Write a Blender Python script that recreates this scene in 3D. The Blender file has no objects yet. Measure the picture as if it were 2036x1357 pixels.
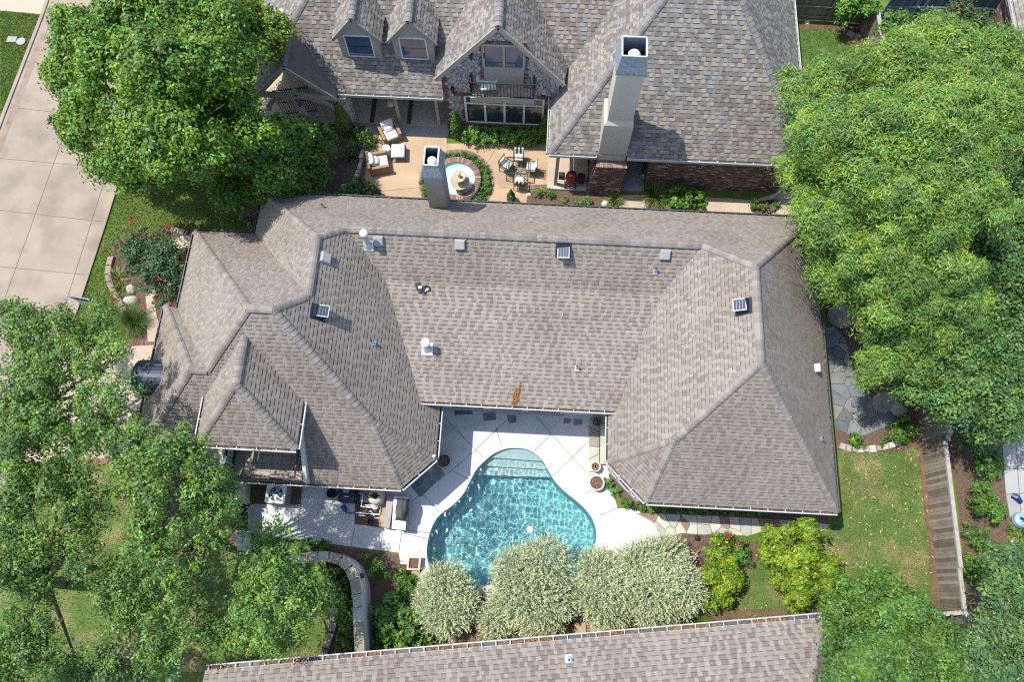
import bpy, math, random
import numpy as np
from mathutils import Vector, Matrix
from mathutils.geometry import tessellate_polygon, delaunay_2d_cdt
scene = bpy.context.scene
C = scene.collection
random.seed(7); rng = np.random.default_rng(7)
R = math.radians

# ------------------------------------------------------------ camera, sky, sun, exposure
CAM_H = 32.0; FPX = 1450.0; TILT = math.atan(487/FPX); YAW = R(3.0)
cam_d = bpy.data.cameras.new('camera'); cam = bpy.data.objects.new('camera', cam_d); C.objects.link(cam)
cam_d.sensor_width = 36; cam_d.lens = 36*FPX/2036; cam_d.clip_end = 600; cam_d.clip_start = .5
cam.location = (0, 0, CAM_H); cam.rotation_euler = (TILT, 0, YAW)
scene.camera = cam
SUN_TRAVEL = Vector((.46, -.10, -1.0)).normalized()
world = bpy.data.worlds.new('World'); scene.world = world; world.use_nodes = True
wn = world.node_tree; wn.nodes.clear()
sky = wn.nodes.new('ShaderNodeTexSky'); sky.sky_type = 'NISHITA'; sky.sun_disc = False
sky.sun_elevation = math.asin(-SUN_TRAVEL.z); sky.sun_rotation = math.atan2(-SUN_TRAVEL.x, -SUN_TRAVEL.y)
bgn = wn.nodes.new('ShaderNodeBackground'); bgn.inputs[1].default_value = .15
won = wn.nodes.new('ShaderNodeOutputWorld')
wn.links.new(sky.outputs[0], bgn.inputs[0]); wn.links.new(bgn.outputs[0], won.inputs[0])
sd = bpy.data.lights.new('sun', 'SUN'); sd.energy = 3.1; sd.angle = R(.5); sd.color = (1, .96, .89)
sun = bpy.data.objects.new('sun', sd); C.objects.link(sun); sun.rotation_euler = SUN_TRAVEL.to_track_quat('-Z', 'Y').to_euler()
sun.location = (0, 0, 60)
vs = scene.view_settings; vs.view_transform = 'Standard'; vs.look = 'None'; vs.gamma = 1; vs.use_curve_mapping = False; vs.exposure = 1.05
scene.cycles.use_denoising = False; scene.cycles.use_adaptive_sampling = False; scene.cycles.filter_width = 1.2; scene.cycles.max_bounces = 8; scene.cycles.transparent_max_bounces = 12

# ------------------------------------------------------------ measuring: pixel of the 2036x1357 photograph -> place
_ct, _st = math.cos(TILT), math.sin(TILT); _ca, _sa = math.cos(YAW), math.sin(YAW)
def ray(px, py):
    a = (px-1018)/FPX; b = -(py-678.5)/FPX
    X, Y, Z = a, b*_ct+_st, b*_st-_ct
    return np.array([X*_ca-Y*_sa, X*_sa+Y*_ca, Z])
def at(px, py, z=0.):
    d = ray(px, py); t = (z-CAM_H)/d[2]; return (d[0]*t, d[1]*t, z)
def at2(px, py, z=0.): return at(px, py, z)[:2]
def onp(px, py, pl):
    d = ray(px, py); t = (pl[2]-CAM_H)/(d[2]-pl[0]*d[0]-pl[1]*d[1]); return Vector((d[0]*t, d[1]*t, CAM_H+d[2]*t))
def proj(P):
    P = np.asarray(P, float); u, v, z = P[..., 0], P[..., 1], P[..., 2]-CAM_H
    x = u*_ca+v*_sa; y = -u*_sa+v*_ca; Y = y*_ct+z*_st; Z = -(z*_ct-y*_st)
    return np.stack([1018+FPX*x/Z, 678.5-FPX*Y/Z], -1)

# ------------------------------------------------------------ materials
def mat(name, col, rough=.85, nscale=3., namt=.18, fscale=40., famt=.12, bump=0., bscale=60., metal=0., spec=.3, col2=None, c2scale=1., c2lo=.45, c2hi=.6, transl=0.):
    m = bpy.data.materials.new(name); m.use_nodes = True; nt = m.node_tree; N = nt.nodes; L = nt.links
    b = N['Principled BSDF']; b.inputs['Roughness'].default_value = rough; b.inputs['Metallic'].default_value = metal
    b.inputs['Specular IOR Level'].default_value = spec
    g = N.new('ShaderNodeNewGeometry')
    def noise(s, d=3.):
        n = N.new('ShaderNodeTexNoise'); n.inputs['Scale'].default_value = s; n.inputs['Detail'].default_value = d
        L.new(g.outputs['Position'], n.inputs['Vector']); return n.outputs[0]
    def mult(a, bb):
        x = N.new('ShaderNodeMix'); x.data_type = 'RGBA'; x.blend_type = 'MULTIPLY'; x.inputs[0].default_value = 1
        L.new(a, x.inputs[6]); L.new(bb, x.inputs[7]); return x.outputs[2]
    rgb = N.new('ShaderNodeRGB'); rgb.outputs[0].default_value = (*col, 1); out = rgb.outputs[0]
    if col2 is not None:
        mr = N.new('ShaderNodeMapRange'); L.new(noise(c2scale, 5.), mr.inputs[0]); mr.inputs[1].default_value = c2lo; mr.inputs[2].default_value = c2hi
        x = N.new('ShaderNodeMix'); x.data_type = 'RGBA'; L.new(mr.outputs[0], x.inputs[0]); L.new(out, x.inputs[6]); x.inputs[7].default_value = (*col2, 1); out = x.outputs[2]
    for s, a in ((nscale, namt), (fscale, famt)):
        if a > 0:
            mr = N.new('ShaderNodeMapRange'); L.new(noise(s), mr.inputs[0]); mr.inputs[1].default_value = .25; mr.inputs[2].default_value = .75
            mr.inputs[3].default_value = 1-a; mr.inputs[4].default_value = 1+a
            cc = N.new('ShaderNodeCombineColor')
            for i in range(3): L.new(mr.outputs[0], cc.inputs[i])
            out = mult(out, cc.outputs[0])
    at_ = N.new('ShaderNodeAttribute'); at_.attribute_name = 'tint'; out = mult(out, at_.outputs['Color'])
    oi = N.new('ShaderNodeObjectInfo'); out = mult(out, oi.outputs['Color'])
    L.new(out, b.inputs['Base Color'])
    if bump > 0:
        bp = N.new('ShaderNodeBump'); bp.inputs['Strength'].default_value = bump; bp.inputs['Distance'].default_value = .02
        L.new(noise(bscale), bp.inputs['Height']); L.new(bp.outputs[0], b.inputs['Normal'])
    if transl > 0:
        t = N.new('ShaderNodeBsdfTranslucent'); L.new(out, t.inputs[0]); mx = N.new('ShaderNodeMixShader'); mx.inputs[0].default_value = transl
        L.new(b.outputs[0], mx.inputs[1]); L.new(t.outputs[0], mx.inputs[2]); L.new(mx.outputs[0], N['Material Output'].inputs[0])
    return m
M = {}
M['shingle'] = mat('shingle', (.238, .212, .184), .95, 1.2, .07, 130., .16, .3, 160., spec=.12, col2=(.196, .168, .142), c2scale=.45, c2lo=.48, c2hi=.8)
M['shingle_n'] = mat('shingle_multicolour', (.228, .214, .198), .95, 1.0, .08, 130., .14, .3, 160., spec=.12)
M['deck'] = mat('roof_underlay', (.13, .115, .105), .95)
M['cap'] = mat('ridge_cap', (.225, .202, .180), .95, 2., .1, 90., .14, .3, spec=.12)
M['capn'] = mat('ridge_cap_grey', (.205, .195, .186), .95, 2., .1, 90., .14, .3, spec=.12)
M['gutter'] = mat('gutter_white', (.42, .42, .40), .5, 4, .12, 30, .08)
M['gutter_dark'] = mat('gutter_dark', (.07, .075, .078), .5, 4, .12)
M['litter'] = mat('leaf_litter', (.16, .085, .04), .95, 12, .5, 80, .4, .5)
M['wall'] = mat('painted_wall', (.56, .54, .49), .85, 1.5, .06, 60, .04, .15, 90)
M['stucco'] = mat('grey_stucco', (.30, .278, .245), .9, 1.5, .06, 80, .06, .2, 120)
M['taupe'] = mat('taupe_paint', (.26, .24, .20), .7, 2, .05)
M['taupe2'] = mat('greige_paint', (.36, .33, .27), .7, 2, .05)
M['glass'] = mat('window_glass', (.03, .045, .055), .05, 1, .2, spec=.8)
M['glass_blue'] = mat('window_glass_blue', (.06, .105, .165), .06, 1, .2, spec=.9)
M['white'] = mat('white_paint', (.70, .70, .68), .6, 3, .05)
M['conc_white'] = mat('pool_deck_concrete', (.48, .475, .465), .85, 1.2, .09, 60, .08, .15, 120, col2=(.33, .325, .31), c2scale=1.3, c2lo=.56, c2hi=.8)
M['stucco_n'] = mat('beige_stucco', (.46, .425, .35), .9, 1.5, .05, 80, .06, .2, 120)
M['mortar_l'] = mat('pale_mortar', (.24, .23, .215), .95, 4, .15)
M['pale_leaf'] = mat('dry_fallen_leaf', (.42, .34, .17), .8, 6, .2)
M['stain'] = mat('stained_concrete', (.225, .175, .13), .95, 2., .25, 50, .12)
M['conc'] = mat('road_concrete', (.285, .234, .182), .9, .9, .10, 50, .09, .15, 90, col2=(.205, .168, .132), c2scale=.7, c2lo=.46, c2hi=.74)
M['conc_tan'] = mat('tan_concrete', (.40, .325, .245), .9, .9, .10, 60, .1, .15, 90)
M['conc_grey'] = mat('grey_concrete', (.30, .295, .285), .9, 1.0, .12, 60, .1, .15, 90)
M['conc_patio'] = mat('aggregate_patio', (.40, .29, .185), .9, .9, .12, 90, .2, .2, 130, col2=(.27, .205, .14), c2scale=.7, c2lo=.52, c2hi=.72)
M['brick'] = mat('brick', (.175, .098, .078), .9, 8, .2, 60, .15, .2)
M['mortar'] = mat('mortar', (.15, .12, .105), .95, 4, .15)
M['joint'] = mat('joint_fill', (.17, .15, .125), .95, 4, .2)
M['flag'] = mat('flagstone', (.36, .355, .31), .85, 2.5, .16, 30, .1, .25, 40)
M['slate'] = mat('slate_flagstone', (.15, .16, .162), .8, 2.5, .2, 30, .12, .25, 40)
M['lime'] = mat('limestone', (.40, .37, .325), .9, 3, .2, 30, .15, .4, 30)
M['stone'] = mat('white_washed_stone', (.42, .41, .39), .9, 6, .22, 40, .15, .4, 40)
M['grass'] = mat('lawn_grass', (.086, .136, .024), .95, .7, .22, 45, .34, .4, 70, spec=.1, col2=(.120, .140, .040), c2scale=.5)
M['grass_dry'] = mat('dry_lawn_grass', (.090, .138, .036), .95, 1.1, .2, 50, .34, .4, 70, spec=.1, col2=(.21, .175, .085), c2scale=.75, c2lo=.47, c2hi=.68)
M['grass_n'] = mat('patchy_lawn_grass', (.070, .135, .030), .95, 1.1, .2, 50, .34, .4, 70, spec=.1, col2=(.15, .135, .06), c2scale=1.1, c2lo=.54, c2hi=.7)
M['mulch'] = mat('bark_mulch', (.115, .078, .057), .95, 9, .35, 60, .45, .7, 45, spec=.1)
M['soil'] = mat('red_soil', (.145, .09, .058), .95, 3, .3, 50, .35, .5, 50, spec=.1)
M['metal_dark'] = mat('dark_metal', (.03, .032, .035), .45, 3, .1, metal=.3, spec=.5)
M['metal_blue'] = mat('blue_black_metal', (.022, .036, .062), .5, 2.5, .25, metal=.2, spec=.4)
M['metal'] = mat('galvanised_metal', (.50, .53, .55), .4, 4, .15, metal=.5)
M['zinc'] = mat('weathered_zinc', (.25, .31, .35), .5, 14, .35, 40, .2, metal=.3)
M['pvc'] = mat('white_pvc', (.68, .68, .66), .4, 3, .04)
M['black'] = mat('black_plastic', (.022, .022, .024), .5, 3, .1)
M['cover'] = mat('grey_canvas_cover', (.075, .072, .070), .9, 4, .12, bump=.2)
M['wood'] = mat('weathered_plank', (.235, .20, .165), .9, 2.5, .2, 30, .18, .3, 25)
M['wood_top'] = mat('bleached_cap_board', (.31, .28, .245), .9, 4, .2, 30, .15)
M['wood_dark'] = mat('dark_stained_wood', (.035, .034, .036), .8, 4, .2)
M['wood_blue'] = mat('blue_grey_wood', (.16, .20, .27), .9, 3, .15)
M['cushion'] = mat('white_cushion', (.66, .65, .63), .95, 3, .04)
M['wicker'] = mat('brown_wicker', (.27, .19, .12), .9, 20, .25, 90, .3, .4, 90)
M['red'] = mat('red_enamel', (.32, .012, .012), .2, 2, .05, spec=.6)
M['blue'] = mat('blue_plastic', (.02, .07, .32), .4, 3, .1)
M['blue_l'] = mat('light_blue_plastic', (.09, .24, .55), .45, 3, .1)
M['pot'] = mat('cream_pot', (.50, .44, .36), .8, 6, .12)
M['bark'] = mat('tree_bark', (.16, .13, .10), .95, 6, .3, 40, .25, .5)
M['red_leaf'] = mat('red_petal', (.30, .022, .036), .8, 6, .3, transl=.2)
M['tile'] = mat('terrace_tile', (.30, .26, .22), .85, 5, .2, 40, .12)
M['sand'] = mat('fountain_sandstone', (.46, .37, .26), .9, 5, .18)
def leafmat(name, col, rough=.5, transl=.25, spec=.45): return mat(name, col, rough, .8, .14, 14., .12, transl=transl, spec=spec)
M['maple'] = leafmat('maple_leaf', (.100, .205, .018))
M['oak'] = leafmat('oak_leaf', (.112, .212, .036))
M['pist'] = leafmat('pistache_leaf', (.148, .258, .042))
M['elm'] = leafmat('elm_leaf', (.085, .175, .042))
M['sage'] = leafmat('silver_leaf', (.52, .57, .33), .7, .25, .2)
M['yel'] = leafmat('yellow_green_leaf', (.155, .245, .014))
M['dk'] = leafmat('dark_green_leaf', (.078, .165, .026))
M['mid'] = leafmat('mid_green_leaf', (.092, .195, .026))
M['crape'] = leafmat('crape_leaf', (.045, .095, .034))
M['blueg'] = leafmat('blue_green_leaf', (.085, .165, .052))
M['blade'] = leafmat('grass_blade', (.100, .165, .030), .7)
M['lily'] = leafmat('lily_blade', (.19, .24, .05), .6)

# ------------------------------------------------------------ mesh building
class MB:
    def __init__(s): s.v = []; s.f = []; s.t = []; s.tint = (1, 1, 1)
    def add(s, vs, fs, tint=None):
        o = len(s.v); s.v += [tuple(map(float, p)) for p in vs]; s.f += [tuple(i+o for i in f) for f in fs]; s.t += [tint or s.tint]*len(fs); return s
    def poly(s, pts, tint=None): return s.add(pts, [tuple(range(len(pts)))], tint)
    def box(s, x0, x1, y0, y1, z0, z1, tint=None):
        return s.add([(x0,y0,z0),(x1,y0,z0),(x1,y1,z0),(x0,y1,z0),(x0,y0,z1),(x1,y0,z1),(x1,y1,z1),(x0,y1,z1)],
                     [(0,3,2,1),(4,5,6,7),(0,1,5,4),(1,2,6,5),(2,3,7,6),(3,0,4,7)], tint)
    def obox(s, c, ax, ay, az, hx, hy, hz, tint=None):
        c = Vector(c); ax = Vector(ax)*hx; ay = Vector(ay)*hy; az = Vector(az)*hz
        return s.add([c-ax-ay-az, c+ax-ay-az, c+ax+ay-az, c-ax+ay-az, c-ax-ay+az, c+ax-ay+az, c+ax+ay+az, c-ax+ay+az],
                     [(0,3,2,1),(4,5,6,7),(0,1,5,4),(1,2,6,5),(2,3,7,6),(3,0,4,7)], tint)
    def bar(s, p, q, w, h, tint=None):   # box beam from p to q, width w, height h
        p = Vector(p); q = Vector(q); d = q-p; L = d.length
        if L < 1e-5: return s
        d = d/L; side = d.cross(Vector((0,0,1)))
        side = Vector((1,0,0)) if side.length < 1e-3 else side.normalized(); up = side.cross(d)
        return s.obox((p+q)/2, d, side, up, L/2, w/2, h/2, tint)
    def prism(s, pts, z0, z1, bottom=False, tint=None):
        n = len(pts); a = sum(pts[i][0]*pts[(i+1)%n][1]-pts[(i+1)%n][0]*pts[i][1] for i in range(n))
        if a < 0: pts = pts[::-1]
        vs = [(p[0], p[1], z0) for p in pts]+[(p[0], p[1], z1) for p in pts]
        fs = [(i, (i+1) % n, n+(i+1) % n, n+i) for i in range(n)]
        tris = tessellate_polygon([[Vector((p[0], p[1], 0)) for p in pts]]) if n > 4 else None
        if tris is None: fs.append(tuple(range(n, 2*n)))
        else:
            for t in tris:
                (ax, ay), (bx, by), (cx, cy) = [pts[i][:2] for i in t]
                if (bx-ax)*(cy-ay)-(cx-ax)*(by-ay) < 0: t = t[::-1]
                fs.append(tuple(n+i for i in t))
        if bottom: fs.append(tuple(range(n))[::-1])
        return s.add(vs, fs, tint)
    def tube(s, pts, r, n=8, tint=None, cap=True):
        pts = [Vector(p) for p in pts]; rr = r if hasattr(r, '__len__') else [r]*len(pts); vs = []; fs = []
        for i, p in enumerate(pts):
            d = (pts[min(i+1, len(pts)-1)]-pts[max(i-1, 0)]).normalized()
            a = d.cross(Vector((0,0,1)))
            a = Vector((1,0,0)) if a.length < 1e-3 else a.normalized(); b = a.cross(d)
            vs += [p+(a*math.cos(2*math.pi*k/n)+b*math.sin(2*math.pi*k/n))*rr[i] for k in range(n)]
        for i in range(len(pts)-1):
            for k in range(n): fs.append((i*n+k, i*n+(k+1) % n, (i+1)*n+(k+1) % n, (i+1)*n+k))
        if cap: fs.append(tuple(range(n))[::-1]); fs.append(tuple((len(pts)-1)*n+k for k in range(n)))
        return s.add(vs, fs, tint)
    def lathe(s, prof, c=(0,0,0), n=20, tint=None):
        vs = []; fs = []
        for r, z in prof: vs += [(c[0]+r*math.cos(2*math.pi*k/n), c[1]+r*math.sin(2*math.pi*k/n), c[2]+z) for k in range(n)]
        for i in range(len(prof)-1):
            for k in range(n): fs.append((i*n+k, i*n+(k+1) % n, (i+1)*n+(k+1) % n, (i+1)*n+k))
        return s.add(vs, fs, tint)
    def build(s, name, m, parent=None, smooth=False, **kw):
        me = bpy.data.meshes.new(name); me.from_pydata(s.v, [], s.f); me.materials.append(M[m] if isinstance(m, str) else m)
        at_ = me.color_attributes.new('tint', 'FLOAT_COLOR', 'CORNER')
        cnt = np.array([len(f) for f in s.f]); cols = np.ones((len(s.f), 4), np.float32)
        if s.t: cols[:, :3] = np.array(s.t, np.float32)
        at_.data.foreach_set('color', np.repeat(cols, cnt, axis=0).ravel())
        if smooth: me.polygons.foreach_set('use_smooth', [True]*len(s.f))
        me.update()
        return link(name, me, parent, **kw)
def link(name, me, parent=None, local=False, mw=None, **kw):
    o = bpy.data.objects.new(name, me); C.objects.link(o)
    if parent is not None:
        o.parent = parent
        if not local: o.matrix_parent_inverse = Matrix.Translation(-root_loc(parent))
    if mw is not None: o.matrix_basis = mw
    for k, v in kw.items(): o[k] = v
    return o
ROOT = {}
def root_loc(o): return ROOT.get(o.name, Vector((0,0,0)))
def thing(name, label, cat, loc=(0,0,0), group=None, rz=0.):
    o = bpy.data.objects.new(name, None); C.objects.link(o); o.location = loc; o.rotation_euler = (0,0,rz); o.empty_display_size = .3
    o['label'] = label; o['category'] = cat
    if group: o['group'] = group
    ROOT[o.name] = Vector(loc); return o
def tag(o, label, cat, group=None):
    o['label'] = label; o['category'] = cat
    if group: o['group'] = group
    return o
def struct(o): o['kind'] = 'structure'; return o
def copy_tree(o, parent=None):
    c = o.copy(); C.objects.link(c); c.parent = parent
    for ch in list(o.children): copy_tree(ch, c)
    return c
def fastmesh(name, V, F, m, tint=None, parent=None, **kw):   # V (n,3), F (k,q) numpy
    me = bpy.data.meshes.new(name); k, q = F.shape
    me.vertices.add(len(V)); me.vertices.foreach_set('co', np.ascontiguousarray(V, np.float32).ravel())
    me.loops.add(k*q); me.loops.foreach_set('vertex_index', np.ascontiguousarray(F, np.int32).ravel())
    me.polygons.add(k); me.polygons.foreach_set('loop_start', np.arange(0, k*q, q, dtype=np.int32))
    me.update(calc_edges=True); me.materials.append(M[m])
    at_ = me.color_attributes.new('tint', 'FLOAT_COLOR', 'CORNER')
    col = np.ones((k, 4), np.float32)
    if tint is not None: col[:, :3] = tint
    at_.data.foreach_set('color', np.repeat(col, q, axis=0).ravel())
    return link(name, me, parent, **kw)
def inside(p, poly):
    x, y = p; c = False; n = len(poly)
    for i in range(n):
        x0, y0 = poly[i][:2]; x1, y1 = poly[(i+1) % n][:2]
        if (y0 > y) != (y1 > y) and x < (x1-x0)*(y-y0)/(y1-y0)+x0: c = not c
    return c
def smooth_closed(pts, n=4):   # Catmull-Rom
    out = []; k = len(pts)
    for i in range(k):
        p0, p1, p2, p3 = [np.array(pts[(i+j-1) % k][:2], float) for j in range(4)]
        for t in np.arange(n)/n:
            out.append(tuple(.5*((2*p1)+(-p0+p2)*t+(2*p0-5*p1+4*p2-p3)*t*t+(-p0+3*p1-3*p2+p3)*t**3)))
    return out
def smooth_open(pts, n=6):
    out = []; k = len(pts)
    for i in range(k-1):
        p0, p1, p2, p3 = [np.array(pts[min(max(i+j-1, 0), k-1)], float) for j in range(4)]
        for t in np.arange(n)/n:
            out.append(tuple(.5*((2*p1)+(-p0+p2)*t+(2*p0-5*p1+4*p2-p3)*t*t+(-p0+3*p1-3*p2+p3)*t**3)))
    out.append(tuple(pts[-1])); return out
def clip_half(poly, a, b, c):   # keep a*x+b*y<=c
    out = []; n = len(poly)
    for i in range(n):
        p, q = poly[i], poly[(i+1) % n]; dp = a*p[0]+b*p[1]-c; dq = a*q[0]+b*q[1]-c
        if dp <= 0: out.append(p)
        if (dp < 0) != (dq < 0) and abs(dp-dq) > 1e-12:
            t = dp/(dp-dq); out.append((p[0]+t*(q[0]-p[0]), p[1]+t*(q[1]-p[1])))
    return out
def voronoi_cells(seeds, outline, gap):
    S = np.array(seeds); cells = []
    for i, s in enumerate(S):
        d = np.hypot(*(S-s).T); cell = [tuple(p[:2]) for p in outline]
        for j in np.argsort(d)[1:22]:
            nx, ny = (S[j]-s)/d[j]; m = (S[j]+s)/2
            cell = clip_half(cell, nx, ny, nx*m[0]+ny*m[1]-gap/2)
            if len(cell) < 3: break
        if len(cell) >= 3:
            a = .5*abs(sum(cell[k][0]*cell[(k+1) % len(cell)][1]-cell[(k+1) % len(cell)][0]*cell[k][1] for k in range(len(cell))))
            if a > .004: cells.append((i, cell))
    return cells
def seeds_in(outline, spacing, jit=.42, r=random):
    xs = [p[0] for p in outline]; ys = [p[1] for p in outline]; out = []
    y = min(ys); row = 0
    while y < max(ys):
        x = min(xs)+(row % 2)*spacing/2
        while x < max(xs):
            q = (x+r.uniform(-jit, jit)*spacing, y+r.uniform(-jit, jit)*spacing)
            if inside(q, outline): out.append(q)
            x += spacing
        y += spacing*.9; row += 1
    return out
def slab_field(parent, name, m, outline, holes, joints, gap, z0, z1, tintvar=.05):
    """pieces of a paved area between recessed joints; each piece an object"""
    vs = []; es = []
    def loop(pts):
        o = len(vs); vs.extend(Vector(p[:2]) for p in pts); es.extend((o+i, o+(i+1) % len(pts)) for i in range(len(pts)))
    loop(outline)
    for h in holes: loop(h)
    for (a, b) in joints:
        a = Vector(a[:2]); b = Vector(b[:2]); d = (b-a).normalized(); n = Vector((-d.y, d.x))*gap/2
        for sgn in (-1, 1):
            o = len(vs); vs.extend([a+n*sgn, b+n*sgn]); es.append((o, o+1))
    V2, E2, F2, *_ = delaunay_2d_cdt(vs, es, [], 0, 1e-5)
    eset = set()
    # constrained edges: those lying on an input edge
    r = delaunay_2d_cdt(vs, es, [], 0, 1e-5)
    orig_e = r[4]
    con = {tuple(sorted(e)) for e, oe in zip(r[1], orig_e) if len(oe)}
    def ok(c):
        if not inside(c, outline): return False
        if any(inside(c, h) for h in holes): return False
        for (a, b) in joints:
            a = Vector(a[:2]); b = Vector(b[:2]); d = b-a; L = d.length; d = d/L; w = Vector(c)-a
            if 0 < w.dot(d) < L and abs(w.x*-d.y+w.y*d.x) < gap/2-1e-4: return False
        return True
    T = []
    for f in r[2]:
        p = [r[0][i] for i in f]; c = (sum(q.x for q in p)/3, sum(q.y for q in p)/3)
        if ok(c): T.append(f)
    em = {}
    for i, f in enumerate(T):
        for k in range(3):
            e = tuple(sorted((f[k], f[(k+1) % 3])))
            em.setdefault(e, []).append(i)
    par = list(range(len(T)))
    def find(i):
        while par[i] != i: par[i] = par[par[i]]; i = par[i]
        return i
    for e, l in em.items():
        if len(l) == 2 and e not in con: par[find(l[0])] = find(l[1])
    comp = {}
    for i in range(len(T)): comp.setdefault(find(i), []).append(T[i])
    objs = []
    for tris in comp.values():
        area = sum(abs((r[0][f[1]]-r[0][f[0]]).cross(r[0][f[2]]-r[0][f[0]]))/2 for f in tris)
        if area < .01: continue
        mb = MB(); tn = 1+random.uniform(-tintvar, tintvar); mb.tint = (tn, tn, tn); ec = {}
        for f in tris:
            p = [r[0][i] for i in f]
            if (p[1]-p[0]).cross(p[2]-p[0]) < 0: f = f[::-1]; p = p[::-1]
            mb.poly([(q.x, q.y, z1) for q in p])
            for k in range(3):
                e = (f[k], f[(k+1) % 3]); key = tuple(sorted(e)); ec[key] = None if key in ec else e
        for e in ec.values():
            if e: a, b = r[0][e[0]], r[0][e[1]]; mb.poly([(a.x,a.y,z0),(b.x,b.y,z0),(b.x,b.y,z1),(a.x,a.y,z1)])
        objs.append(mb.build(name, m, parent))
    return objs

# ------------------------------------------------------------ ground sheets
def P(lst, z=0.): return [at2(x, y, z) for x, y in lst]
def sheet(name, m, outline, z, holes=(), parent=None, kind='structure'):
    mb = MB()
    if not holes: mb.prism(outline, z-.004, z)
    else:
        vs = []; es = []
        for pts in [outline, *holes]:
            o = len(vs); vs.extend(Vector(p[:2]) for p in pts); es.extend((o+i, o+(i+1) % len(pts)) for i in range(len(pts)))
        r = delaunay_2d_cdt(vs, es, [], 0, 1e-5)
        for f in r[2]:
            p = [r[0][i] for i in f]; c = (sum(q.x for q in p)/3, sum(q.y for q in p)/3)
            if inside(c, outline) and not any(inside(c, h) for h in holes):
                if (p[1]-p[0]).cross(p[2]-p[0]) < 0: p = p[::-1]
                mb.poly([(q.x, q.y, z) for q in p])
    o = mb.build(name, m, parent)
    if kind: o['kind'] = kind
    return o
zp4 = lambda l: [(800+x/3.393, 780+y/3.393) for x, y in l]
POOL = smooth_closed(P(zp4([(760,378),(690,385),(612,420),(545,475),(495,530),(455,605),(410,690),(340,765),(255,828),(205,900),(173,1000),(165,1090),(180,1170),(225,1245),(330,1310),(480,1330),(640,1330),(800,1320),(960,1300),(1110,1255),(1215,1180),(1275,1100),(1305,1010),(1306,930),(1280,855),(1232,790),(1165,728),(1095,672),(1035,610),(990,540),(950,470),(900,420),(840,388)])), 3)
big = [(-140,-120),(140,-120),(140,160),(-140,160)]
sheet('lawn', 'grass', big, -.02, [POOL])
sheet('dry_lawn', 'grass_dry', P([(1668,885),(1700,1010),(1672,1030),(1640,1056),(1560,1085),(1400,1175),(1385,1262),(1650,1235),(1760,1250),(1880,1235),(1862,1130),(1846,1010),(1828,885)]), -.014)
sheet('shaded_lawn', 'grass_dry', P([(-100,1000),(250,925),(520,1090),(600,1105),(690,1160),(660,1310),(560,1335),(-100,1345)]), -.014)
sheet('north_lawn', 'grass_n', P([(1570,42),(1725,48),(1738,110),(1730,230),(1590,240)]), -.014)
sheet('planting_bed', 'mulch', P([(1205,945),(1235,995),(1290,1025),(1650,1050),(1640,990),(1290,985),(1225,930)]), -0.0119)
sheet('planting_bed', 'mulch', P([(1315,1070),(1375,1058),(1460,1068),(1540,1090),(1470,1150),(1395,1180),(1340,1130)]), -0.0113)
sheet('planting_bed', 'mulch', P([(560,1075),(800,1105),(815,1160),(870,1160),(960,1175),(1100,1240),(1400,1215),(1405,1275),(1060,1300),(720,1345),(700,1180),(640,1120)]), -0.0107)
sheet('planting_bed', 'soil', P([(880,1240),(1400,1210),(1660,1215),(1660,1245),(1050,1305),(740,1335),(740,1310)]), -0.0101)
sheet('planting_bed', 'mulch', P([(640,1125),(715,1115),(745,1200),(735,1320),(640,1320),(672,1240),(668,1190),(645,1160)]), -0.0095)
sheet('planting_bed', 'mulch', P([(1640,590),(1850,560),(1960,640),(1850,830),(1840,880),(1790,900),(1665,895)]), -0.0089)
sheet('planting_bed', 'mulch', P([(1835,770),(1960,760),(2036,900),(2000,1080),(2036,1357),(1990,1330),(1925,1220),(1905,1000),(1885,890)]), -0.0083)
sheet('planting_bed', 'mulch', P([(215,520),(240,480),(330,462),(392,470),(372,560),(345,640),(322,660),(300,690),(265,680),(240,610),(222,560)]), -0.0077)
sheet('planting_bed', 'mulch', P([(690,240),(735,235),(735,300),(722,350),(760,395),(640,395),(650,300)]), -0.0071)
sheet('planting_bed', 'mulch', P([(1040,385),(1105,372),(1165,372),(1240,395),(1240,440),(1040,430)]), -0.0065)
sheet('planting_bed', 'mulch', P([(1270,375),(1400,370),(1405,425),(1275,420)]), -0.0059)
sheet('planting_bed', 'soil', P([(1560,45),(1740,48),(1735,110),(1690,85),(1660,60),(1570,56)]), -0.0053)
sheet('planting_bed', 'mulch', P([(225,925),(330,900),(420,970),(480,960),(480,1070),(400,1130),(280,1040)]), -0.0047)
# far side of the street
sheet('far_driveway', 'conc_tan', P([(-140,-60),(110,-60),(98,30),(60,25),(-140,10)]), -.004)
# street: concrete slabs between joints
zr = lambda l, s=2.95: [at2(x/s, y/s) for x, y in l]
road = thing('street', '', '', at(100, 350)); road['kind'] = 'structure'
for k in ('label', 'category'): del road[k]
RL = [at2(118,-60), at2(88,28), at2(12,225), at2(-60,420), at2(-190,760), at2(-350,1150)]
RR = [at2(345,-60), at2(300,110), at2(237,342), at2(200,460), at2(150,612), at2(80,800), at2(-30,1100)]
outl = [*RL, *RR[::-1]]
jl = []
for (x0,y0,x1,y1) in [(47,120,97,129),(12,212,129,225),(0,315,193,332),(0,418,203,441),(-20,529,172,547),(60,20,130,40),(-30,640,150,660),(-60,760,110,780),(-120,890,60,915)]:
    a = Vector(at2(x0,y0)); b = Vector(at2(x1,y1)); d = (b-a).normalized(); jl.append((a-d*7, b+d*9))
for pts in [((124,278),(58,460)), ((212,346),(176,460)), ((78,100),(-2,305))]:
    a = Vector(at2(*pts[0])); b = Vector(at2(*pts[1])); d = (b-a).normalized(); jl.append((a-d*25, b+d*25))
sheet('street_joint', 'joint', outl, -.012, parent=road, kind=None)
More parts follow.
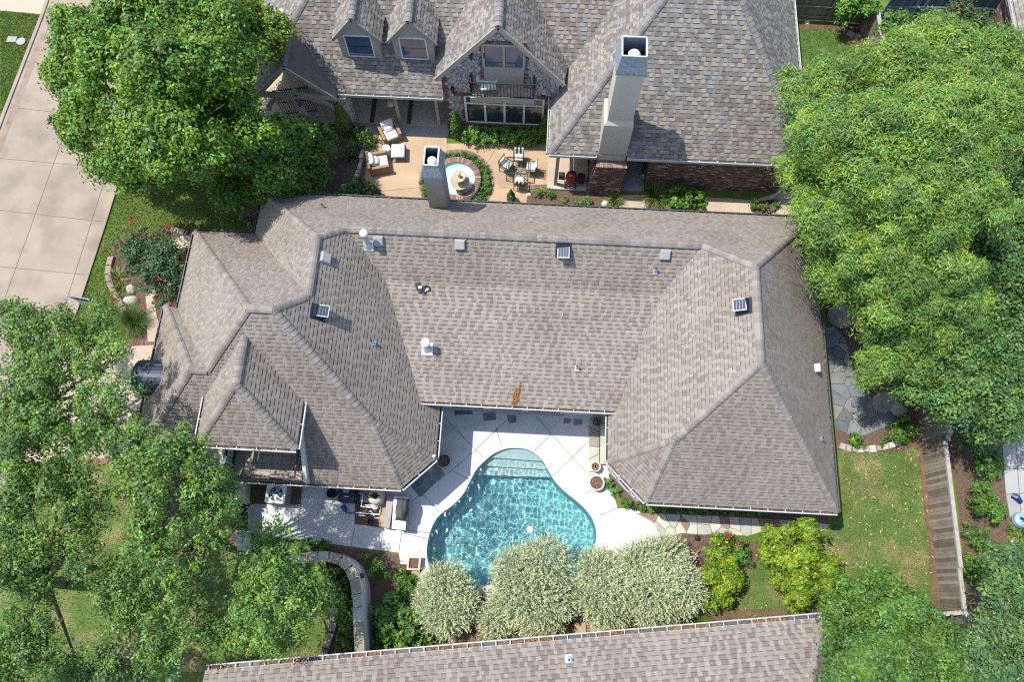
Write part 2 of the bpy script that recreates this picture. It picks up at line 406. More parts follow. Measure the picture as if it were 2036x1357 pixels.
slab_field(road, 'slab', 'conc', outl, [], jl, .035, -.1, .0, .05)
def strip(pts, w0, w1):   # band between two offsets of a polyline
    a = []; b = []
    for i, p in enumerate(pts):
        d = Vector(pts[min(i+1, len(pts)-1)][:2])-Vector(pts[max(i-1, 0)][:2]); d.normalize(); n = Vector((-d.y, d.x)); q = Vector(p[:2])
        a.append(tuple(q+n*w0)); b.append(tuple(q+n*w1))
    return a+b[::-1]
mb = MB(); mb.prism(strip(RR, 0.0, .17), -.1, .06); mb.build('kerb', 'conc', road)
mb = MB(); mb.prism(strip(RL, 0.0, -.17), -.1, .06); mb.build('kerb', 'conc', road)
# driveway of the house with brick border bands
drv = thing('driveway', '', '', at(250, 800)); drv['kind'] = 'structure'; del drv['label']; del drv['category']
DR = P([(126,692),(318,684),(330,700),(300,918),(200,918),(44,921),(82,805)])
sheet('driveway_joint', 'joint', DR, -.010, parent=drv, kind=None)
slab_field(drv, 'slab', 'conc_tan', DR, [], [(at2(60,796),at2(330,798)),(at2(232,600),at2(205,1000)),(at2(150,600),at2(100,1000))], .03, -.1, .0, .03)
def brick_band(parent, a, b, w=.23, step=.085, z=.012, name='brick', m='brick', long=None):
    a = Vector(a[:2]); b = Vector(b[:2]); d = (b-a); L = d.length; d /= L; n = Vector((-d.y, d.x)); k = max(1, int(L/step)); out = []
    bm = BRK.get((round(w,3), round(step,3)))
    for i in range(k):
        c = a+d*(i+.5)*L/k
        t = random.uniform(.7, 1.35); hue = random.uniform(-.08, .12)
        mw = Matrix.Translation((c.x, c.y, z-.06+random.uniform(-.003, .003))) @ Matrix.Rotation(math.atan2(d.y, d.x)+random.uniform(-.03,.03), 4, 'Z')
        if bm is None:
            q = MB().box(-step*.44, step*.44, -w/2, w/2, 0, .06); o = q.build('brick', m, parent, mw=mw); bm = BRK[(round(w,3), round(step,3))] = o.data
        else: o = link('brick', bm, parent, mw=mw)
        o.color = (t*(1+hue), t, t*(1-hue*.5), 1); out.append(o)
    return out
BRK = {}
brick_band(drv, at2(175,688), at2(310,681), .26, .10)
brick_band(drv, at2(150,917), at2(262,918), .26, .10)
# front walk
wk = thing('front_walk', '', '', at(300, 610)); wk['kind'] = 'structure'; del wk['label']; del wk['category']
FW = P([(290,590),(300,560),(318,500),(338,480),(365,468),(392,464),(385,490),(355,495),(345,520),(330,560),(306,590),(312,630),(330,680),(294,680),(292,640)])
sheet('walk_joint', 'joint', FW, -.008, parent=wk, kind=None)
slab_field(wk, 'slab', 'conc_tan', FW, [], [(at2(280,628),at2(330,612)), (at2(300,560),at2(340,566))], .03, -.1, .02, .03)
brick_band(wk, at2(333,484), at2(343,500), .24, .10, .03)

# ------------------------------------------------------------ pool, deck
dk = thing('pool_deck', '', '', at(1150, 900)); dk['kind'] = 'structure'; del dk['label']; del dk['category']
zp3 = lambda l: [(440+x/3.393, 920+y/3.393) for x, y in l]
DECK = P([(873,780),(1216,780),(1216,930),(1210,945),(1228,1012),(1263,1012),(1300,1040),(1312,1062),(1316,1082),(1250,1100),(1180,1150),(1090,1200),(960,1190),(880,1170),(862,1150),(835,1128),(796,1122),(793,1100),(585,1073),(505,1062),(492,1060),(482,1010),(505,1003),(598,1003),(600,960),(640,955),(800,965),(860,900)])
sheet('deck_joint', 'joint', DECK, -.03, [POOL], parent=dk, kind=None)
def J(a, b, s=3.393, ox=800, oy=780): return (at2(ox+a[0]/s, oy+a[1]/s), at2(ox+b[0]/s, oy+b[1]/s))
dj = [J((280,165),(545,445)), J((500,385),(740,155)), J((330,530),(500,385)), J((60,740),(330,530)), J((330,530),(450,590)), J((900,160),(1005,285)), J((1005,285),(1260,560)), J((1005,285),(890,400)), J((1260,330),(1010,570)), J((140,690),(250,815)), J((630,240),(672,360)),
      J((0,955),(170,990)), J((1230,690),(1290,655)), J((1330,835),(1460,780)), J((1260,560),(1300,560))]
j3 = lambda a, b: J(a, b, 3.393, 440, 920)
dj += [j3((505,520),(550,150)), j3((875,570),(905,410)), j3((1070,590),(1100,420)), j3((245,280),(540,290)), j3((890,415),(1220,455)), j3((1220,455),(1195,620)), j3((1220,455),(1420,480))]
slab_field(dk, 'slab', 'conc_white', DECK, [POOL], dj, .022, -.1, .0, .02)
ne = len(POOL)
mb = MB(); FL = -1.55
for i in range(ne):
    a, b = POOL[i], POOL[(i+1) % ne]; mb.poly([(*b, FL), (*a, FL), (*a, -.02), (*b, -.02)])
tri = tessellate_polygon([[Vector((*p, 0)) for p in POOL]])
for t in tri:
    q = [POOL[i] for i in t]
    if (q[1][0]-q[0][0])*(q[2][1]-q[0][1])-(q[2][0]-q[0][0])*(q[1][1]-q[0][1]) < 0: q = q[::-1]
    mb.poly([(*p, FL) for p in q])
M['plaster'] = mat('pool_plaster_teal', (.225, .49, .50), .8, 1.3, .06, 30, .06); M['plaster_step'] = mat('pool_step_plaster', (.40, .50, .49), .8, 1.3, .05, 30, .06)
pool = thing('pool_basin', '', '', at(1000, 1000)); pool['kind'] = 'structure'; del pool['label']; del pool['category']
mb.build('pool_shell', 'plaster', pool)
def above(line, off):   # part of the pool outline on the north side of a line
    (x0,y0),(x1,y1) = line; a, b = -(y1-y0), (x1-x0); l = math.hypot(a, b); a /= l; b /= l
    return clip_half([tuple(p) for p in POOL], -a, -b, -(a*x0+b*y0)-off)
for (p, q), z in zip([((590,437),(940,462)), ((555,487),(965,513)), ((530,545),(985,562))], (-.24, -.52, -.82)):
    ln = P(zp4([p, q])); pl = above(ln, 0)
    cx = sum(a for a, b in pl)/len(pl); cy = sum(b for a, b in pl)/len(pl)
    pl = [(cx+(a-cx)*.995, cy+(b-cy)*.995) for a, b in pl]
    MB().prism(pl, FL+.01, z).build('step', 'plaster_step', pool)
# coping shadow-gap ring is real: deck top at 0, water at -.09
WZ = -.10
xs = [p[0] for p in POOL]; ys = [p[1] for p in POOL]; step = .04
gx = np.arange(min(xs)-.1, max(xs)+.1, step); gy = np.arange(min(ys)-.1, max(ys)+.1, step)
GX, GY = np.meshgrid(gx, gy, indexing='ij')
W = np.zeros_like(GX); r2 = np.random.default_rng(3)
for k in range(46):
    lam = r2.choice([.14, .18, .23, .31, .44])*r2.uniform(.8, 1.25); th = r2.normal(-.6, 1.1); kk = 2*math.pi/lam
    W += .0037*lam**1.15*np.sin(kk*(GX*math.cos(th)+GY*math.sin(th))+r2.uniform(0, 6.28))
cxp, cyp = at2(925, 1010); calm = 1/(1+((GX-cxp)**2+(GY-cyp)**2)/7.0)
W *= (.26+1.45*calm)
PX = np.array(POOL)
def in_poly_np(x, y, poly):
    c = np.zeros(x.shape, bool); n = len(poly)
    for i in range(n):
        x0, y0 = poly[i]; x1, y1 = poly[(i+1) % n]
        if y0 == y1: continue
        c ^= ((y0 > y) != (y1 > y)) & (x < (x1-x0)*(y-y0)/(y1-y0)+x0)
    return c
INP = in_poly_np(GX, GY, POOL)
grow = INP.copy()
for dx in (-1, 0, 1):
    for dy in (-1, 0, 1): grow |= np.roll(np.roll(INP, dx, 0), dy, 1)
cell = grow[:-1, :-1] & grow[1:, :-1] & grow[:-1, 1:] & grow[1:, 1:]
idx = np.full(GX.shape, -1); used = np.zeros(GX.shape, bool)
used[:-1, :-1] |= cell; used[1:, :-1] |= cell; used[:-1, 1:] |= cell; used[1:, 1:] |= cell
idx[used] = np.arange(used.sum())
V = np.stack([GX[used], GY[used], WZ+W[used]], 1)
ii, jj = np.nonzero(cell)
F = np.stack([idx[ii, jj], idx[ii+1, jj], idx[ii+1, jj+1], idx[ii, jj+1]], 1)
M['water'] = bpy.data.materials.new('pool_water')
wm = M['water']; wm.use_nodes = True; nt = wm.node_tree; nt.nodes.clear()
wo = nt.nodes.new('ShaderNodeOutputMaterial')
rf_ = nt.nodes.new('ShaderNodeBsdfRefraction'); rf_.inputs['IOR'].default_value = 1.33; rf_.inputs['Roughness'].default_value = 0.0; rf_.inputs[0].default_value = (.92, .985, .99, 1)
gs = nt.nodes.new('ShaderNodeBsdfGlossy'); gs.inputs['Roughness'].default_value = .17
fr = nt.nodes.new('ShaderNodeFresnel'); fr.inputs[0].default_value = 1.33; mx = nt.nodes.new('ShaderNodeMixShader')
nt.links.new(fr.outputs[0], mx.inputs[0]); nt.links.new(rf_.outputs[0], mx.inputs[1]); nt.links.new(gs.outputs[0], mx.inputs[2]); nt.links.new(mx.outputs[0], wo.inputs[0])
wat = fastmesh('pool_water', V, F, 'water'); wat['kind'] = 'structure'
wat.data.polygons.foreach_set('use_smooth', [True]*len(F))
sd.cycles.is_caustics_light = True          # the sun is focused by the waves onto the pool floor
wat.cycles.is_caustics_caster = True
for ch in pool.children: ch.cycles.is_caustics_receiver = True

sheet('fence_foot_soil', 'soil', P([(1826,790),(1836,785),(1850,880),(1866,1015),(1880,1130),(1885,1218),(1800,1222),(1790,1205),(1850,1195),(1848,1130),(1838,1015),(1826,900)]), -.0095)
sw2 = thing('side_walk', '', '', at(1400, 400)); sw2['kind'] = 'structure'; del sw2['label']; del sw2['category']
SWK = P([(1232,388),(1290,388),(1400,392),(1500,398),(1545,383),(1600,380),(1640,440),(1400,470),(1232,460)])
sheet('walk_joint', 'joint', SWK, -.0105, parent=sw2, kind=None)
slab_field(sw2, 'slab', 'conc_tan', SWK, [], [(at2(1285,380),at2(1275,470)),(at2(1402,380),at2(1396,480)),(at2(1545,370),at2(1540,480))], .02, -.1, .0, .05)
sheet('planting_bed', 'mulch', P([(1278,376),(1392,386),(1390,428),(1285,420)]), .012)
sheet('planting_bed', 'mulch', P([(1490,402),(1512,400),(1545,395),(1552,405),(1548,418),(1530,428),(1500,426)]), .012)

sheet('gutter_stain', 'stain', [*P([(83,60),(40,170),(5,262),(-40,380)]), *P([(-30,380),(16,262),(52,172),(93,62)])], .004, parent=road, kind=None)

# ------------------------------------------------------------ roofs: shingles, ridge caps, gutters
def scan(poly2, t):   # intervals of a 2D polygon at height t
    xs = []; n = len(poly2)
    for i in range(n):
        (x0, y0), (x1, y1) = poly2[i], poly2[(i+1) % n]
        if (y0 > t) != (y1 > t): xs.append(x0+(t-y0)*(x1-x0)/(y1-y0))
    xs.sort(); return [(xs[i], xs[i+1]) for i in range(0, len(xs)-1, 2)]
PAL = {'main': ([(.90,.885,.87),(.86,.84,.825),(.94,.93,.915),(.82,.78,.755),(.90,.86,.83),(.96,.955,.94),(.78,.74,.71)], [(1.08,1.07,1.06),(1.12,1.12,1.10),(1.04,1.02,1.0),(1.08,1.04,1.01)]),
       'multi': ([(1.24,1.15,.98),(1.04,1.09,1.11),(.85,.82,.79),(.70,.66,.63),(1.15,1.09,1.0),(.77,.72,.70),(.98,1.04,1.07),(.65,.61,.59)], [(.95,.93,.92),(.83,.80,.78),(1.06,1.06,1.04),(.70,.67,.65)]),
       'south': ([(.88,.87,.85),(.76,.71,.70),(.95,.95,.93),(.70,.64,.64),(.84,.83,.82)], [(1.10,1.10,1.08),(1.02,1.0,.98)])}
PIECE_MESH = {}
class Roof:
    """one house's roof: facets, shingles (the 300 that show largest as objects), caps"""
    def __init__(s, house, pal, m, capm, expo=.165, limit=300):
        s.house = house; s.pal = pal; s.m = m; s.capm = capm; s.e = expo; s.limit = limit; s.pieces = []; s.caps = []; s.facets = MB(); s.edge = MB()
        s.r = random.Random(hash(pal) % 1000 + 11 if False else 23)
    def facet(s, pts, limit_t=None):
        P3 = [Vector(p) for p in pts]
        n = Vector((0,0,0))
        for i in range(len(P3)):
            a, b = P3[i], P3[(i+1) % len(P3)]; n += Vector(((a.y-b.y)*(a.z+b.z), (a.z-b.z)*(a.x+b.x), (a.x-b.x)*(a.y+b.y)))
        n.normalize()
        if n.z < 0: n = -n; P3 = P3[::-1]
        h = Vector((0,0,1)).cross(n).normalized(); up = n.cross(h)      # h horizontal, up the slope
        o = P3[min(range(len(P3)), key=lambda i: (P3[i]-P3[0]).dot(up))]
        s.facets.add([p-n*.004 for p in P3], [tuple(range(len(P3)))] if len(P3) < 5 else [t for t in _tess(P3, h, up)])
        q = [((p-o).dot(h), (p-o).dot(up)) for p in P3]
        tmax = max(t for _, t in q); e = s.e; k = 0; r = s.r; tabs, gaps = PAL[s.pal]
        while k*e < tmax-.03:
            t0, t1 = k*e, min((k+1)*e, tmax-.001); i0, i1, im = scan(q, t0+.004), scan(q, t1-.004), scan(q, (t0+t1)/2)
            if len(i0) != len(im): i0 = im
            if len(i1) != len(im): i1 = im
            for (l0, h0), (l1, h1), (lm, hm) in zip(i0, i1, im):
                x = min(l0, l1)-r.random()*.3; tab = r.random() < .5
                while x < max(h0, h1):
                    w = r.choice((.13,.16,.18,.20,.24,.28)) if tab else r.choice((.12,.15,.18,.2)); x2 = x+w
                    a0, b0 = max(x, l0), min(x2, h0); a1, b1 = max(x, l1), min(x2, h1)
                    if b0-a0 > .012 or b1-a1 > .012:
                        if b0 < a0: a0 = b0 = min(max((a0+b0)/2, l0), h0)
                        if b1 < a1: a1 = b1 = min(max((a1+b1)/2, l1), h1)
                        full = a0 == x and b0 == x2 and a1 == x and b1 == x2 and t1 == (k+1)*e
                        c = r.choice(tabs if tab else gaps); v = r.uniform(.94, 1.06)
                        s.pieces.append((o, h, up, n, t0, t1, a0, b0, a1, b1, tab, (c[0]*v, c[1]*v, c[2]*v), full, w))
                    x = x2; tab = not tab
            k += 1
        return n
    def hip(s, p, q, ex=.20, w=.15):
        s.caps.append((Vector(p), Vector(q), ex, w))
    def finish(s):
        roof = s.facets.build('roof', 'deck', s.house); s.roof = roof
        # which pieces show largest
        full = [i for i, p in enumerate(s.pieces) if p[12] and p[10]]
        Q = []
        for i in full:
            o, h, up, n, t0, t1, a0, b0, a1, b1 = s.pieces[i][:10]
            Q.append([o+h*a0+up*t0, o+h*b0+up*t0, o+h*b1+up*t1, o+h*a1+up*t1])
        ind = set()
        if full:
            pp = proj(np.array([[list(v) for v in q] for q in Q]))
            A = .5*np.abs(sum(pp[:, k, 0]*pp[:, (k+1) % 4, 1]-pp[:, (k+1) % 4, 0]*pp[:, k, 1] for k in range(4)))
            ctr = pp.mean(1); vis = (ctr[:, 0] > 5) & (ctr[:, 0] < 2031) & (ctr[:, 1] > 5) & (ctr[:, 1] < 1352); A[~vis] = 0
            A *= np.random.default_rng(1).uniform(.93, 1, len(A))
            ind = {full[j] for j in np.argsort(-A)[:s.limit]}
        FT = [(0,1,3,2), (0,4,5,1), (0,2,4), (1,5,3)]
        big_f4 = []; big_f3 = []
        Vn = []; F4 = []; T4 = []
        inv = root_loc(s.house)
        for i, (o, h, up, n, t0, t1, a0, b0, a1, b1, tab, c, full_, w) in enumerate(s.pieces):
            hb = .024 if tab else .010
            if i in ind:
                key = (s.m, round(w, 3), round(t1-t0, 4), tab); me = PIECE_MESH.get(key)
                mw = Matrix(((h.x, up.x, n.x, 0), (h.y, up.y, n.y, 0), (h.z, up.z, n.z, 0), (0,0,0,1))); mw.translation = o+h*a0+up*t0
                if me is None:
                    e = t1-t0
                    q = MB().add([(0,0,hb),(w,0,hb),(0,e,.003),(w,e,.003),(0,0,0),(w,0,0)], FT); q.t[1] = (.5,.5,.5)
                    ob = q.build('shingle', s.m, roof, mw=mw); PIECE_MESH[key] = ob.data
                else: ob = link('shingle', me, roof, mw=mw)
                ob.color = (*c, 1)
            else:
                k = len(Vn)
                for (x, t, z) in ((a0,t0,hb),(b0,t0,hb),(a1,t1,.003),(b1,t1,.003),(a0,t0,0),(b0,t0,0)):
                    Vn.append((o.x+h.x*x+up.x*t+n.x*z, o.y+h.y*x+up.y*t+n.y*z, o.z+h.z*x+up.z*t+n.z*z))
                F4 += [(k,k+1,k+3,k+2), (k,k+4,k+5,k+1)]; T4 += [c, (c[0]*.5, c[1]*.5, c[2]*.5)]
                if tab: F4 += [(k,k+2,k+4,k+4), (k+1,k+5,k+3,k+3)]; T4 += [c, c]
        # shadow line below each piece's lower edge, painted as a dark tinted strip
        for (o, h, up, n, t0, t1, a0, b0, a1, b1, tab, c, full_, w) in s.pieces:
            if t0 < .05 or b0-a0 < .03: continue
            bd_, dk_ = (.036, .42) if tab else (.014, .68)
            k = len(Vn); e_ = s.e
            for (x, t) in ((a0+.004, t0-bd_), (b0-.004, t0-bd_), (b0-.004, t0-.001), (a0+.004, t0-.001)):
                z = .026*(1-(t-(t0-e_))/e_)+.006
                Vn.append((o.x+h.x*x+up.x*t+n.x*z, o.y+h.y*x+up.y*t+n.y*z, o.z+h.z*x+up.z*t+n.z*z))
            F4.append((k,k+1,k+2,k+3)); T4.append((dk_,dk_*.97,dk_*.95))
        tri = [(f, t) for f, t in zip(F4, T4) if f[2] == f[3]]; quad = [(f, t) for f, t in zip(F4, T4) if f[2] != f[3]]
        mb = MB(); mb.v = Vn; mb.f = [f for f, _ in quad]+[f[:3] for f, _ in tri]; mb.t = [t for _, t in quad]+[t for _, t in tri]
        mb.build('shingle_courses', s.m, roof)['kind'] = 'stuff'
        # caps
        allc = []
        for p, q, ex, w in s.caps:
            d = (q-p); L = d.length; d = d/L
            side = d.cross(Vector((0,0,1))).normalized(); upv = side.cross(d)
            drop = .62*w
            k = max(1, int(L/ex))
            for j in range(k): allc.append((p+d*(j*L/k), d, side, upv, L/k, w, drop, s.r.uniform(.76, 1.12)))
        if allc:
            pp = proj(np.array([list(c_[0]) for c_ in allc])); z = np.array([-c_[0].z for c_ in allc])
            off = ((pp[:, 0] < 0) | (pp[:, 0] > 2036) | (pp[:, 1] < 0) | (pp[:, 1] > 1357))*100
            order = np.argsort(z+off); keep = set(order[:300])
        rest = MB()
        cap_mesh = {}
        for j, (p, d, side, upv, l, w, drop, v) in enumerate(allc):
            prof = [(-w, -drop), (-w*.55, -drop*.32), (0, .0), (w*.55, -drop*.32), (w, -drop)]
            def pts(y, lift): return [(x, y, z+lift) for x, z in prof]
            vs = pts(0, .060)+pts(l*1.05, .036)+[(x, 0, z+.02) for x, z in prof]
            fs = [(i, i+1, 6+i, 5+i) for i in range(4)]+[(i+1, i, 10+i, 11+i) for i in range(4)]
            mw = Matrix(((side.x, d.x, upv.x, 0), (side.y, d.y, upv.y, 0), (side.z, d.z, upv.z, 0), (0,0,0,1))); mw.translation = p
            tint = (v, v*.985, v*.975)
            if j in keep:
                key = (round(l, 3), w, s.capm)
                if key not in cap_mesh: o = MB().add(vs, fs).build('ridge_cap', s.capm, roof, mw=mw); cap_mesh[key] = o.data
                else: o = link('ridge_cap', cap_mesh[key], roof, mw=mw)
                o.color = (*tint, 1)
            else: rest.add([mw @ Vector(x) for x in vs], fs, tint)
        if rest.v: rest.build('ridge_caps_far', s.capm, roof)['kind'] = 'stuff'
        return roof
def _tess(P3, h, up):
    return tessellate_polygon([[Vector(((p-P3[0]).dot(h), (p-P3[0]).dot(up), 0)) for p in P3]])
def gutter(house, p, q, out, m_out='gutter', m_in='gutter_dark', w=.13, d=.13, step=.62, litter=.35, fascia=True):
    """open trough along an eave; out = outward horizontal direction"""
    p = Vector(p); q = Vector(q); o = Vector((out[0], out[1], 0)).normalized(); L = (q-p).length; dr = (q-p)/L
    g = MB(); up = Vector((0,0,1)); t = .016
    a = p-up*.05; b = q-up*.05
    def wall(off, z0, z1, th):
        g.obox((a+b)/2+o*off+up*(z0+z1)/2, dr, o, up, L/2, th/2, (z1-z0)/2)
    wall(.006, -d, .0, t); wall(w, -d, .012, t); g.obox((a+b)/2+o*(w/2)+up*(-d+.004), dr, o, up, L/2, w/2, .008)
    wall(w-.012, .0, .02, .04)
    ob = g.build('gutter', m_out, house)
    k = max(1, int(L/step)); bm = MB()
    for i in range(k+1):
        c = a+dr*(L*min(max((i+.02)/k, .004), .996)); bm.obox(c+o*(w/2)+up*.012, dr, o, up, .016, w/2, .006)
    bm.build('gutter_hanger', m_out, ob)['kind'] = 'stuff'
    inn = MB().obox((a+b)/2+o*(w/2)+up*(-d+.022), dr, o, up, L/2, w/2-.014, .008); inn.build('gutter_bed', m_in, ob)
    if litter > 0:
        lm = MB(); n = int(L*litter*90)
        for i in range(n):
            s_ = random.random()
            if math.sin(s_*L*2.1+p.x)+random.uniform(-1, 1) < .1: continue
            c = a+dr*(L*s_)+o*random.uniform(.03, w-.03)+up*(-d+.03+random.random()*.05); an = random.uniform(0, 3.1); r_ = random.uniform(.015, .04)
            u_ = (dr*math.cos(an)+o*math.sin(an))*r_; v_ = (o*math.cos(an)-dr*math.sin(an))*r_*.5; tt = random.uniform(.5, 2.2)
            lm.poly([c-u_-v_, c+u_-v_, c+u_*.9+v_+up*.01, c-u_+v_], (tt, tt*random.uniform(.8, 1.05), tt*.9))
        if lm.v: lm.build('leaf_litter', 'litter', ob)['kind'] = 'stuff'
    return ob
def cross(*pl):   # vertex where three planes z=ax+by+c meet
    A = [[a, b, -1] for a, b, c in pl]; return Vector(np.linalg.solve(A, [-c for a, b, c in pl]))
Z = lambda z: (0, 0, z)

# ------------------------------------------------------------ the house with the pool
house = thing('brown_roofed_house', 'large hip roofed house with brown shingles wrapping three sides of the pool', 'house', (-1, 9, 0))
N_ = (0,-1.0546,20.0671); W1 = (1.0702,0,15.9202); E1 = (-1.0594,0,-.9973); S1 = (0,1.1055,-1.2741); N2 = (0,-.9793,16.8271); W2 = (1.0415,0,18.3844)
W3 = (1.0774,0,19.4701); N3 = (0,-.9515,12.9061); S2a = (0,1.0183,-6.5137); S2b = (0,.3802,.696); WE = (1.1315,0,-1.0556); EE = (-1.1785,0,17.7295); SE = (0,1.1919,-1.0303)
CW = (-.7544,.7582,-3.554); CE = (.9113,.9051,-4.6869)
vNS1 = cross(N_,W1,E1); vNS2 = cross(W1,N2,E1); vP1 = cross(N2,S1,E1); vP2 = cross(N2,W2,S1); vq2 = cross(W2,N3,S1); vq1 = cross(N3,W3,S1)
vm1 = cross(N_,S2a,E1); vm2 = cross(N_,S2a,WE); vE1 = cross(N_,WE,EE); vE2 = cross(WE,EE,SE); vg = cross(WE,SE,CE); vh = cross(E1,S1,CW)
vb1 = cross(S2a,S2b,E1); vb2 = cross(S2a,S2b,WE); vA = cross(N_,W1,Z(3)); vA2 = cross(W1,N2,Z(3)); vA3 = cross(N2,W2,Z(3)); vA4 = cross(W2,N3,Z(2.95)); vA5 = cross(N3,W3,Z(2.8)); vsw = cross(W3,S1,Z(2.8))
vBr = cross(N_,EE,Z(3)); vEr = cross(EE,SE,Z(3)); vFl = cross(S2b,E1,Z(3.311)); vFr = cross(S2b,WE,Z(3.311))
vWc = cross(CW,E1,Z(2.55)); vWb = cross(CW,S1,Z(2.55)); vWd = Vector((vWc.x, 7.3, 2.55)); vEb = cross(CE,SE,Z(3)); vEc = cross(CE,WE,Z(3)); vEd = Vector((vEc.x, 6.9, 3.0))
rf = Roof(house, 'main', 'shingle', 'cap')
sz = lambda v: Vector((v[0], v[1], S1[1]*v[1]+S1[2]))
rf.facet([vA, vBr, vE1, vm2, vm1, vNS1]); rf.facet([vA, vNS1, vNS2, vA2]); rf.facet([vA3, vA2, vNS2, vP1, vP2]); rf.facet([vA3, vP2, vq2, vA4])
rf.facet([vA5, vA4, vq2, vq1]); rf.facet([vA5, vq1, vsw])
BX0, BX1, BY = -11.5, -8.28, 5.2
rf.facet([vP2, vP1, vh, vWb, sz((BX1, vWb.y)), sz((BX1, BY)), sz((BX0, BY)), sz((BX0, vWb.y)), Vector((vsw.x+.25, vWb.y, 2.55)), vsw, vq1, vq2])
rf.facet([vNS1, vm1, vb1, vFl, vWd, vWc, vh, vP1, vNS2]); rf.facet([vh, vWc, vWb])
rf.facet([vm1, vm2, vb2, vb1]); rf.facet([vb1, vb2, vFr, vFl]); rf.facet([vE1, vm2, vb2, vFr, vEd, vEc, vg, vE2]); rf.facet([vBr, vE1, vE2, vEr])
rf.facet([vE2, vg, vEb, vEr]); rf.facet([vg, vEc, vEb])
# tower roof
TE, TR = 5.5, 7.5; tx0, tx1, ty0 = -11.80, -8.13, 4.32; tm = (tx0+tx1)/2; pt = (TR-TE)/((tx1-tx0)/2)
t_r0 = Vector((tm, ty0+(tx1-tx0)/2, TR)); t_r1 = Vector((tm, (TR-S1[2])/S1[1], TR)); yb = (TE-S1[2])/S1[1]
tSW, tSE, tNW, tNE = Vector((tx0,ty0,TE)), Vector((tx1,ty0,TE)), Vector((tx0,yb,TE)), Vector((tx1,yb,TE))
rf.facet([tSW, tSE, t_r0]); rf.facet([tSE, tNE, t_r1, t_r0]); rf.facet([tNW, tSW, t_r0, t_r1])
for a, b in [(vA,vNS1),(vNS1,vNS2),(vP1,vNS2),(vP2,vP1),(vA3,vP2),(vq2,vP2),(vq1,vq2),(vA5,vq1),(vsw,vq1),(vh,vP1),(vWb,vh),(vWc,vh),(vm1,vNS1),(vm1,vm2),(vm2,vE1),(vBr,vE1),(vE1,vE2),(vEr,vE2),(vg,vE2),(vEb,vg),(vEc,vg),(tSW,t_r0),(tSE,t_r0),(t_r0,t_r1)]:
    rf.hip(a, b)
rf.finish()
GD = dict(m_out='gutter_dark', litter=.15)
gutter(house, vA, vBr, (0,1), **GD); gutter(house, vA, vA2, (-1,0), **GD); gutter(house, vA3, vA2, (0,1), **GD); gutter(house, vA3, vA4, (-1,0), **GD)
gutter(house, vA5, vA4, (0,1), **GD); gutter(house, vA5, vsw, (-1,0), **GD)
gutter(house, vFl+Vector((-.02,0,0)), vFr+Vector((.12,0,0)), (0,-1), litter=.7); gutter(house, Vector((vWc.x, 6.9, 2.55)), vWc, (1,0), litter=.5); gutter(house, vWc, vWb, (.7,-.72), litter=.3)
gutter(house, Vector((-12.9, vWb.y, 2.55)), vWb, (0,-1), litter=.6)
gutter(house, vEc, vEd, (-1,0), litter=.25); gutter(house, vEb, vEc, (-.71,-.7), litter=.25); gutter(house, vEb, vEr, (0,-1), litter=.3); gutter(house, vBr, vEr, (1,0), m_out='gutter_dark', litter=1.3)
gutter(house, tSW, tSE, (0,-1), litter=.3); gutter(house, tSE, tNE, (1,0), litter=1.2); gutter(house, tSW, tNW, (-1,0), litter=.6)
# walls and soffit
def inset_walls(pts, z0, z1, m='wall', name='wall', th=.2, house=house):
    mb = MB()
    for i in range(len(pts)-1):
        a = Vector((*pts[i], 0)); b = Vector((*pts[i+1], 0)); d = (b-a).normalized()
        mb.bar(a+Vector((0,0,(z0+z1)/2)), b+Vector((0,0,(z0+z1)/2)), th, z1-z0)
    return mb.build(name, m, house)
fp = [(-11.75,15.8),(12.1,15.8),(12.1,3.8),(5.25,3.75),(4.0,5.02),(4.0,7.5),(-3.8,7.5),(-3.8,4.95),(-4.85,3.95),(-8.1,3.95),(-15.1,3.95),(-15.0,10.1),(-14.4,10.1),(-14.4,13.75),(-11.75,13.75),(-11.75,15.8)]
inset_walls(fp, -.05, 2.5)
mb = MB(); mb.prism(fp[:-1], 2.46, 2.50); mb.build('ceiling', 'taupe2', house)
# fascia strips under the eaves close the roof edge
fm = MB()
for a, b in [(vA,vBr),(vA,vA2),(vA3,vA2),(vA3,vA4),(vA5,vsw),(vFl,vFr),(vWc,vWb),(vEc,vEb),(vEb,vEr),(vBr,vEr),(Vector((-8.2,vWb.y,2.55)),vWb),(vWd,vWc),(vEd,vEc)]:
    fm.bar(a-Vector((0,0,.12)), b-Vector((0,0,.12)), .03, .2)
fm.build('fascia', 'taupe2', house)
# chamfer windows that look out to the pool
wa = Vector((4.0,5.02,0)); wb_ = Vector((5.25,3.75,0)); d = (wb_-wa).normalized(); n = Vector((-d.y, d.x, 0)); n = n if n.y < 0 else -n
for s0, s1, z0, z1 in ((.22,.42,.5,1.9), (.60,1.22,.35,2.1), (1.34,1.56,.5,1.9)):
    c = wa+d*(s0+s1)/2+n*.1+Vector((0,0,(z0+z1)/2))
    f = MB()
    for k in (-1, 1):
        f.obox(c+d*k*((s1-s0)/2), d, n, (0,0,1), .03, .03, (z1-z0)/2+.03); f.obox(c+Vector((0,0,k*(z1-z0)/2)), d, n, (0,0,1), (s1-s0)/2+.03, .032, .03)
    f = f.build('window', 'white', house)
    MB().obox(c, d, n, (0,0,1), (s1-s0)/2-.02, .012, (z1-z0)/2-.02).build('pane', 'glass', f)
for x0, x1 in ((-3.1,-1.6), (-1.4,.1), (.3,1.8)):
    f = MB(); 
    for xx in (x0, x1): f.box(xx-.03, xx+.03, 7.36, 7.42, .1, 2.3)
    for zz in (.1, 2.3): f.box(x0, x1, 7.355, 7.425, zz-.03, zz+.03)
    f = f.build('window', 'white', house); MB().box(x0+.03, x1-.03, 7.38, 7.40, .13, 2.27).build('pane', 'glass', f)
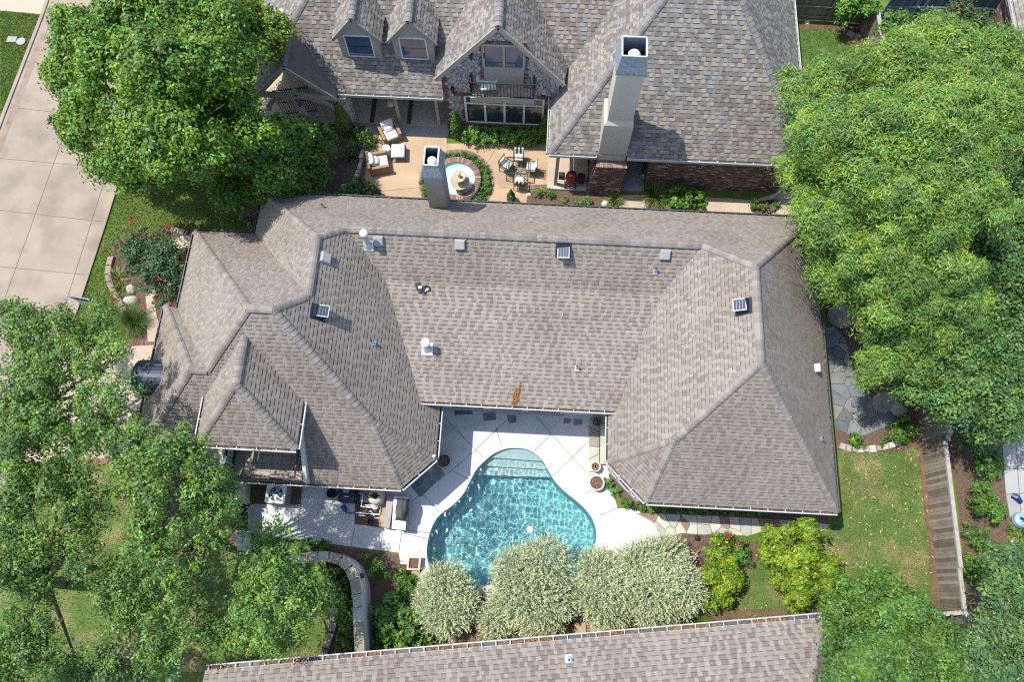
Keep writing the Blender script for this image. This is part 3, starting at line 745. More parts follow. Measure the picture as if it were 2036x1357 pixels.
# tower walls, terrace cut into the roof
MB().box(-11.55,-8.4,5.16,6.6,2.51,5.45).build('tower_wall', 'wall', house)
for x0 in (-8.40, -11.62):
    MB().add([(x0,3.42,2.51),(x0+.14,3.42,2.51),(x0+.14,5.15,2.51),(x0,5.15,2.51),(x0,3.42,3.0),(x0+.14,3.42,3.0),(x0+.14,5.15,4.6),(x0,5.15,4.6)], [(0,1,5,4),(1,2,6,5),(4,5,6,7),(3,0,4,7),(2,3,7,6)]).build('parapet_wall', 'wall', house)
MB().box(-8.36,-8.27,5.15,6.4,3.9,5.4).build('tower_side_wall', 'wall', house)
ter = MB().box(-11.48,-8.4,3.45,5.15,2.51,2.58).build('terrace_floor', 'joint', house)
tb = None
for i in range(8):
    for j in range(5):
        mw = Matrix.Translation((-11.40+i*.375, 3.5+j*.33, 2.58))
        if tb is None: o = MB().box(0,.36,0,.315,0,.03).build('tile', 'tile', ter, mw=mw); tb = o.data
        else: o = link('tile', tb, ter, mw=mw)
        v = random.uniform(.82, 1.15); o.color = (v, v, v, 1)
rl = MB(); ra = Vector((-11.42,5.1,2.6)); rb = Vector((-11.42,3.52,2.6)); rc = Vector((-8.62,3.52,2.6)); rd = Vector((-8.62,5.1,2.6)); up = Vector((0,0,1))
for a, b in ((ra,rb),(rb,rc),(rc,rd)):
    rl.bar(a+up*.95, b+up*.95, .06, .05); rl.bar(a+up*.1, b+up*.1, .04, .04); k = int((b-a).length/.14)
    for i in range(k+1): c = a+(b-a)*i/k; rl.bar(c, c+up*.93, .022, .022)
rl.build('terrace_railing', 'metal_dark', house)
# barrel dormer of dark metal on the street side
bc = onp(331, 742, W3); br_ = .72; z0 = 3.5
bd = MB(); pr_ = [(math.cos(t)*br_, math.sin(t)*br_) for t in np.linspace(0, math.pi, 17)]
x0, x1 = -15.55, -13.75; yc = at(330, 745, 3.9)[1]-.05
vs = []; 
for x in (x0, x1): vs += [(x, yc+c_, 3.35+s_) for c_, s_ in pr_]
bd.add(vs, [(i, i+1, 18+i, 17+i) for i in range(16)]); bd.add([(x1, yc+c_, 3.35+s_) for c_, s_ in pr_], [tuple(range(17))])
for k in range(1, 16, 4): 
    c_, s_ = pr_[k]; bd.bar((x0, yc+c_*1.01, 3.35+s_*1.01), (x1, yc+c_*1.01, 3.35+s_*1.01), .02, .03)
bd = bd.build('barrel_dormer', 'metal_blue', house)
MB().box(x0+.08, x0+.12, yc-br_*.97, yc+br_*.97, 2.7, 3.4).add([(x0+.1, yc+c_*.96, 3.35+s_*.96) for c_, s_ in pr_], [tuple(range(17))]).build('dormer_front', 'taupe2', bd)
MB().add([(x0+.1,yc-br_*.98,2.8),(x1,yc-br_*.98,3.5),(x1-.9,yc-br_*.98,3.36),(x0+.1,yc-br_*.98,3.36)], [(0,1,2,3)]).build('cheek', 'taupe2', bd)
# chimney
def chimney_cap(par, x0, x1, y0, y1, z, h, fl, tp, m, flue):
    mb = MB(); o = [(x0-fl,y0-fl),(x1+fl,y0-fl),(x1+fl,y1+fl),(x0-fl,y1+fl)]; t = [(x0-fl+tp,y0-fl+tp),(x1+fl-tp,y0-fl+tp),(x1+fl-tp,y1+fl-tp),(x0-fl+tp,y1+fl-tp)]; th = .045
    ti = [(t[0][0]+th,t[0][1]+th),(t[1][0]-th,t[1][1]+th),(t[2][0]-th,t[2][1]-th),(t[3][0]+th,t[3][1]-th)]
    oi = [(o[0][0]+th,o[0][1]+th),(o[1][0]-th,o[1][1]+th),(o[2][0]-th,o[2][1]-th),(o[3][0]+th,o[3][1]-th)]
    vs = [(*p,z) for p in o]+[(*p,z+.1) for p in o]+[(*p,z+h) for p in t]+[(*p,z+h) for p in ti]+[(*p,z+.05) for p in oi]
    fs = []
    for i in range(4):
        j = (i+1) % 4; fs += [(i,j,4+j,4+i),(4+i,4+j,8+j,8+i),(8+i,8+j,12+j,12+i),(12+i,12+j,16+j,16+i)]
    fs.append((0,3,2,1)); mb.add(vs, fs)
    cap = mb.build('chimney_cap', m, par)
    rim = MB()
    for i in range(4):
        a, b = Vector((*t[i], z+h)), Vector((*t[(i+1) % 4], z+h)); rim.bar(a, b, .05, .035)
    rim.build('cap_rim', 'gutter', cap)
    MB().box(x0-fl+.06, x1+fl-.06, y0-fl+.06, y1+fl-.06, z+.02, z+.05).build('cap_floor', 'black', cap)
    cx, cy, r = flue
    MB().lathe([(r*.6,.0),(r*.6,h*.55),(r,h*.56),(r,h*.66),(r*.7,h*.76),(0,h*.8)], (cx,cy,z+.05), 20).build('flue', 'pvc', cap)
c1 = MB().box(-4.36,-3.62,15.27,16.28,2.4,6.55).build('chimney', 'stucco', house)
chimney_cap(house, -4.36, -3.62, 15.27, 16.28, 6.5, .75, .07, .16, 'zinc', (-3.98, 15.7, .2))
# vents on the roof
def upright(px, py, pl): return onp(px, py, pl)
def normal_of(pl): return Vector((-pl[0], -pl[1], 1)).normalized()
def on_slope(pl):
    n = normal_of(pl); h = Vector((0,0,1)).cross(n).normalized(); return h, n.cross(h), n
def flue_pipe(px, py, pl, r, hgt, capped=True):
    c = upright(px, py, pl); h, u, n = on_slope(pl)
    b = MB().obox(c+n*.05, h, u, n, r*1.7, r*1.9, .006).build('pipe_flashing', 'metal', house)
    p = MB(); p.lathe([(r*1.5,-.08),(r*1.15,.14),(r*.85,.2),(r*.85,hgt)], c, 18); p.build('pipe', 'metal', b)
    if capped: MB().lathe([(r*.85,hgt-.02),(r*1.35,hgt-.02),(r*1.35,hgt+.07),(r*1.1,hgt+.12),(0,hgt+.14)], c, 20).build('pipe_cap', 'pvc', b)
flue_pipe(733, 488, S2a, .115, 1.0); flue_pipe(850, 694, S2b, .135, .75)
for (px, py, pl) in ((1302,540,S2a),(741,683,E1),(1147,733,S2b),(643,413,N_),(1632,874,EE)): flue_pipe(px, py, pl, .055, .3, False)
def box_vent(px, py, pl):
    c = onp(px, py, pl); h, u, n = on_slope(pl); mb = MB(); s0, s1 = .2, .15
    pts = lambda s, z: [c+h*sx*s+u*sy*s+n*z for sx, sy in ((-1,-1),(1,-1),(1,1),(-1,1))]
    v = pts(.2, 0)+pts(.2, .13)+pts(.165, .17); f = [(8,9,10,11)]
    for i in range(4): j = (i+1) % 4; f += [(i,j,4+j,4+i),(4+i,4+j,8+j,8+i)]
    mb.add(v, f).build('box_vent', 'conc_grey', house)
for px, py, pl in ((753,478,S2a),(915,485,S2a),(1322,505,S2a),(645,514,E1)): box_vent(px, py, pl)
def solar_fan(px, py, pl, ry):
    c = onp(px, py, pl); h, u, n = on_slope(pl)
    b = MB().obox(c+n*.035, h, u, n, .30, .32, .01).build('solar_vent', 'metal_blue', house)
    MB().obox(c+n*.14, h, u, n, .24, .22, .09).build('housing', 'black', b)
    up = (n*.6+Vector((-.15,.1,1))).normalized(); hh = Vector((1,0,0)); hh = (hh-up*hh.dot(up)).normalized(); uu = up.cross(hh)
    q = c+n*.31
    MB().obox(q, hh, uu, up, .235, .235, .016).build('panel_frame', 'gutter', b)
    pm = MB()
    for i in range(4): pm.obox(q+hh*(-.155+i*.103)+up*.018, hh, uu, up, .046, .20, .004)
    pm.build('solar_cells', 'metal_blue', b)
    st_ = MB()
    for sx in (-1, 1): st_.bar(c+h*sx*.2+n*.2, q+hh*sx*.2-uu*.2, .02, .02)
    st_.build('bracket', 'metal', b)
solar_fan(1120, 496, S2a, 0); solar_fan(632, 622, E1, 0); solar_fan(1480, 611, WE, 0)
c = onp(1620, 733, EE); h, u, n = on_slope(EE); MB().obox(c+n*.12, h, u, n, .16, .07, .10).build('box_vent', 'pvc', house)

# ------------------------------------------------------------ the northern neighbour with the courtyard
nh = thing('courtyard_house', 'house with multicoloured shingles, two dormers and a stone gable balcony across the courtyard', 'house', (2, 24, 0))
nS = (0, 1.16, 3-1.16*18.95); nW = (1.16, 0, 3-1.16*.72); nE = (-1.2, 0, 3+1.2*12.52); nB = (0, 1.05, 2.8-1.05*21.9)
NV = 34.
nr = Roof(nh, 'multi', 'shingle_n', 'capn', .185)
c0 = cross(nS, nW, Z(3)); c1 = cross(nS, nE, Z(3)); rT = cross(nS, nW, nE)
nr.facet([c0, c1, rT])
rN = Vector((rT.x, NV, rT.z)); nr.facet([c1, Vector((c1.x, NV, 3)), rN, rT])
wv0 = cross(nW, nB, Z(3.0)); wv0 = Vector((c0.x, (3-nB[2])/nB[1], 3.0)); wvt = cross(nW, nB, Z(9.0)); 
vt = Vector(((9-nW[2])/nW[0], (9-nB[2])/nB[1], 9))
nr.facet([c0, rT, rN, Vector((vt.x, NV, 9)), vt, wv0])
# main slope b behind dormers and gable
gx0, gx1, gap = -4.68, 1.25, -1.6; gv = 21.9; gz0, gz1 = 4.15, 7.82; gp = (gz1-gz0)/(gap-gx0)
gL = (gp, 0, gz0-gp*gx0); gR = (-gp, 0, gz0+gp*gx1-.0); gap = (gR[2]-gL[2])/(2*gp); gz1 = gL[0]*gap+gL[2]
cz = 4.9; cxr = -11.44; cL = (1.13, 0, cz-1.13*cxr); cR = (-1.13, 0, cz+1.13*cxr)
bz = lambda v: nB[1]*v+nB[2]
c_apex = Vector((cxr, 21.55, cz)); c_back = Vector((cxr, (cz-nB[2])/nB[1], cz)); c_rk = Vector((-9.52, 21.55, cR[0]*-9.52+cR[2]))
hipT = Vector((cxr+4.2, c_back.y+4.2, cz+4.2*1.05))
gvL = cross(gL, nB, Z(gz0)); gvL = Vector((gx0, (gz0-nB[2])/nB[1], gz0)); gvA = Vector((gap, (gz1-nB[2])/nB[1], gz1))
gRw = cross(gR, nB, nW)
bl = Vector((-9.45, 21.9, 2.8)); 
nr.facet([bl, Vector((gx0+.25, 21.9, 2.8)), Vector((gx0+.25, gvL.y, gz0)), gvL, gvA, gRw, vt, hipT, c_back])
nr.facet([Vector((gx0, gv-.05, gz0)), Vector((gap, gv-.05, gz1)), gvA, gvL])
gr0 = Vector((gx1, gv-.05, gR[0]*gx1+gR[2])); 
nr.facet([Vector((gap, gv-.05, gz1)), gr0, Vector((gx1, 22.9, gr0.z)), gRw, gvA])
nr.facet([c_apex, c_rk, bl, c_back]); nr.facet([c_apex, c_back, Vector((-13.6, c_back.y, cL[0]*-13.6+cL[2])), Vector((-13.6, 21.55, cL[0]*-13.6+cL[2]))])
wl = Vector((-13.6, c_back.y, 2.4)); nr.facet([c_back, hipT, Vector((hipT.x, NV, hipT.z)), Vector((-14.2, NV, 2.2)), Vector((-14.2, 25.5, 2.2)), ][:0] or [c_back, hipT, Vector((-14.2, hipT.y, bz(hipT.y)-1.05*(hipT.x+14.2))), Vector((-14.2, c_back.y, cz-1.05*(14.2+cxr)))])
for a, b in [(c0, rT), (c1, rT), (rT, rN), (Vector((gap, gv-.1, gz1)), gvA), (c_apex, c_back), (c_back, hipT)]: nr.hip(a, b, .24, .17)
# dormers
def dormer(u0, u1, v0, zb, ze, za):
    um = (u0+u1)/2; ov = .18; vb = (ze-nB[2])/nB[1]+.02; va = (za-nB[2])/nB[1]; p_ = (za-ze)/(um-u0+ov)
    L_ = [Vector((u0-ov, v0-ov, ze)), Vector((um, v0-ov, za)), Vector((um, va, za)), Vector((u0-ov, vb, ze))]
    Rr = [Vector((u1+ov, v0-ov, ze)), Vector((u1+ov, vb, ze)), Vector((um, va, za)), Vector((um, v0-ov, za))]
    nr.facet(L_); nr.facet(Rr); nr.hip(Vector((um, v0-ov-.03, za)), Vector((um, va, za)), .24, .15)
    zm = ze+(ov)*p_
    w = MB(); w.add([(u0,v0,zb),(u1,v0,zb),(u1,v0,zm),(um,v0,za-.05),(u0,v0,zm),(u0,vb+.4,zb+.3),(u0,vb+.4,zm),(u1,vb+.4,zb+.3),(u1,vb+.4,zm)], [(0,1,2,3,4),(5,0,4,6),(1,7,8,2)])
    d = w.build('dormer', 'taupe2', nh)
    bb = MB()
    for (a, b) in ((L_[0], L_[1]), (L_[1], Rr[0])): bb.bar(a-Vector((0,.0,.08)), b-Vector((0,.0,.08)), .05, .14)
    bb.build('rake_board', 'taupe', d)
    f = MB(); wx0, wx1, wz0, wz1 = um-.60, um+.60, zb+.12, zm-.12
    for x in (wx0, wx1): f.box(x-.03, x+.03, v0-.04, v0+.02, wz0, wz1)
    for z in (wz0, wz1): f.box(wx0, wx1, v0-.045, v0+.02, z-.03, z+.03)
    f = f.build('window', 'white', d)
    MB().box(wx0, wx1, v0-.02, v0-.01, wz0, wz1).build('pane', 'glass_blue', f)
    mm = MB(); 
    for k in range(1, 4): x = wx0+(wx1-wx0)*k/4; mm.box(x-.008, x+.008, v0-.026, v0-.021, wz0+.7*(wz1-wz0), wz1)
    mm.box(wx0, wx1, v0-.03, v0-.022, wz0+.48*(wz1-wz0), wz0+.52*(wz1-wz0)); mm.build('muntin', 'glass', f)
dormer(-9.10, -7.25, 23.0, 3.95, 5.30, 6.62); dormer(-6.62, -4.77, 23.0, 3.95, 5.30, 6.62)
nr.finish()
WG = dict(m_out='gutter', m_in='gutter', litter=.12, step=.75)
gutter(nh, c0, Vector((2.9, c0.y, 3)), (0,-1), **WG); gutter(nh, Vector((4.3, c0.y, 3)), c1, (0,-1), **WG); gutter(nh, wv0, c0, (-1,0), **WG)
gutter(nh, c1, Vector((c1.x, NV, 3)), (1,0), **WG); gutter(nh, bl, Vector((gx0+.25, 21.9, 2.8)), (0,-1), **WG)
# brickwork: courses of single bricks in front of a mortar wall
def brickwork(par, o, h, up, n, w, z, m='brick', bw=.215, bh=.072, name='brick_course', var=.3, mask=None):
    mb = MB(); o = Vector(o); h = Vector(h).normalized(); up = Vector(up).normalized(); n = Vector(n).normalized(); k = 0; zz = 0
    while zz < z-.02:
        x = -(k % 2)*bw/2
        while x < w:
            a, b = max(x+.005, 0), min(x+bw-.007, w)
            if b-a > .03 and (mask is None or mask((a+b)/2, zz+bh/2)):
                r = random.random()
                if r < .12: t = (1.9, 3.1, 3.4)
                elif r < .26: t = (.35, .6, .75)
                else: v = random.uniform(.6, 1.35); t = (v, v*random.uniform(.8, 1.2), v*random.uniform(.8, 1.2))
                d = random.uniform(.0, .012)
                z0, z1 = zz+.004, min(zz+bh-.006, z)
                q = [o+h*a+up*z0, o+h*b+up*z0, o+h*b+up*z1, o+h*a+up*z1]; p = [v_+n*(.012+d) for v_ in q]
                mb.add([*q, *p], [(4,5,6,7),(0,1,5,4),(1,2,6,5),(2,3,7,6),(3,0,4,7)], t)
            x += bw
        zz += bh; k += 1
    ob = mb.build(name, m, par); ob['kind'] = 'stuff'; return ob
wall_ = MB(); wall_.box(5.57, 12.2, 19.25, 19.6, 0, 2.95); wall_.box(5.55, 5.9, 19.25, 23, 0, 2.95); wall_.box(.9, 5.6, 22.2, 22.6, 0, 3.0)
bwall = wall_.build('brick_wall', 'mortar', nh)
brickwork(bwall, (5.57,19.25,0), (1,0,0), (0,0,1), (0,-1,0), 6.6, 2.85); brickwork(bwall, (5.55,22.5,0), (0,-1,0), (0,0,1), (-1,0,0), 3.2, 2.85)
MB().box(5.57,12.2,19.0,23,2.9,2.96).box(.9,5.6,19.1,22.6,2.86,2.92).build('soffit', 'taupe2', nh)
# tall stucco chimney on its brick base
ch = MB().add([(2.66,18.64,0),(4.30,18.64,0),(4.36,20.3,0),(2.8,20.3,0),(2.94,18.64,2.45),(4.36,18.64,2.45),(4.36,20.3,2.45),(2.94,20.3,2.45)], [(0,1,5,4),(1,2,6,5),(2,3,7,6),(3,0,4,7),(4,5,6,7)]).build('brick_chimney', 'mortar', nh)
hh = Vector((1,0,0)); 
brickwork(ch, (2.66,18.64,0), (1,0,0), (0,0,1), (0,-1,0), 1.68, 2.4, mask=lambda x, z: x > .02+.28*z/2.45)
brickwork(ch, (4.36,18.66,0), (0,1,0), (0,0,1), (1,0,0), 1.6, 2.4)
brickwork(ch, (2.80,20.2,0), (-.08,-1.55,0), (.06,0,1), (-1,0,.1), 1.5, 2.4)
for i in range(17): 
    o = MB().box(2.93+i*.085, 3.005+i*.085, 18.60, 18.85, 2.45, 2.53).build('brick', 'brick', ch); v = random.uniform(.9, 1.7); o.color = (v, v*1.15, v*1.15, 1)
st = MB().box(2.97,4.25,18.98,20.35,2.5,5.2).add([(2.97,18.98,5.2),(4.25,18.98,5.2),(4.25,20.35,5.2),(2.97,20.35,5.2),(3.09,19.10,5.42),(4.17,19.10,5.42),(4.17,20.25,5.42),(3.09,20.25,5.42)], [(0,1,5,4),(1,2,6,5),(2,3,7,6),(3,0,4,7)])
st.box(3.09,4.17,19.10,20.15,5.4,8.45).build('chimney_stack', 'stucco_n', nh)
chimney_cap(nh, 3.09, 4.17, 19.10, 20.15, 8.4, .95, .06, .13, 'zinc', (3.66, 19.5, .24))
# stone gable with balcony
gw = MB(); zsh = lambda u: min(gL[0]*u+gL[2], gR[0]*u+gR[2])-.08
gw.add([(gx0+.25,22.1,0),(gx1-.2,22.1,0),(gx1-.2,22.1,zsh(gx1-.2)),(gap,22.1,zsh(gap)),(gx0+.25,22.1,zsh(gx0+.25)),(gx0+.25,24,0),(gx0+.25,24,zsh(gx0+.25)),(gx1-.2,24,0),(gx1-.2,24,zsh(gx1-.2))], [(0,1,2,3,4),(5,0,4,6),(1,7,8,2)])
gwall = gw.build('gable_wall', 'mortar_l', nh)
WX0, WX1, WZ0, WZ1 = -3.42, .36, .72, 2.75; DX0, DX1, DZ0, DZ1 = -2.42, -.62, 4.85, 6.32
def inwin(u, z, m=.0): return (WX0-m < u < WX1+m and WZ0-m < z < WZ1+m) or (DX0-m < u < DX1+m and 3.4 < z < DZ1+m)
def trim(u, z):
    e = .15+.10*((int(z/.28)) % 2)
    return (abs(u-(gx0+.25)) < e) or (abs(u-WX0) < e and WZ0-.2 < z < WZ1+.25) or (abs(u-WX1) < e and WZ0-.2 < z < WZ1+.25) or (abs(u-DX0) < e and 3.4 < z < DZ1+.2) or (abs(u-DX1) < e and 3.4 < z < DZ1+.2) or zsh(u)-z < .17
outl = [(gx0+.25,0),(gx1-.2,0),(gx1-.2,zsh(gx1-.2)),(gap,zsh(gap)),(gx0+.25,zsh(gx0+.25))]
sm = MB()
for i, cell in voronoi_cells(seeds_in(outl, .22), outl, .018):
    cu = sum(p[0] for p in cell)/len(cell); cz_ = sum(p[1] for p in cell)/len(cell)
    if inwin(cu, cz_, .08) or trim(cu, cz_): continue
    dpt = random.uniform(.03, .075); v = random.uniform(.72, 1.22); k = len(cell)
    ins = [(cu+(a-cu)*.86, cz_+(b-cz_)*.86) for a, b in cell]
    sm.add([(a,22.1,b) for a, b in cell]+[(a,22.1-dpt,b) for a, b in ins], [tuple(range(k, 2*k))]+[(j, (j+1) % k, k+(j+1) % k, k+j) for j in range(k)], (v, v*random.uniform(.94,1.0), v*random.uniform(.88,1.02)))
sm.build('stone', 'stone', gwall)['kind'] = 'stuff'
brickwork(gwall, (gx0+.25,22.1,0), (1,0,0), (0,0,1), (0,-1,0), gx1-gx0-.45, 8, mask=lambda x, z: z < zsh(x+gx0+.25)-.05 and trim(x+gx0+.25, z) and not inwin(x+gx0+.25, z, .03))
brickwork(gwall, (gx0+.25,23.9,0), (0,-1,0), (0,0,1), (-1,0,0), 1.8, 4.0)
def soldier(x0, x1, z, hgt, par, n_):
    w = (x1-x0)/n_
    for i in range(n_):
        o = MB().box(x0+i*w+.006, x0+(i+1)*w-.006, 21.99, 22.12, z, z+hgt).build('brick', 'brick', par); v = random.uniform(.6, 1.3); o.color = (v, v, v, 1)
soldier(DX0-.1, DX1+.1, DZ1+.02, .2, gwall, 22); soldier(WX0-.25, WX1+.3, WZ0-.26, .2, gwall, 44); soldier(WX0-.5, WX0+.25, WZ1+.03, .2, gwall, 9); soldier(WX1-.3, WX1+.45, WZ1+.03, .2, gwall, 9)
MB().box(WX0-.28, WX1+.3, 21.93, 22.1, WZ0-.07, WZ0-.0).build('window_sill', 'brick', gwall)
f = MB()
for x in (WX0, WX0+.95, WX0+1.9, WX0+2.85, WX1): f.box(x-.05, x+.05, 22.0, 22.09, WZ0, WZ1)
for z in (WZ0, WZ1-.52, WZ1): f.box(WX0, WX1, 21.995, 22.09, z-.04, z+.04)
f = f.build('window', 'white', gwall)
for k in range(4): 
    x = WX0+.95*k; MB().box(x+.05, x+.9, 22.04, 22.06, WZ0+.04, WZ1-.56).build('pane', 'glass', f); MB().box(x+.05, x+.9, 22.04, 22.06, WZ1-.48, WZ1-.04).build('pane', 'glass', f)
f = MB()
for x in (DX0, (DX0+DX1)/2, DX1): f.box(x-.06, x+.06, 21.98, 22.09, DZ0, DZ1)
for z in (DZ0, DZ1): f.box(DX0, DX1, 21.975, 22.09, z-.06, z+.06)
f.box(DX0, DX1, 22.0, 22.09, 3.4, DZ0-.06)
f = f.build('balcony_door', 'taupe2', gwall)
for x in (DX0, (DX0+DX1)/2): MB().box(x+.08, x+.82, 22.03, 22.05, DZ0+.08, DZ1-.08).build('pane', 'glass_blue', f)
MB().box(DX0+.02, DX0+.06, 21.93, 21.98, DZ0+.7, DZ0+1.0).build('handle', 'black', f)
cm = MB()
for x in (DX0+.1, (DX0+DX1)/2+.12):
    for k in range(7): cm.box(x+k*.1, x+k*.1+.07, 22.055, 22.075, DZ0+.1, DZ1-.1)
cm.build('curtain', 'cushion', f)
bx0, bx1, by0 = -3.02, -.12, 21.45; bzf = 3.5
bal = MB().box(bx0, bx1, by0, 22.05, bzf-.28, bzf).build('balcony', 'conc_tan', nh)
MB().box(bx0-.05, bx1+.05, by0-.08, by0-.003, bzf-.3, bzf+.02).build('fascia', 'taupe2', bal)
r_ = MB(); 
for a, b in (((bx0,by0),(bx1,by0)),((bx0,by0),(bx0,22.0)),((bx1,by0),(bx1,22.0))):
    a = Vector((*a,bzf)); b = Vector((*b,bzf)); r_.bar(a+up*1.0, b+up*1.0, .05, .04); r_.bar(a+up*.08, b+up*.08, .04, .03); k = int((b-a).length/.15)
    for i in range(k+1):
        c = a+(b-a)*i/k; r_.bar(c-up*.05, c+up*1.0, .032, .032)
        if abs(a.x-b.x) < .1 and i: 
            for q_ in (.2, .45, .7): r_.tube([c+up*q_+Vector((sg*.07*math.sin(t), 0, .12*math.cos(t))) for sg in (1,) for t in np.linspace(0, 6.2, 7)], .016, 4)
r_.build('balcony_railing', 'metal_dark', bal)
rb_ = MB()
rb_.bar((gx0,gv-.08,gz0-.1),(gap,gv-.08,gz1-.1),.06,.2); rb_.bar((gap,gv-.08,gz1-.1),(gx1,gv-.08,gr0.z-.1),.06,.2); rb2 = MB(); rb2.bar(c_apex-up*.1, c_rk-up*.1, .06, .2); rb2.bar(c_apex-up*.1, Vector((-13.6,21.55,cL[0]*-13.6+cL[2]-.1)), .06, .2); rb2.build('porch_rake_board', 'taupe2', nh)
rb_.build('rake_board', 'taupe2', nh)
def wall_lamp(u, z):
    b = MB().box(u-.06,u+.06,21.86,22.06,z,z+.26).add([(u-.09,21.83,z+.26),(u+.09,21.83,z+.26),(u+.09,22.06,z+.26),(u-.09,22.06,z+.26),(u,21.95,z+.36)], [(0,1,4),(1,2,4),(2,3,4),(3,0,4)]); b.build('wall_lamp', 'black', nh)
wall_lamp(-2.95, 5.5); wall_lamp(-3.95, 3.1)
# covered porch between the pillar and the gable
PV = at(735, 243)[1]
MB().box(-14.2, gx0+.25, 22.05, 25.5, -.1, .16).build('porch_floor', 'conc_tan', nh)
MB().box(-9.3, gx0+.3, 21.55, 22.05, -.1, .06).build('porch_step', 'conc_grey', nh)
pb = MB()
for u in (-8.35, -6.45):
    for k in range(24):
        o = MB().box(u-.11, u+.11, 22.1+k*.1, 22.185+k*.1, .15, .185).build('brick', 'brick', nh); v = random.uniform(.25, .6); o.color = (v, v*1.3, v*1.4, 1)
MB().box(-14.2, gx0+.3, 25.3, 25.6, 0, 4).build('porch_wall', 'stucco_n', nh)
MB().box(-9.4, gx0+.3, 22.08, 22.28, 2.42, 2.72).box(-6.95,-6.80,22.1,22.26,.1,2.6).box(-4.95,-4.8,22.1,22.26,.1,2.6).build('porch_beam', 'taupe2', nh)
ap = MB(); ap.bar((-13.4,21.62,2.75),(-9.7,21.62,2.75),.14,.3); ap.bar((cxr,21.62,2.75),(cxr,21.62,4.7),.12,.14)
for t in range(10):
    a0, a1 = math.pi*t/10, math.pi*(t+1)/10; ap.bar((-11.4+1.7*math.cos(a0),21.6,1.55+1.15*math.sin(a0)),(-11.4+1.7*math.cos(a1),21.6,1.55+1.15*math.sin(a1)),.12,.2)
ap.build('arch_beam', 'taupe2', nh)
pil = MB().box(-9.75,-9.15,21.7,22.3,0,2.6).build('stone_pillar', 'mortar', nh)
ps = MB(); 
for fx, (o_, h_, n_) in enumerate((((-9.75,21.7),(1,0),(0,-1)), ((-9.75,22.3),(0,-1),(-1,0)), ((-9.15,21.7),(0,1),(1,0)))):
    ol = [(0,0),(.6,0),(.6,2.6),(0,2.6)]
    for i, cell in voronoi_cells(seeds_in(ol, .22), ol, .02):
        cu = sum(p[0] for p in cell)/len(cell); cz_ = sum(p[1] for p in cell)/len(cell); k = len(cell); dp = random.uniform(.02, .05); v = random.uniform(.7, 1.15)
        W_ = lambda a, b, d: (o_[0]+h_[0]*a+n_[0]*d, o_[1]+h_[1]*a+n_[1]*d, b)
        ps.add([W_(a, b, 0) for a, b in cell]+[W_(cu+(a-cu)*.86, cz_+(b-cz_)*.86, dp) for a, b in cell], [tuple(range(k, 2*k))]+[(j, (j+1) % k, k+(j+1) % k, k+j) for j in range(k)], (v, v, v*.97))
ps.build('stone', 'stone', pil)['kind'] = 'stuff'
gt = MB()
for k in range(16): gt.bar((-12.9+k*.11, 22.3+k*.02, .15),(-12.9+k*.11, 22.3+k*.02, 2.2),.025,.025)
for z in (.3, 1.2, 2.1): gt.bar((-12.9,22.3,z),(-11.2,22.6,z),.04,.03)
gt.build('iron_gate', 'metal_dark', nh)
bell = at(765, 202, 1.9)
MB().lathe([(0,.22),(.12,.2),(.17,.05),(.18,0),(0,-.02)], (-7.1,22.0,1.9), 16).build('porch_lantern', 'sand', nh)
# grill alcove floor, post
MB().box(.75, 2.75, 18.95, 22.2, -.1, .10).build('alcove_floor', 'conc_tan', nh); MB().box(4.3,5.57,18.9,22.2,-.1,.09).build('alcove_floor', 'conc_grey', nh)
MB().box(1.08,1.24,18.98,19.14,.1,2.9).build('porch_post', 'taupe2', nh)
stn = MB()
for k in range(14): stn.obox((.82+k*.145, 18.87, .03), (1,random.uniform(-.1,.1),0), (0,1,0), (0,0,1), .066, .1, .07+random.uniform(-.01,.01), (random.uniform(.85,1.25),)*3)
stn.build('stone_edge', 'lime', nh)
dsp = MB().bar(at(1567,368,1.2), at(1528,398,.15), .11, .09); dsp.build('downpipe', 'taupe2', nh)
MB().tube([at(1528,398,.15), at(1524,408,.1), at(1527,418,.08), at(1530,424,.06)], .08, 8).build('drain_hose', 'black', nh)
# ------------------------------------------------------------ southern neighbour: only the roof edge is in view
shh = thing('southern_house', 'house with brown grey shingle roof, its eave cutting along the bottom edge', 'house', (0.5, -6, 0))
A8 = math.atan2(3.0, 22.76); ax = Vector((math.cos(A8), math.sin(A8), 0)); ay = Vector((math.sin(A8), -math.cos(A8), 0))
o8 = Vector(at(408,1335,2.8)); e8 = o8+ax*(Vector(at(1636,1230,2.8))-o8).length; sp = .52
sr = Roof(shh, 'south', 'shingle', 'cap', .175)
U = Vector((0,0,1)); D8 = 7.5
pR = e8-ax*D8*.62+ay*D8+U*sp*D8; pL = o8+ay*D8+U*sp*D8
sr.facet([o8, e8, pR, pL]); sr.facet([e8, e8+ay*9, pR+ay*(9-D8), pR])
sr.hip(e8, pR, .22, .17); sr.finish()
gutter(shh, o8, e8, -ay, m_out='gutter', litter=1.3, step=.53, w=.19); gutter(shh, e8, e8+ay*9, ax, m_out='gutter', litter=.6)
sw = MB(); sw.bar(o8+ay*.5+ax*.4-U*1.5, e8+ay*.5-ax*.4-U*1.5, .2, 2.8); sw.bar(o8+ax*.4+ay*.5-U*1.5, o8+ax*.4+ay*7-U*1.5, .2, 2.8); sw.bar(e8-ax*.4+ay*.5-U*1.5, e8-ax*.4+ay*8-U*1.5, .2, 2.8); sw.build('wall', 'wall', shh)
sh_n = Vector(ay)*-sp; 
plS = (-ay.x*-sp*-1 if False else ay.x*sp, ay.y*sp, 0); plS = (plS[0], plS[1], o8.z-plS[0]*o8.x-plS[1]*o8.y)
c = onp(1131, 1312, plS); h, u, n = on_slope(plS)
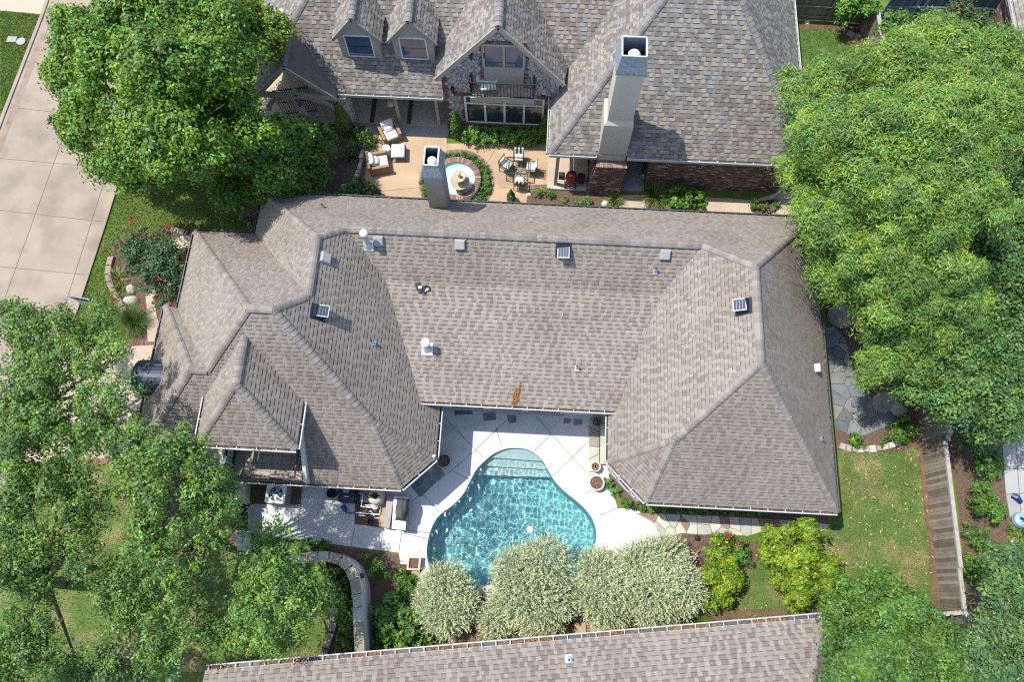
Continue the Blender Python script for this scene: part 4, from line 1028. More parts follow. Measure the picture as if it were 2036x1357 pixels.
b = MB().obox(c+n*.03, h, u, n, .14, .16, .008).build('pipe_flashing', 'metal', shh); MB().lathe([(.12,-.05),(.1,.1),(.075,.12),(.075,.26),(.05,.26),(.05,.1)], c, 16).build('pipe', 'metal', b)

# ------------------------------------------------------------ walls, fences
def garden(name, label, cat, loc, group=None): return thing(name, label, cat, loc, group)
# curved garden wall with stone cap
WH = 2.1
cw = smooth_open([at2(x, y, WH) for x, y in [(552,1112),(600,1110),(640,1107),(672,1112),(695,1130),(707,1160),(711,1200),(714,1250),(716,1322)]], 5)
gw_ = garden('garden_wall', 'curved pale stucco wall with tan stone capping beside the shaded lawn', 'wall', (*cw[20], 0))
mb = MB(); k = len(cw); L_ = strip(cw, -.14, .14); a, b = L_[:k], L_[k:][::-1]
vs = [(*p, -.05) for p in a]+[(*p, -.05) for p in b]+[(*p, WH-.06) for p in a]+[(*p, WH-.06) for p in b]; fs = []
for i in range(k-1): fs += [(i,i+1,2*k+i+1,2*k+i),(k+i+1,k+i,3*k+i,3*k+i+1)]
fs += [(0,2*k,3*k,k),(k-1,2*k-1,4*k-1,3*k-1)]
mb.add(vs, fs).build('wall_face', 'wall', gw_)
acc = 0; i0 = 0
for i in range(1, k):
    acc = math.dist(cw[i0], cw[i])
    if acc > .42 or i == k-1:
        p, q = Vector((*cw[i0], WH)), Vector((*cw[i], WH)); d = (q-p).normalized(); n = Vector((-d.y, d.x, 0)); w = random.uniform(.17, .2)
        o = MB().add([p-n*w+d*.01, q-n*w-d*.01, q+n*w-d*.01, p+n*w+d*.01, p-n*w+d*.01+U*.07, q-n*w-d*.01+U*.07, q+n*w-d*.01+U*.07, p+n*w+d*.01+U*.07], [(4,5,6,7),(0,1,5,4),(1,2,6,5),(2,3,7,6),(3,0,4,7)]).build('cap_stone', 'lime', gw_)
        v = random.uniform(.55, 1.05); o.color = (v, v*.95, v*random.uniform(.78,.9), 1); i0 = i
lt = Vector(at(719,1146,1.5)); MB().lathe([(0,.12),(.1,.1),(.12,0),(.1,-.06)], lt, 12).build('wall_light', 'metal_dark', gw_)
# short wall pieces and dark gate
e0 = Vector(at(497,960)); e1 = Vector(at(497,1003)); e2 = Vector(at(498,1060)); e3 = Vector(at(506,1082))
sw_ = garden('side_wall', 'short pale wall piece beside the air conditioner and dark gate', 'wall', e0)
MB().bar(e0+U*.75+Vector((-.1,.3,0)), e1+U*.75+Vector((-.1,0,0)), .2, 1.5).build('wall_face', 'wall', sw_)
MB().bar(e0+U*1.53+Vector((-.1,.3,0)), e1+U*1.53+Vector((-.1,0,0)), .26, .06).build('cap_stone', 'lime', sw_)
sw_ = garden('gate_wall', 'low pale wall piece south of the dark gate, under the oak', 'wall', e2)
MB().bar(e2+U*.65+Vector((-.1,-.02,0)), e3+U*.65+Vector((-.1,-.3,0)), .2, 1.3).build('wall_face', 'wall', sw_)
gt_ = garden('wooden_gate', 'dark stained wooden gate with diagonal brace beside the side patio', 'gate', e1)
for i in range(8):
    z = .12+i*.165; MB().bar(e1+U*z+Vector((-.1,-.04,0)), e2+U*z+Vector((-.1,.04,0)), .035, .15).build('plank', 'wood_dark', gt_)
mb = MB(); mb.bar(e1+U*.05+Vector((-.06,-.08,0)), e2+U*1.35+Vector((-.06,.08,0)), .03, .11); mb.build('brace', 'wood_dark', gt_)
for e, dy in ((e1,-.1),(e2,.1)): MB().bar(e+Vector((-.06,dy,0)), e+Vector((-.06,dy,1.45)), .06, .1).build('gate_post', 'wood_dark', gt_)
# plank fences
PLK = {}
def plank_fence(label, base, hs, face, mp='wood', mc='wood_top', capw=.16, rails=True, pw=.145, group='wooden plank fences', rails_front=False, lean=0):
    base = [Vector((*p[:2], 0)) for p in base]
    t = garden('plank_fence', label, 'fence', base[0], group)
    L = [(base[i+1]-base[i]).length for i in range(len(base)-1)]; tot = sum(L); n = int(tot/pw)
    def pos(s):
        for i, l in enumerate(L):
            if s <= l+1e-6 or i == len(L)-1: d = (base[i+1]-base[i])/l; return base[i]+d*s, d
            s -= l
    for i in range(n):
        s = (i+.5)*tot/n; p, d = pos(s); f = s/tot; h = [hh for t0, hh in hs if f >= t0][-1]; nn = Vector((-d.y, d.x, 0)); nn = nn if nn.dot(Vector((*face, 0))) > 0 else -nn
        key = (mp, round(h, 2))
        mw = Matrix.Translation(p+nn*random.uniform(-.006, .006)) @ Matrix.Rotation(math.atan2(d.y, d.x)+random.uniform(-.015, .015), 4, 'Z')
        if key not in PLK: o = MB().box(-pw*.48, pw*.48, -.01, .012, .02, h).build('plank', mp, t, mw=mw); PLK[key] = o.data
        else: o = link('plank', PLK[key], t, mw=mw)
        v = random.uniform(.55, 1.25); o.color = (v, v*random.uniform(.92, 1.02), v*random.uniform(.85, 1.02), 1)
    ed = [t0 for t0, _ in hs]+[1]
    for (t0, h), t1 in zip(hs, ed[1:]):
        p, d = pos(t0*tot); q, _ = pos(t1*tot); nn = Vector((-d.y, d.x, 0)); nn = nn if nn.dot(Vector((*face, 0))) > 0 else -nn
        dd = (q-p).normalized()
        if mc: MB().bar(p+U*(h+.03)-nn*.02, q+U*(h+.03)-nn*.02, capw, .04).build('cap_board', mc, t)
        if mc: MB().bar(p+U*(h-.05)+nn*.025, q+U*(h-.05)+nn*.025, .022, .10).build('trim_board', mc, t)
        sd_ = nn*(.045 if rails_front else -.045)
        for z in (.35, h*.55, h-.25): MB().bar(p+U*z+sd_, q+U*z+sd_, .05, .09).build('rail', mp, t)
        k = max(1, int((q-p).length/1.9))
        for j in range(k+1): c = p+(q-p)*j/k; MB().bar(c+sd_*1.6, c+sd_*1.6+U*(h-.02), .09, .09).build('post', mp, t)
    return t
FB = [at2(x, y) for x, y in [(1816,765),(1822,800),(1833,880),(1848,1015),(1861,1130),(1871,1215)]]
plank_fence('long weathered plank fence stepping down beside the back lawn', FB, [(0,2.15),(.28,1.98),(.30,1.72),(.56,1.72),(.83,1.62)], (-1,0))
ce = Vector((*FB[-1], 0))
plank_fence('short plank fence closing the south end of the back lawn', [tuple(ce[:2]), at2(1795,1222)], [(0,1.55)], (0,1))
plank_fence('plank fence running southeast under the bluish green tree', [tuple(ce[:2]), at2(1925,1285), at2(1960,1345)], [(0,1.6)], (-1,-.6))
plank_fence('plank fence with rails and posts behind the patchy northern lawn', [at2(1562,38), at2(1640,41), at2(1716,47)], [(0,1.9)], (0,-1), mc=None, rails_front=True)
plank_fence('weathered plank fence on the right edge of the patchy northern lawn', [at2(1708,40), at2(1712,73), at2(1721,125), at2(1738,215)], [(0,1.75)], (-1,0), capw=.2)
plank_fence('blue grey stained fence beyond the vines in the top right', [at2(1742,42), at2(1850,40), at2(1960,46)], [(0,2.0)], (0,-1), mp='wood_blue', mc=None, rails_front=True)
# neighbour's corner, top right
ne_ = garden('corner_house', 'corner of a brick house with an arch and white gutter in the top right', 'house', at(2000, 60))
p0 = Vector(at(2006,-40,3)); p1 = Vector(at(2031,82,3)); d = (p1-p0).normalized(); n = Vector((d.y, -d.x, 0)); n = n if n.x > 0 else -n
nrf = Roof(ne_, 'multi', 'shingle_n', 'capn', .185, limit=60); nrf.facet([p0, p1, p1+n*5+U*4, p0+n*5+U*4]); nrf.finish(); gutter(ne_, p0, p1, -n, m_out='gutter', m_in='gutter', litter=.1)
w0 = Vector(at(1972,100)); w1 = Vector(at(1962,30)); 
bw_ = MB(); q0 = p0+n*.6; q1 = p1+n*.6
bw_.bar(Vector((q0.x,q0.y,1.4)), Vector((q1.x,q1.y,1.4)), .25, 2.8); bwm = bw_.build('brick_wall', 'mortar', ne_)
dd = (q0-q1).normalized(); brickwork(bwm, (q1.x-.13,q1.y,0), (dd.x,dd.y,0), (0,0,1), (-1,0,0), (q0-q1).length, 2.8)
# arch in front of it
ar = MB(); c0_ = Vector(at(1975,78)); ad = Vector((.55,.83,0)).normalized()
for i in range(16):
    t = math.pi*i/15; pA = c0_+ad*(.9-.9*math.cos(t))+U*(1.2+.9*math.sin(t)); 
    o = MB().obox(pA, (ad*math.cos(t)*-1+U*math.sin(t)).normalized(), ad.cross(U), (ad*math.sin(t)+U*math.cos(t)).normalized(), .13, .22, .085).build('brick', 'brick', ne_); v = random.uniform(.7, 1.3); o.color = (v, v, v, 1)
for s_ in (0, 1.8): MB().bar(c0_+ad*s_, c0_+ad*s_+U*1.2, .42, .3).build('brick_pier', 'brick', ne_)
# stone edging of the beds
def edging(label, pts, m='lime', w=.2, h=.14, l=.34, v0=.7, v1=1.15, z=-.02, group='stone edgings of the beds', hue=(1, .96, .9)):
    pts = smooth_open([at2(x, y) for x, y in pts], 8); t = garden('stone_edging', label, 'edging', (*pts[0], 0), group); i0 = 0
    for i in range(1, len(pts)):
        if math.dist(pts[i0], pts[i]) >= l*random.uniform(.7, 1.2) or i == len(pts)-1:
            a, b = Vector((*pts[i0], z)), Vector((*pts[i], z)); d = (b-a)
            if d.length < .05: continue
            d.normalize(); n = Vector((-d.y, d.x, 0)); ww = w/2*random.uniform(.8, 1.2); hh = h*random.uniform(.8, 1.25); g = .012; j = lambda: random.uniform(-.02, .02)
            bt = [a-n*ww+d*g, b-n*ww-d*g, b+n*ww-d*g, a+n*ww+d*g]; tp = [q*1+U*hh+(Vector(((a+b)/2-q))*.12)+Vector((j(), j(), j()*.5)) for q in bt]
            o = MB().add([*bt, *tp], [(4,5,6,7),(0,1,5,4),(1,2,6,5),(2,3,7,6),(3,0,4,7)]).build('stone', m, t)
            v = random.uniform(v0, v1); o.color = (v*hue[0], v*hue[1], v*hue[2], 1); i0 = i
    return t
edging('pinkish brown edging stones curving round the front flower bed', [(223,511),(218,530),(217,553),(226,577),(239,600),(248,622)], w=.26, l=.5, v0=.55, v1=.8, hue=(1,.78,.72))
edging('short pinkish edging beside the front path', [(326,459),(350,460),(374,466)], w=.26, l=.5, v0=.55, v1=.8, hue=(1,.78,.72))
edging('grey edging stones curving through the shaded lawn', [(646,1165),(658,1200),(664,1228),(660,1258),(643,1306)], w=.3, l=.5, v0=.5, v1=.85)
edging('white edging stones below the slate terrace', [(1668,886),(1690,894),(1715,895),(1745,893),(1775,885),(1792,876)], w=.3, l=.25)
edging('white edging stones left of the patio armchairs', [(727,280),(722,310),(716,345),(706,372)], w=.2, l=.3, h=.35)
edging('pale edging stones in the bushes by the maple', [(652,288),(650,325),(648,362)], w=.14, l=.3, h=.2)
edging('log edging lying under the fence corner shrub', [(1672,58),(1690,70),(1708,77)], 'wood_top', w=.2, l=.42, h=.2, hue=(.8,.9,.9))
edging('pale rocks between the pool and the silver shrubs', [(820,1132),(838,1140),(850,1152),(862,1165)], w=.4, l=.4, h=.12)
edging('pale rocks at the bottom edge of the pool', [(948,1170),(960,1168),(968,1180),(985,1168)], w=.4, l=.35, h=.16)
edging('grey edging stones of the neighbouring garden on the far right', [(2020,1072),(2008,1090),(2013,1115),(2024,1135)], w=.25, l=.35)
def boulder(label, px, py, r, h, m='lime', name='boulder', group='boulders in the beds', v=1.):
    c = Vector(at(px, py)); n, k = 12, 6; vs = []; fs = []; ph = random.uniform(0, 6)
    for i in range(k+1):
        th = math.pi/2*i/k
        for j in range(n):
            a = 2*math.pi*j/n; q = 1+.14*math.sin(2*a+ph)+.09*math.sin(3*a+ph*2+i)+random.uniform(-.05,.05)
            vs.append((c.x+r*math.cos(th)*math.cos(a)*q, c.y+r*.8*math.cos(th)*math.sin(a)*q, -.03+h*math.sin(th)*random.uniform(.95,1.05)))
    for i in range(k):
        for j in range(n): fs.append((i*n+j, i*n+(j+1)%n, (i+1)*n+(j+1)%n, (i+1)*n+j))
    o = MB().add(vs, fs, (v,v,v*.97)).build(name, m); tag(o, label, 'boulder', group); return o
boulder('large smooth pale boulder in the front bed', 263, 600, .34, .42, v=1.25); boulder('rough pale boulder above the large smooth one', 262, 576, .3, .3)
boulder('flat grey slab boulder under the pistache, against the house', 1672, 628, .7, .22, v=.7); boulder('small grey boulder beside the flat slab', 1697, 633, .3, .25, v=.7)
boulder('long grey boulder above the slate terrace', 1758, 800, .6, .25, v=.62); boulder('pale boulder by the fence and slate terrace', 1784, 815, .42, .28, v=.9)
for i, (x, y) in enumerate([(1966,655),(1975,668),(1962,668),(1984,662),(1970,680)]): boulder('grey rock in the pile at the foot of the far trees', x, y, .26, .22, v=.7, group='rock pile under the far trees')
boulder('white rock among the green perennials by the brick chimney', 1203, 405, .2, .2, v=1.4); boulder('pale rock at the tip of the small conifer bed', 1052, 387, .12, .14, v=1.5)
boulder('white rock on the soil under the northern fence', 1605, 44, .16, .12, v=1.5)
# ------------------------------------------------------------ flagstone areas
def flagging(name, m, outline, spacing, z, gap=.03, hues=None, seed=3):
    t = thing(name, '', '', (*outline[0], 0)); t['kind'] = 'structure'; del t['label']; del t['category']; rr = random.Random(seed)
    sheet('mortar_bed', 'joint', outline, z-.03, parent=t, kind=None)
    sd_ = seeds_in(outline, spacing, .4, rr)
    S = np.array(sd_)
    for i, s in enumerate(sd_):
        d = np.hypot(*(S-np.array(s)).T); pl = [tuple(p[:2]) for p in outline]
        for j in np.argsort(d)[1:18]:
            nx, ny = (S[j]-s)/d[j]; mm = (S[j]+s)/2; pl = clip_half(pl, nx, ny, nx*mm[0]+ny*mm[1]-gap/2)
            if len(pl) < 3: break
        if len(pl) < 3: continue
        o = MB().prism(pl, z-.04, z+rr.uniform(-.004, .006)).build('flagstone', m, t)
        c = rr.choice(hues or [(1,1,1)]); v = rr.uniform(.85, 1.15); o.color = (c[0]*v, c[1]*v, c[2]*v, 1)
    return t
PALE = [(1.1,1.08,1.0),(1,1.02,1.02),(1.15,1.05,.85),(.95,1,1.0),(1.05,.98,.85),(1.1,1.1,1.08)]
flagging('flagstone_path', 'flag', P([(1264,1021),(1330,1023),(1440,1028),(1594,1037),(1650,1044),(1640,1056),(1560,1062),(1517,1057),(1486,1067),(1435,1061),(1400,1064),(1354,1061),(1318,1074),(1310,1055),(1296,1038)]), .42, .015, hues=PALE+[(.62,.42,.38)])
SL = [(1,1,1),(.9,1,1.08),(1.1,1.08,.95),(.8,.85,.9),(1.25,1.2,1.0)]
flagging('slate_terrace', 'slate', P([(1640,651),(1662,852),(1690,866),(1718,866),(1760,850),(1783,834),(1759,813),(1712,775),(1697,737),(1682,678),(1659,651)]), .55, .015, hues=SL)
flagging('slate_step', 'slate', P([(815,965),(868,916),(884,944),(836,990)]), .38, .02, hues=SL+[(2.2,1.7,1.0),(1.9,1.5,.95)])
flagging('stone_step', 'flag', P([(1172,834),(1192,834),(1190,940),(1170,939)]), .5, .10, hues=[(.95,1.02,1.0),(1.1,1.05,.95),(.7,.62,.58)])
flagging('stone_step', 'flag', P([(1193,848),(1214,848),(1214,925),(1191,925)]), .7, .26, hues=[(1.05,1.05,.95),(1.3,1.05,.65),(1.25,1.0,.62)], seed=9)
for i, pl in enumerate([[(905,812),(937,812),(940,824),(903,826)],[(960,822),(985,822),(986,836),(962,838)],[(1008,826),(1026,827),(1027,841),(1012,842)],[(1122,832),(1136,834),(1133,842),(1120,843)],[(1140,834),(1158,834),(1157,845),(1141,846)]]):
    o = MB().prism(P(pl), -.02, .014).build('flagstone', 'slate', dk); v = .8+.1*i; o.color = (v, v, v*1.05, 1)
wl_ = MB().prism(P([(878,806),(1120,818),(1120,828),(878,815)]), 0, .12).build('wall_ledge', 'conc_grey', dk)
MB().prism(P([(1120,800),(1216,805),(1216,833),(1120,828)]), -.02, .010).build('slab', 'conc_white', dk)
# gravel bed for the pool equipment
sheet('equipment_bed', 'mulch', P([(706,1000),(762,1000),(756,1050),(705,1043)]), .006)
sheet('dirt_patch', 'soil', P([(512,960),(600,962),(598,1004),(510,1002)]), .006)
pv = garden('paver_curb', 'speckled tan curb between pool equipment and covered grill', 'curb', at(765,1020)); 
for k in range(5):
    a = Vector(at(766-1.2*k*1.2, 988+k*12.2)); b = Vector(at(766-1.2*(k+1)*1.2, 988+(k+1)*12.2)); o = MB().bar(a+U*.06, b+U*.06-(b-a)*.02, .24, .14).build('paver', 'conc_patio', pv); v = random.uniform(.85,1.05); o.color = (v,v,v,1)
# ------------------------------------------------------------ machines by the pool
def ac_unit(label, px, py, rz=0.):
    c = at(px, py, .85); t = thing('air_conditioner', label, 'air conditioner', (0,0,0), 'air conditioning units')
    s = .42; mb = MB(); pts = lambda r, z: [(sx*r if abs(sy) else sx*r, sy*r, z) for sx, sy in ((-1,-1),(1,-1),(1,1),(-1,1))]
    def rr_(h, r=.1):
        o = []
        for cx, cy, a0 in ((1,1,0),(-1,1,90),(-1,-1,180),(1,-1,270)):
            for a in (0,30,60,90): o.append((cx*(h-r)+r*math.cos(R(a0+a)), cy*(h-r)+r*math.sin(R(a0+a))))
        return o
    ol = rr_(s); n = len(ol)
    mb.add([(x,y,.02) for x,y in ol]+[(x,y,.80) for x,y in ol], [(i,(i+1)%n,n+(i+1)%n,n+i) for i in range(n)]).build('casing', 'taupe2', t)
    for k in range(9): 
        f = MB(); z = .1+k*.075; o2 = rr_(s+.008); f.add([(x,y,z) for x,y in o2]+[(x,y,z+.03) for x,y in o2], [(i,(i+1)%n,n+(i+1)%n,n+i) for i in range(n)]).build('louvre', 'conc_grey', t)
    top = MB(); ring = [(.31*math.cos(2*math.pi*i/n+R(0)), .31*math.sin(2*math.pi*i/n)) for i in range(n)]
    top.add([(x,y,.8) for x,y in ol]+[(x,y,.86) for x,y in rr_(s-.01)]+[(x,y,.86) for x,y in ring]+[(x,y,.74) for x,y in ring], [(i,(i+1)%n,n+(i+1)%n,n+i) for i in range(n)]+[(n+i,n+(i+1)%n,2*n+(i+1)%n,2*n+i) for i in range(n)]+[(2*n+i,2*n+(i+1)%n,3*n+(i+1)%n,3*n+i) for i in range(n)]).build('top_cover', 'white', t)
    MB().lathe([(0,.45),(.32,.45)], (0,0,0), 20).build('fan_well', 'black', t)
    fb = MB()
    for k in range(4):
        a = k*math.pi/2; ca_, sa_ = math.cos(a), math.sin(a); fb.add([(.06*ca_+.05*sa_,.06*sa_-.05*ca_,.62),(.28*ca_+.12*sa_,.28*sa_-.12*ca_,.60),(.28*ca_-.08*sa_,.28*sa_+.08*ca_,.68),(.06*ca_-.05*sa_,.06*sa_+.05*ca_,.66)], [(0,1,2,3)])
    fb.build('fan_blades', 'metal', t); MB().lathe([(.11,.5),(.11,.78),(0,.8)], (.02,-.12,0), 14).build('fan_motor', 'pvc', t)
    gr = MB()
    for r_ in (.1,.17,.24,.30): gr.tube([(r_*math.cos(a), r_*math.sin(a), .85+.0) for a in np.linspace(0, 2*math.pi, 21)], .006, 4)
    for k in range(8): a = k*math.pi/4; gr.bar((.05*math.cos(a),.05*math.sin(a),.85),(.31*math.cos(a),.31*math.sin(a),.85),.01,.008)
    gr.build('fan_guard', 'metal', t)
    t.location = (c[0], c[1], 0); t.rotation_euler.z = rz; return t
ac_unit('white topped air conditioner on the bare dirt patch', 548, 982); ac_unit('air conditioner half hidden under the oak branches', 446, 978, .1)
ph = garden('pool_heater', 'dark blue pool heater cabinet under the eave', 'heater', at(690, 995))
hx, hy, _ = at(690, 985, .5); MB().box(hx-.34,hx+.34,hy-.30,hy+.30,.04,.62).build('cabinet', 'metal_blue', ph); MB().box(hx-.36,hx+.36,hy+.02,hy+.33,.62,.72).build('exhaust_top', 'black', ph)
mb = MB()
for k in range(5): mb.box(hx-.14+k*.06, hx-.11+k*.06, hy+.07, hy+.26, .72, .74)
mb.build('exhaust_grille', 'metal', ph); MB().box(hx-.08,hx+.10,hy-.1,hy-.06,.62,.635).build('label_plate', 'white', ph); MB().box(hx+.34,hx+.5,hy-.25,hy+.2,.2,.55).build('manifold', 'black', ph)
ft = garden('pool_filter', 'cream domed pool filter tank with black clamp knob', 'filter tank', at(747, 992)); fx, fy, _ = at(747, 988, .75)
MB().lathe([(.33,0),(.35,.1),(.35,.62),(.33,.74),(.27,.86),(.16,.93),(0,.95)], (fx,fy,0), 26).build('tank', 'pot', ft, smooth=True); MB().lathe([(.13,.9),(.13,1.0),(.1,1.03),(.03,1.0),(0,1.0)], (fx,fy,0), 18).build('knob', 'black', ft); MB().bar((fx-.22,fy,.97),(fx+.22,fy,.97),.05,.04).build('knob_handle', 'black', ft)
pp_ = garden('pool_pipes', 'white plastic pool pipes joined at a round valve', 'pipes', at(735,1010))
zp_ = lambda l, z=.3: [Vector(at(640+x/9.695, 940+y/9.695, z)) for x, y in l]
for l, z, r_ in (([(690,400),(790,410),(760,660),(990,680)],.42,.035),([(830,635),(1000,635)],.36,.035),([(1060,650),(1130,660),(1110,815),(650,775)],.22,.032),([(870,800),(940,740),(1010,840)],.18,.025),([(710,830),(840,840)],.14,.03),([(1010,880),(1100,885)],.14,.03)): MB().tube(zp_(l, z), r_, 8).build('pipe', 'pvc', pp_)
vx = zp_([(1020,660)], .4)[0]; MB().lathe([(.12,-.3),(.13,-.05),(.13,.05),(.06,.09),(.06,.16),(0,.17)], vx, 16).build('valve', 'pvc', pp_)
MB().tube(zp_([(745,365),(830,420),(930,540),(1000,640)], .5), .02, 6).build('hose', 'soil', pp_)
o = MB().tube(zp_([(395,640),(430,700),(460,740)], .12), [.10,.11,.09], 10).tube(zp_([(450,765),(540,790),(640,780)], .05), .03, 6).build('blue_hose', 'blue', None); tag(o, 'dark blue flat hose with a thick end lying on the side patio', 'hose')
o = MB().lathe([(.17,0),(.2,.25),(.21,.3),(.17,.3),(.15,.12),(0,.12)], at(662,983), 18).build('hose_pot', 'black'); tag(o, 'black hose pot under the eave next to the heater', 'pot')
o = MB().tube([Vector(at(662,983,.24))+Vector((.12*math.cos(t*2.4),.12*math.sin(t*2.4),.012*t)) for t in np.linspace(0, 9, 40)], .014, 5).build('garden_hose', 'black'); tag(o, 'coiled black garden hose in the pot under the eave', 'hose')
o = MB().lathe([(.09,0),(.11,.2),(.1,.2),(.08,.04),(0,.04)], at(737,1039), 14).build('flower_pot', 'black'); tag(o, 'small black flower pot on the equipment bed', 'pot')
# covered grill on a counter
gx, gy = at2(796, 1030); gc = garden('grill_counter', 'white topped outdoor counter at the edge of the pool deck', 'counter', (gx, gy, 0))
c1_, c2_, c3_, c4_ = [Vector(at(x, y, .85)) for x, y in ((780,1050),(805,1053),(811,992),(784,990))]
MB().prism([tuple(c[:2]) for c in (c1_,c2_,c3_,c4_)], 0, .82).build('counter_base', 'stucco', gc)
cc_ = sum((c for c in (c1_,c2_,c3_,c4_)), Vector())/4
MB().prism([tuple((cc_+(c-cc_)*1.07)[:2]) for c in (c1_,c2_,c3_,c4_)], .82, .87).build('countertop', 'white', gc)
l1, l2, l3, l4 = [Vector(at(x, y, 0)) for x, y in ((767,1052),(778,1053),(786,992),(773,990))]; MB().prism([tuple(c[:2]) for c in (l1,l2,l3,l4)], 0, .5).build('side_ledge', 'conc_grey', gc)
g0, g1, g2, g3 = [Vector(at(x, y, 1.15)) for x, y in ((783,1034),(807,1037),(813,992),(787,990))]
vs = []; NX, NY = 10, 14
for i in range(NX+1):
    for j in range(NY+1):
        a, b = i/NX, j/NY; p = (g0*(1-a)+g1*a)*(1-b)+(g3*(1-a)+g2*a)*b; e_ = min(1, 6*min(a,1-a))*min(1, 7*min(b,1-b))
        vs.append((p.x+.02*math.sin(9*b+i), p.y, .88+.42*e_**.5*(.8+.2*math.sin(3.1*a))+.035*math.sin(a*13+2.5*b)*e_))
o = MB().add(vs, [(i*(NY+1)+j,(i+1)*(NY+1)+j,(i+1)*(NY+1)+j+1,i*(NY+1)+j+1) for i in range(NX) for j in range(NY)]).build('grill_cover', 'cover', smooth=True); tag(o, 'dark grey fabric cover draped over a grill on the counter', 'grill cover')
# pots around the deck
def pot(label, px, py, r, h, m, z=0., soil='mulch', lip=.04, name='planter_pot', group='pots around the pool deck'):
    x, y, _ = at(px, py, z+h*.8); t = thing(name, label, 'pot', (x, y, z), group)
    MB().lathe([(r*.72,0),(r*.95,h*.7),(r,h),(r-lip,h),(r-lip-.01,h*.8)], (x,y,z), 28).build('bowl', m, t, smooth=False); MB().lathe([(r-lip-.005,h*.84),(r*.4,h*.88),(0,h*.9)], (x,y,z), 20).build('soil', soil, t)
    s = MB()
    for i in range(26):
        a = random.uniform(0, 6.28); q = random.uniform(0, r*.75); s.obox((x+q*math.cos(a), y+q*math.sin(a), z+h*.9), (math.cos(a*3),math.sin(a*3),0), (-math.sin(a*3),math.cos(a*3),0), U, random.uniform(.015,.035), .015, .012, (random.uniform(.6,3.4),)*3)
    s.build('mulch_chips', soil, t)['kind'] = 'stuff'; return t
pot('brown round pot in the shade by the western wing', 882, 917, .33, .42, 'sand'); pot('large cream bowl pot on the sunny deck corner', 1186, 961, .34, .40, 'pot', lip=.06); pot('smaller cream pot standing on the stone step', 1184, 929, .22, .3, 'pot', z=.10); pot('dark pot in the shaded corner of the deck', 1187, 839, .2, .3, 'cover', z=.10)
x, y, _ = at(823, 1121, .3); sq = thing('square_planter', 'square tan stone planter with soil on the deck by the pool', 'planter', (x, y, 0)); mb = MB(); a_, b_ = .28, .2
mb.add([(x+sx*q, y+sy*q, z) for q, z in ((a_*.85,0),(a_,.34),(b_,.34),(b_,.24)) for sx, sy in ((-1,-1),(1,-1),(1,1),(-1,1))], [(4*k+i, 4*k+(i+1)%4, 4*k+4+(i+1)%4, 4*k+4+i) for k in range(3) for i in range(4)]).build('box', 'sand', sq); MB().box(x-b_,x+b_,y-b_,y+b_,.2,.25).build('soil', 'mulch', sq)
# floating pool toy
o = thing('pool_floater', 'white and blue chlorine floater drifting in the pool', 'floater', at(1056,1057,-.1)); x, y, _ = at(1054,1054,-.05); MB().lathe([(0,-.2),(.09,-.16),(.14,-.05),(.14,.03),(.09,.07),(0,.08)], (x,y,-.05), 18).build('float', 'pvc', o); x, y, _ = at(1059,1064,-.1); MB().lathe([(0,-.1),(.08,-.05),(.08,.02),(0,.05)], (x,y,-.1), 14).build('canister', 'blue_l', o)
# black harness on the roof, needles, floodlights
c = onp(838, 574, S2b); h, u, n = on_slope(S2b); hb = thing('tool_belt', 'black tool belt with loops left lying on the roof', 'belt', c)
mb = MB()
for (a, b, w_, l_) in ((-.13,.1,.10,.13),(-.03,-.03,.12,.13),(.1,-.05,.06,.15)): mb.obox(c+h*a+u*b+n*.07, (h+u*.3).normalized(), (u-h*.3).normalized(), n, w_, l_, .03)
mb.build('pouch', 'black', hb); MB().tube([c+h*(.2+.14*math.cos(t))+u*(.0+.12*math.sin(t))+n*.07 for t in np.linspace(-.6, 4.2, 14)], .03, 6).build('strap', 'black', hb); MB().obox(c+h*.21-u*.06+n*.08, (h+u*.7).normalized(), (u-h*.7).normalized(), n, .07, .025, .02).obox(c-h*.05+u*.05+n*.115, (h+u*.3).normalized(), (u-h*.3).normalized(), n, .07, .05, .005).build('buckle', 'white', hb)
c = onp(1026, 788, S2b); h, u, n = on_slope(S2b); mb = MB()
for i in range(260):
    a, b = random.gauss(0, .05), random.gauss(0, .17); an = random.gauss(1.4, .5)+.2*b; d = h*math.cos(an)+u*math.sin(an); w_ = n.cross(d)*.008; p = c+h*(a+b*.15)+u*b+n*(.04+random.random()*.05); l_ = random.uniform(.04,.1); tt = random.uniform(.8,2.2)
    mb.poly([p-d*l_-w_, p+d*l_-w_, p+d*l_+w_, p-d*l_+w_], (tt*.95, tt*.75, tt*.55))
o = mb.build('pine_needles', 'litter'); tag(o, 'heap of rust brown needles on the roof above the gutter', 'needles'); o['kind'] = 'stuff'
fl = thing('gutter_floodlight', 'small white floodlight on the gutter corner by the round pot', 'lamp', at(863,908,2.7)); q = Vector(at(863,908,2.75)); MB().lathe([(.0,.0),(.05,.01),(.06,.08),(.0,.09)], q, 10).build('lamp_head', 'white', fl); MB().bar(q, q-U*.2, .03, .03).build('bracket', 'white', fl)
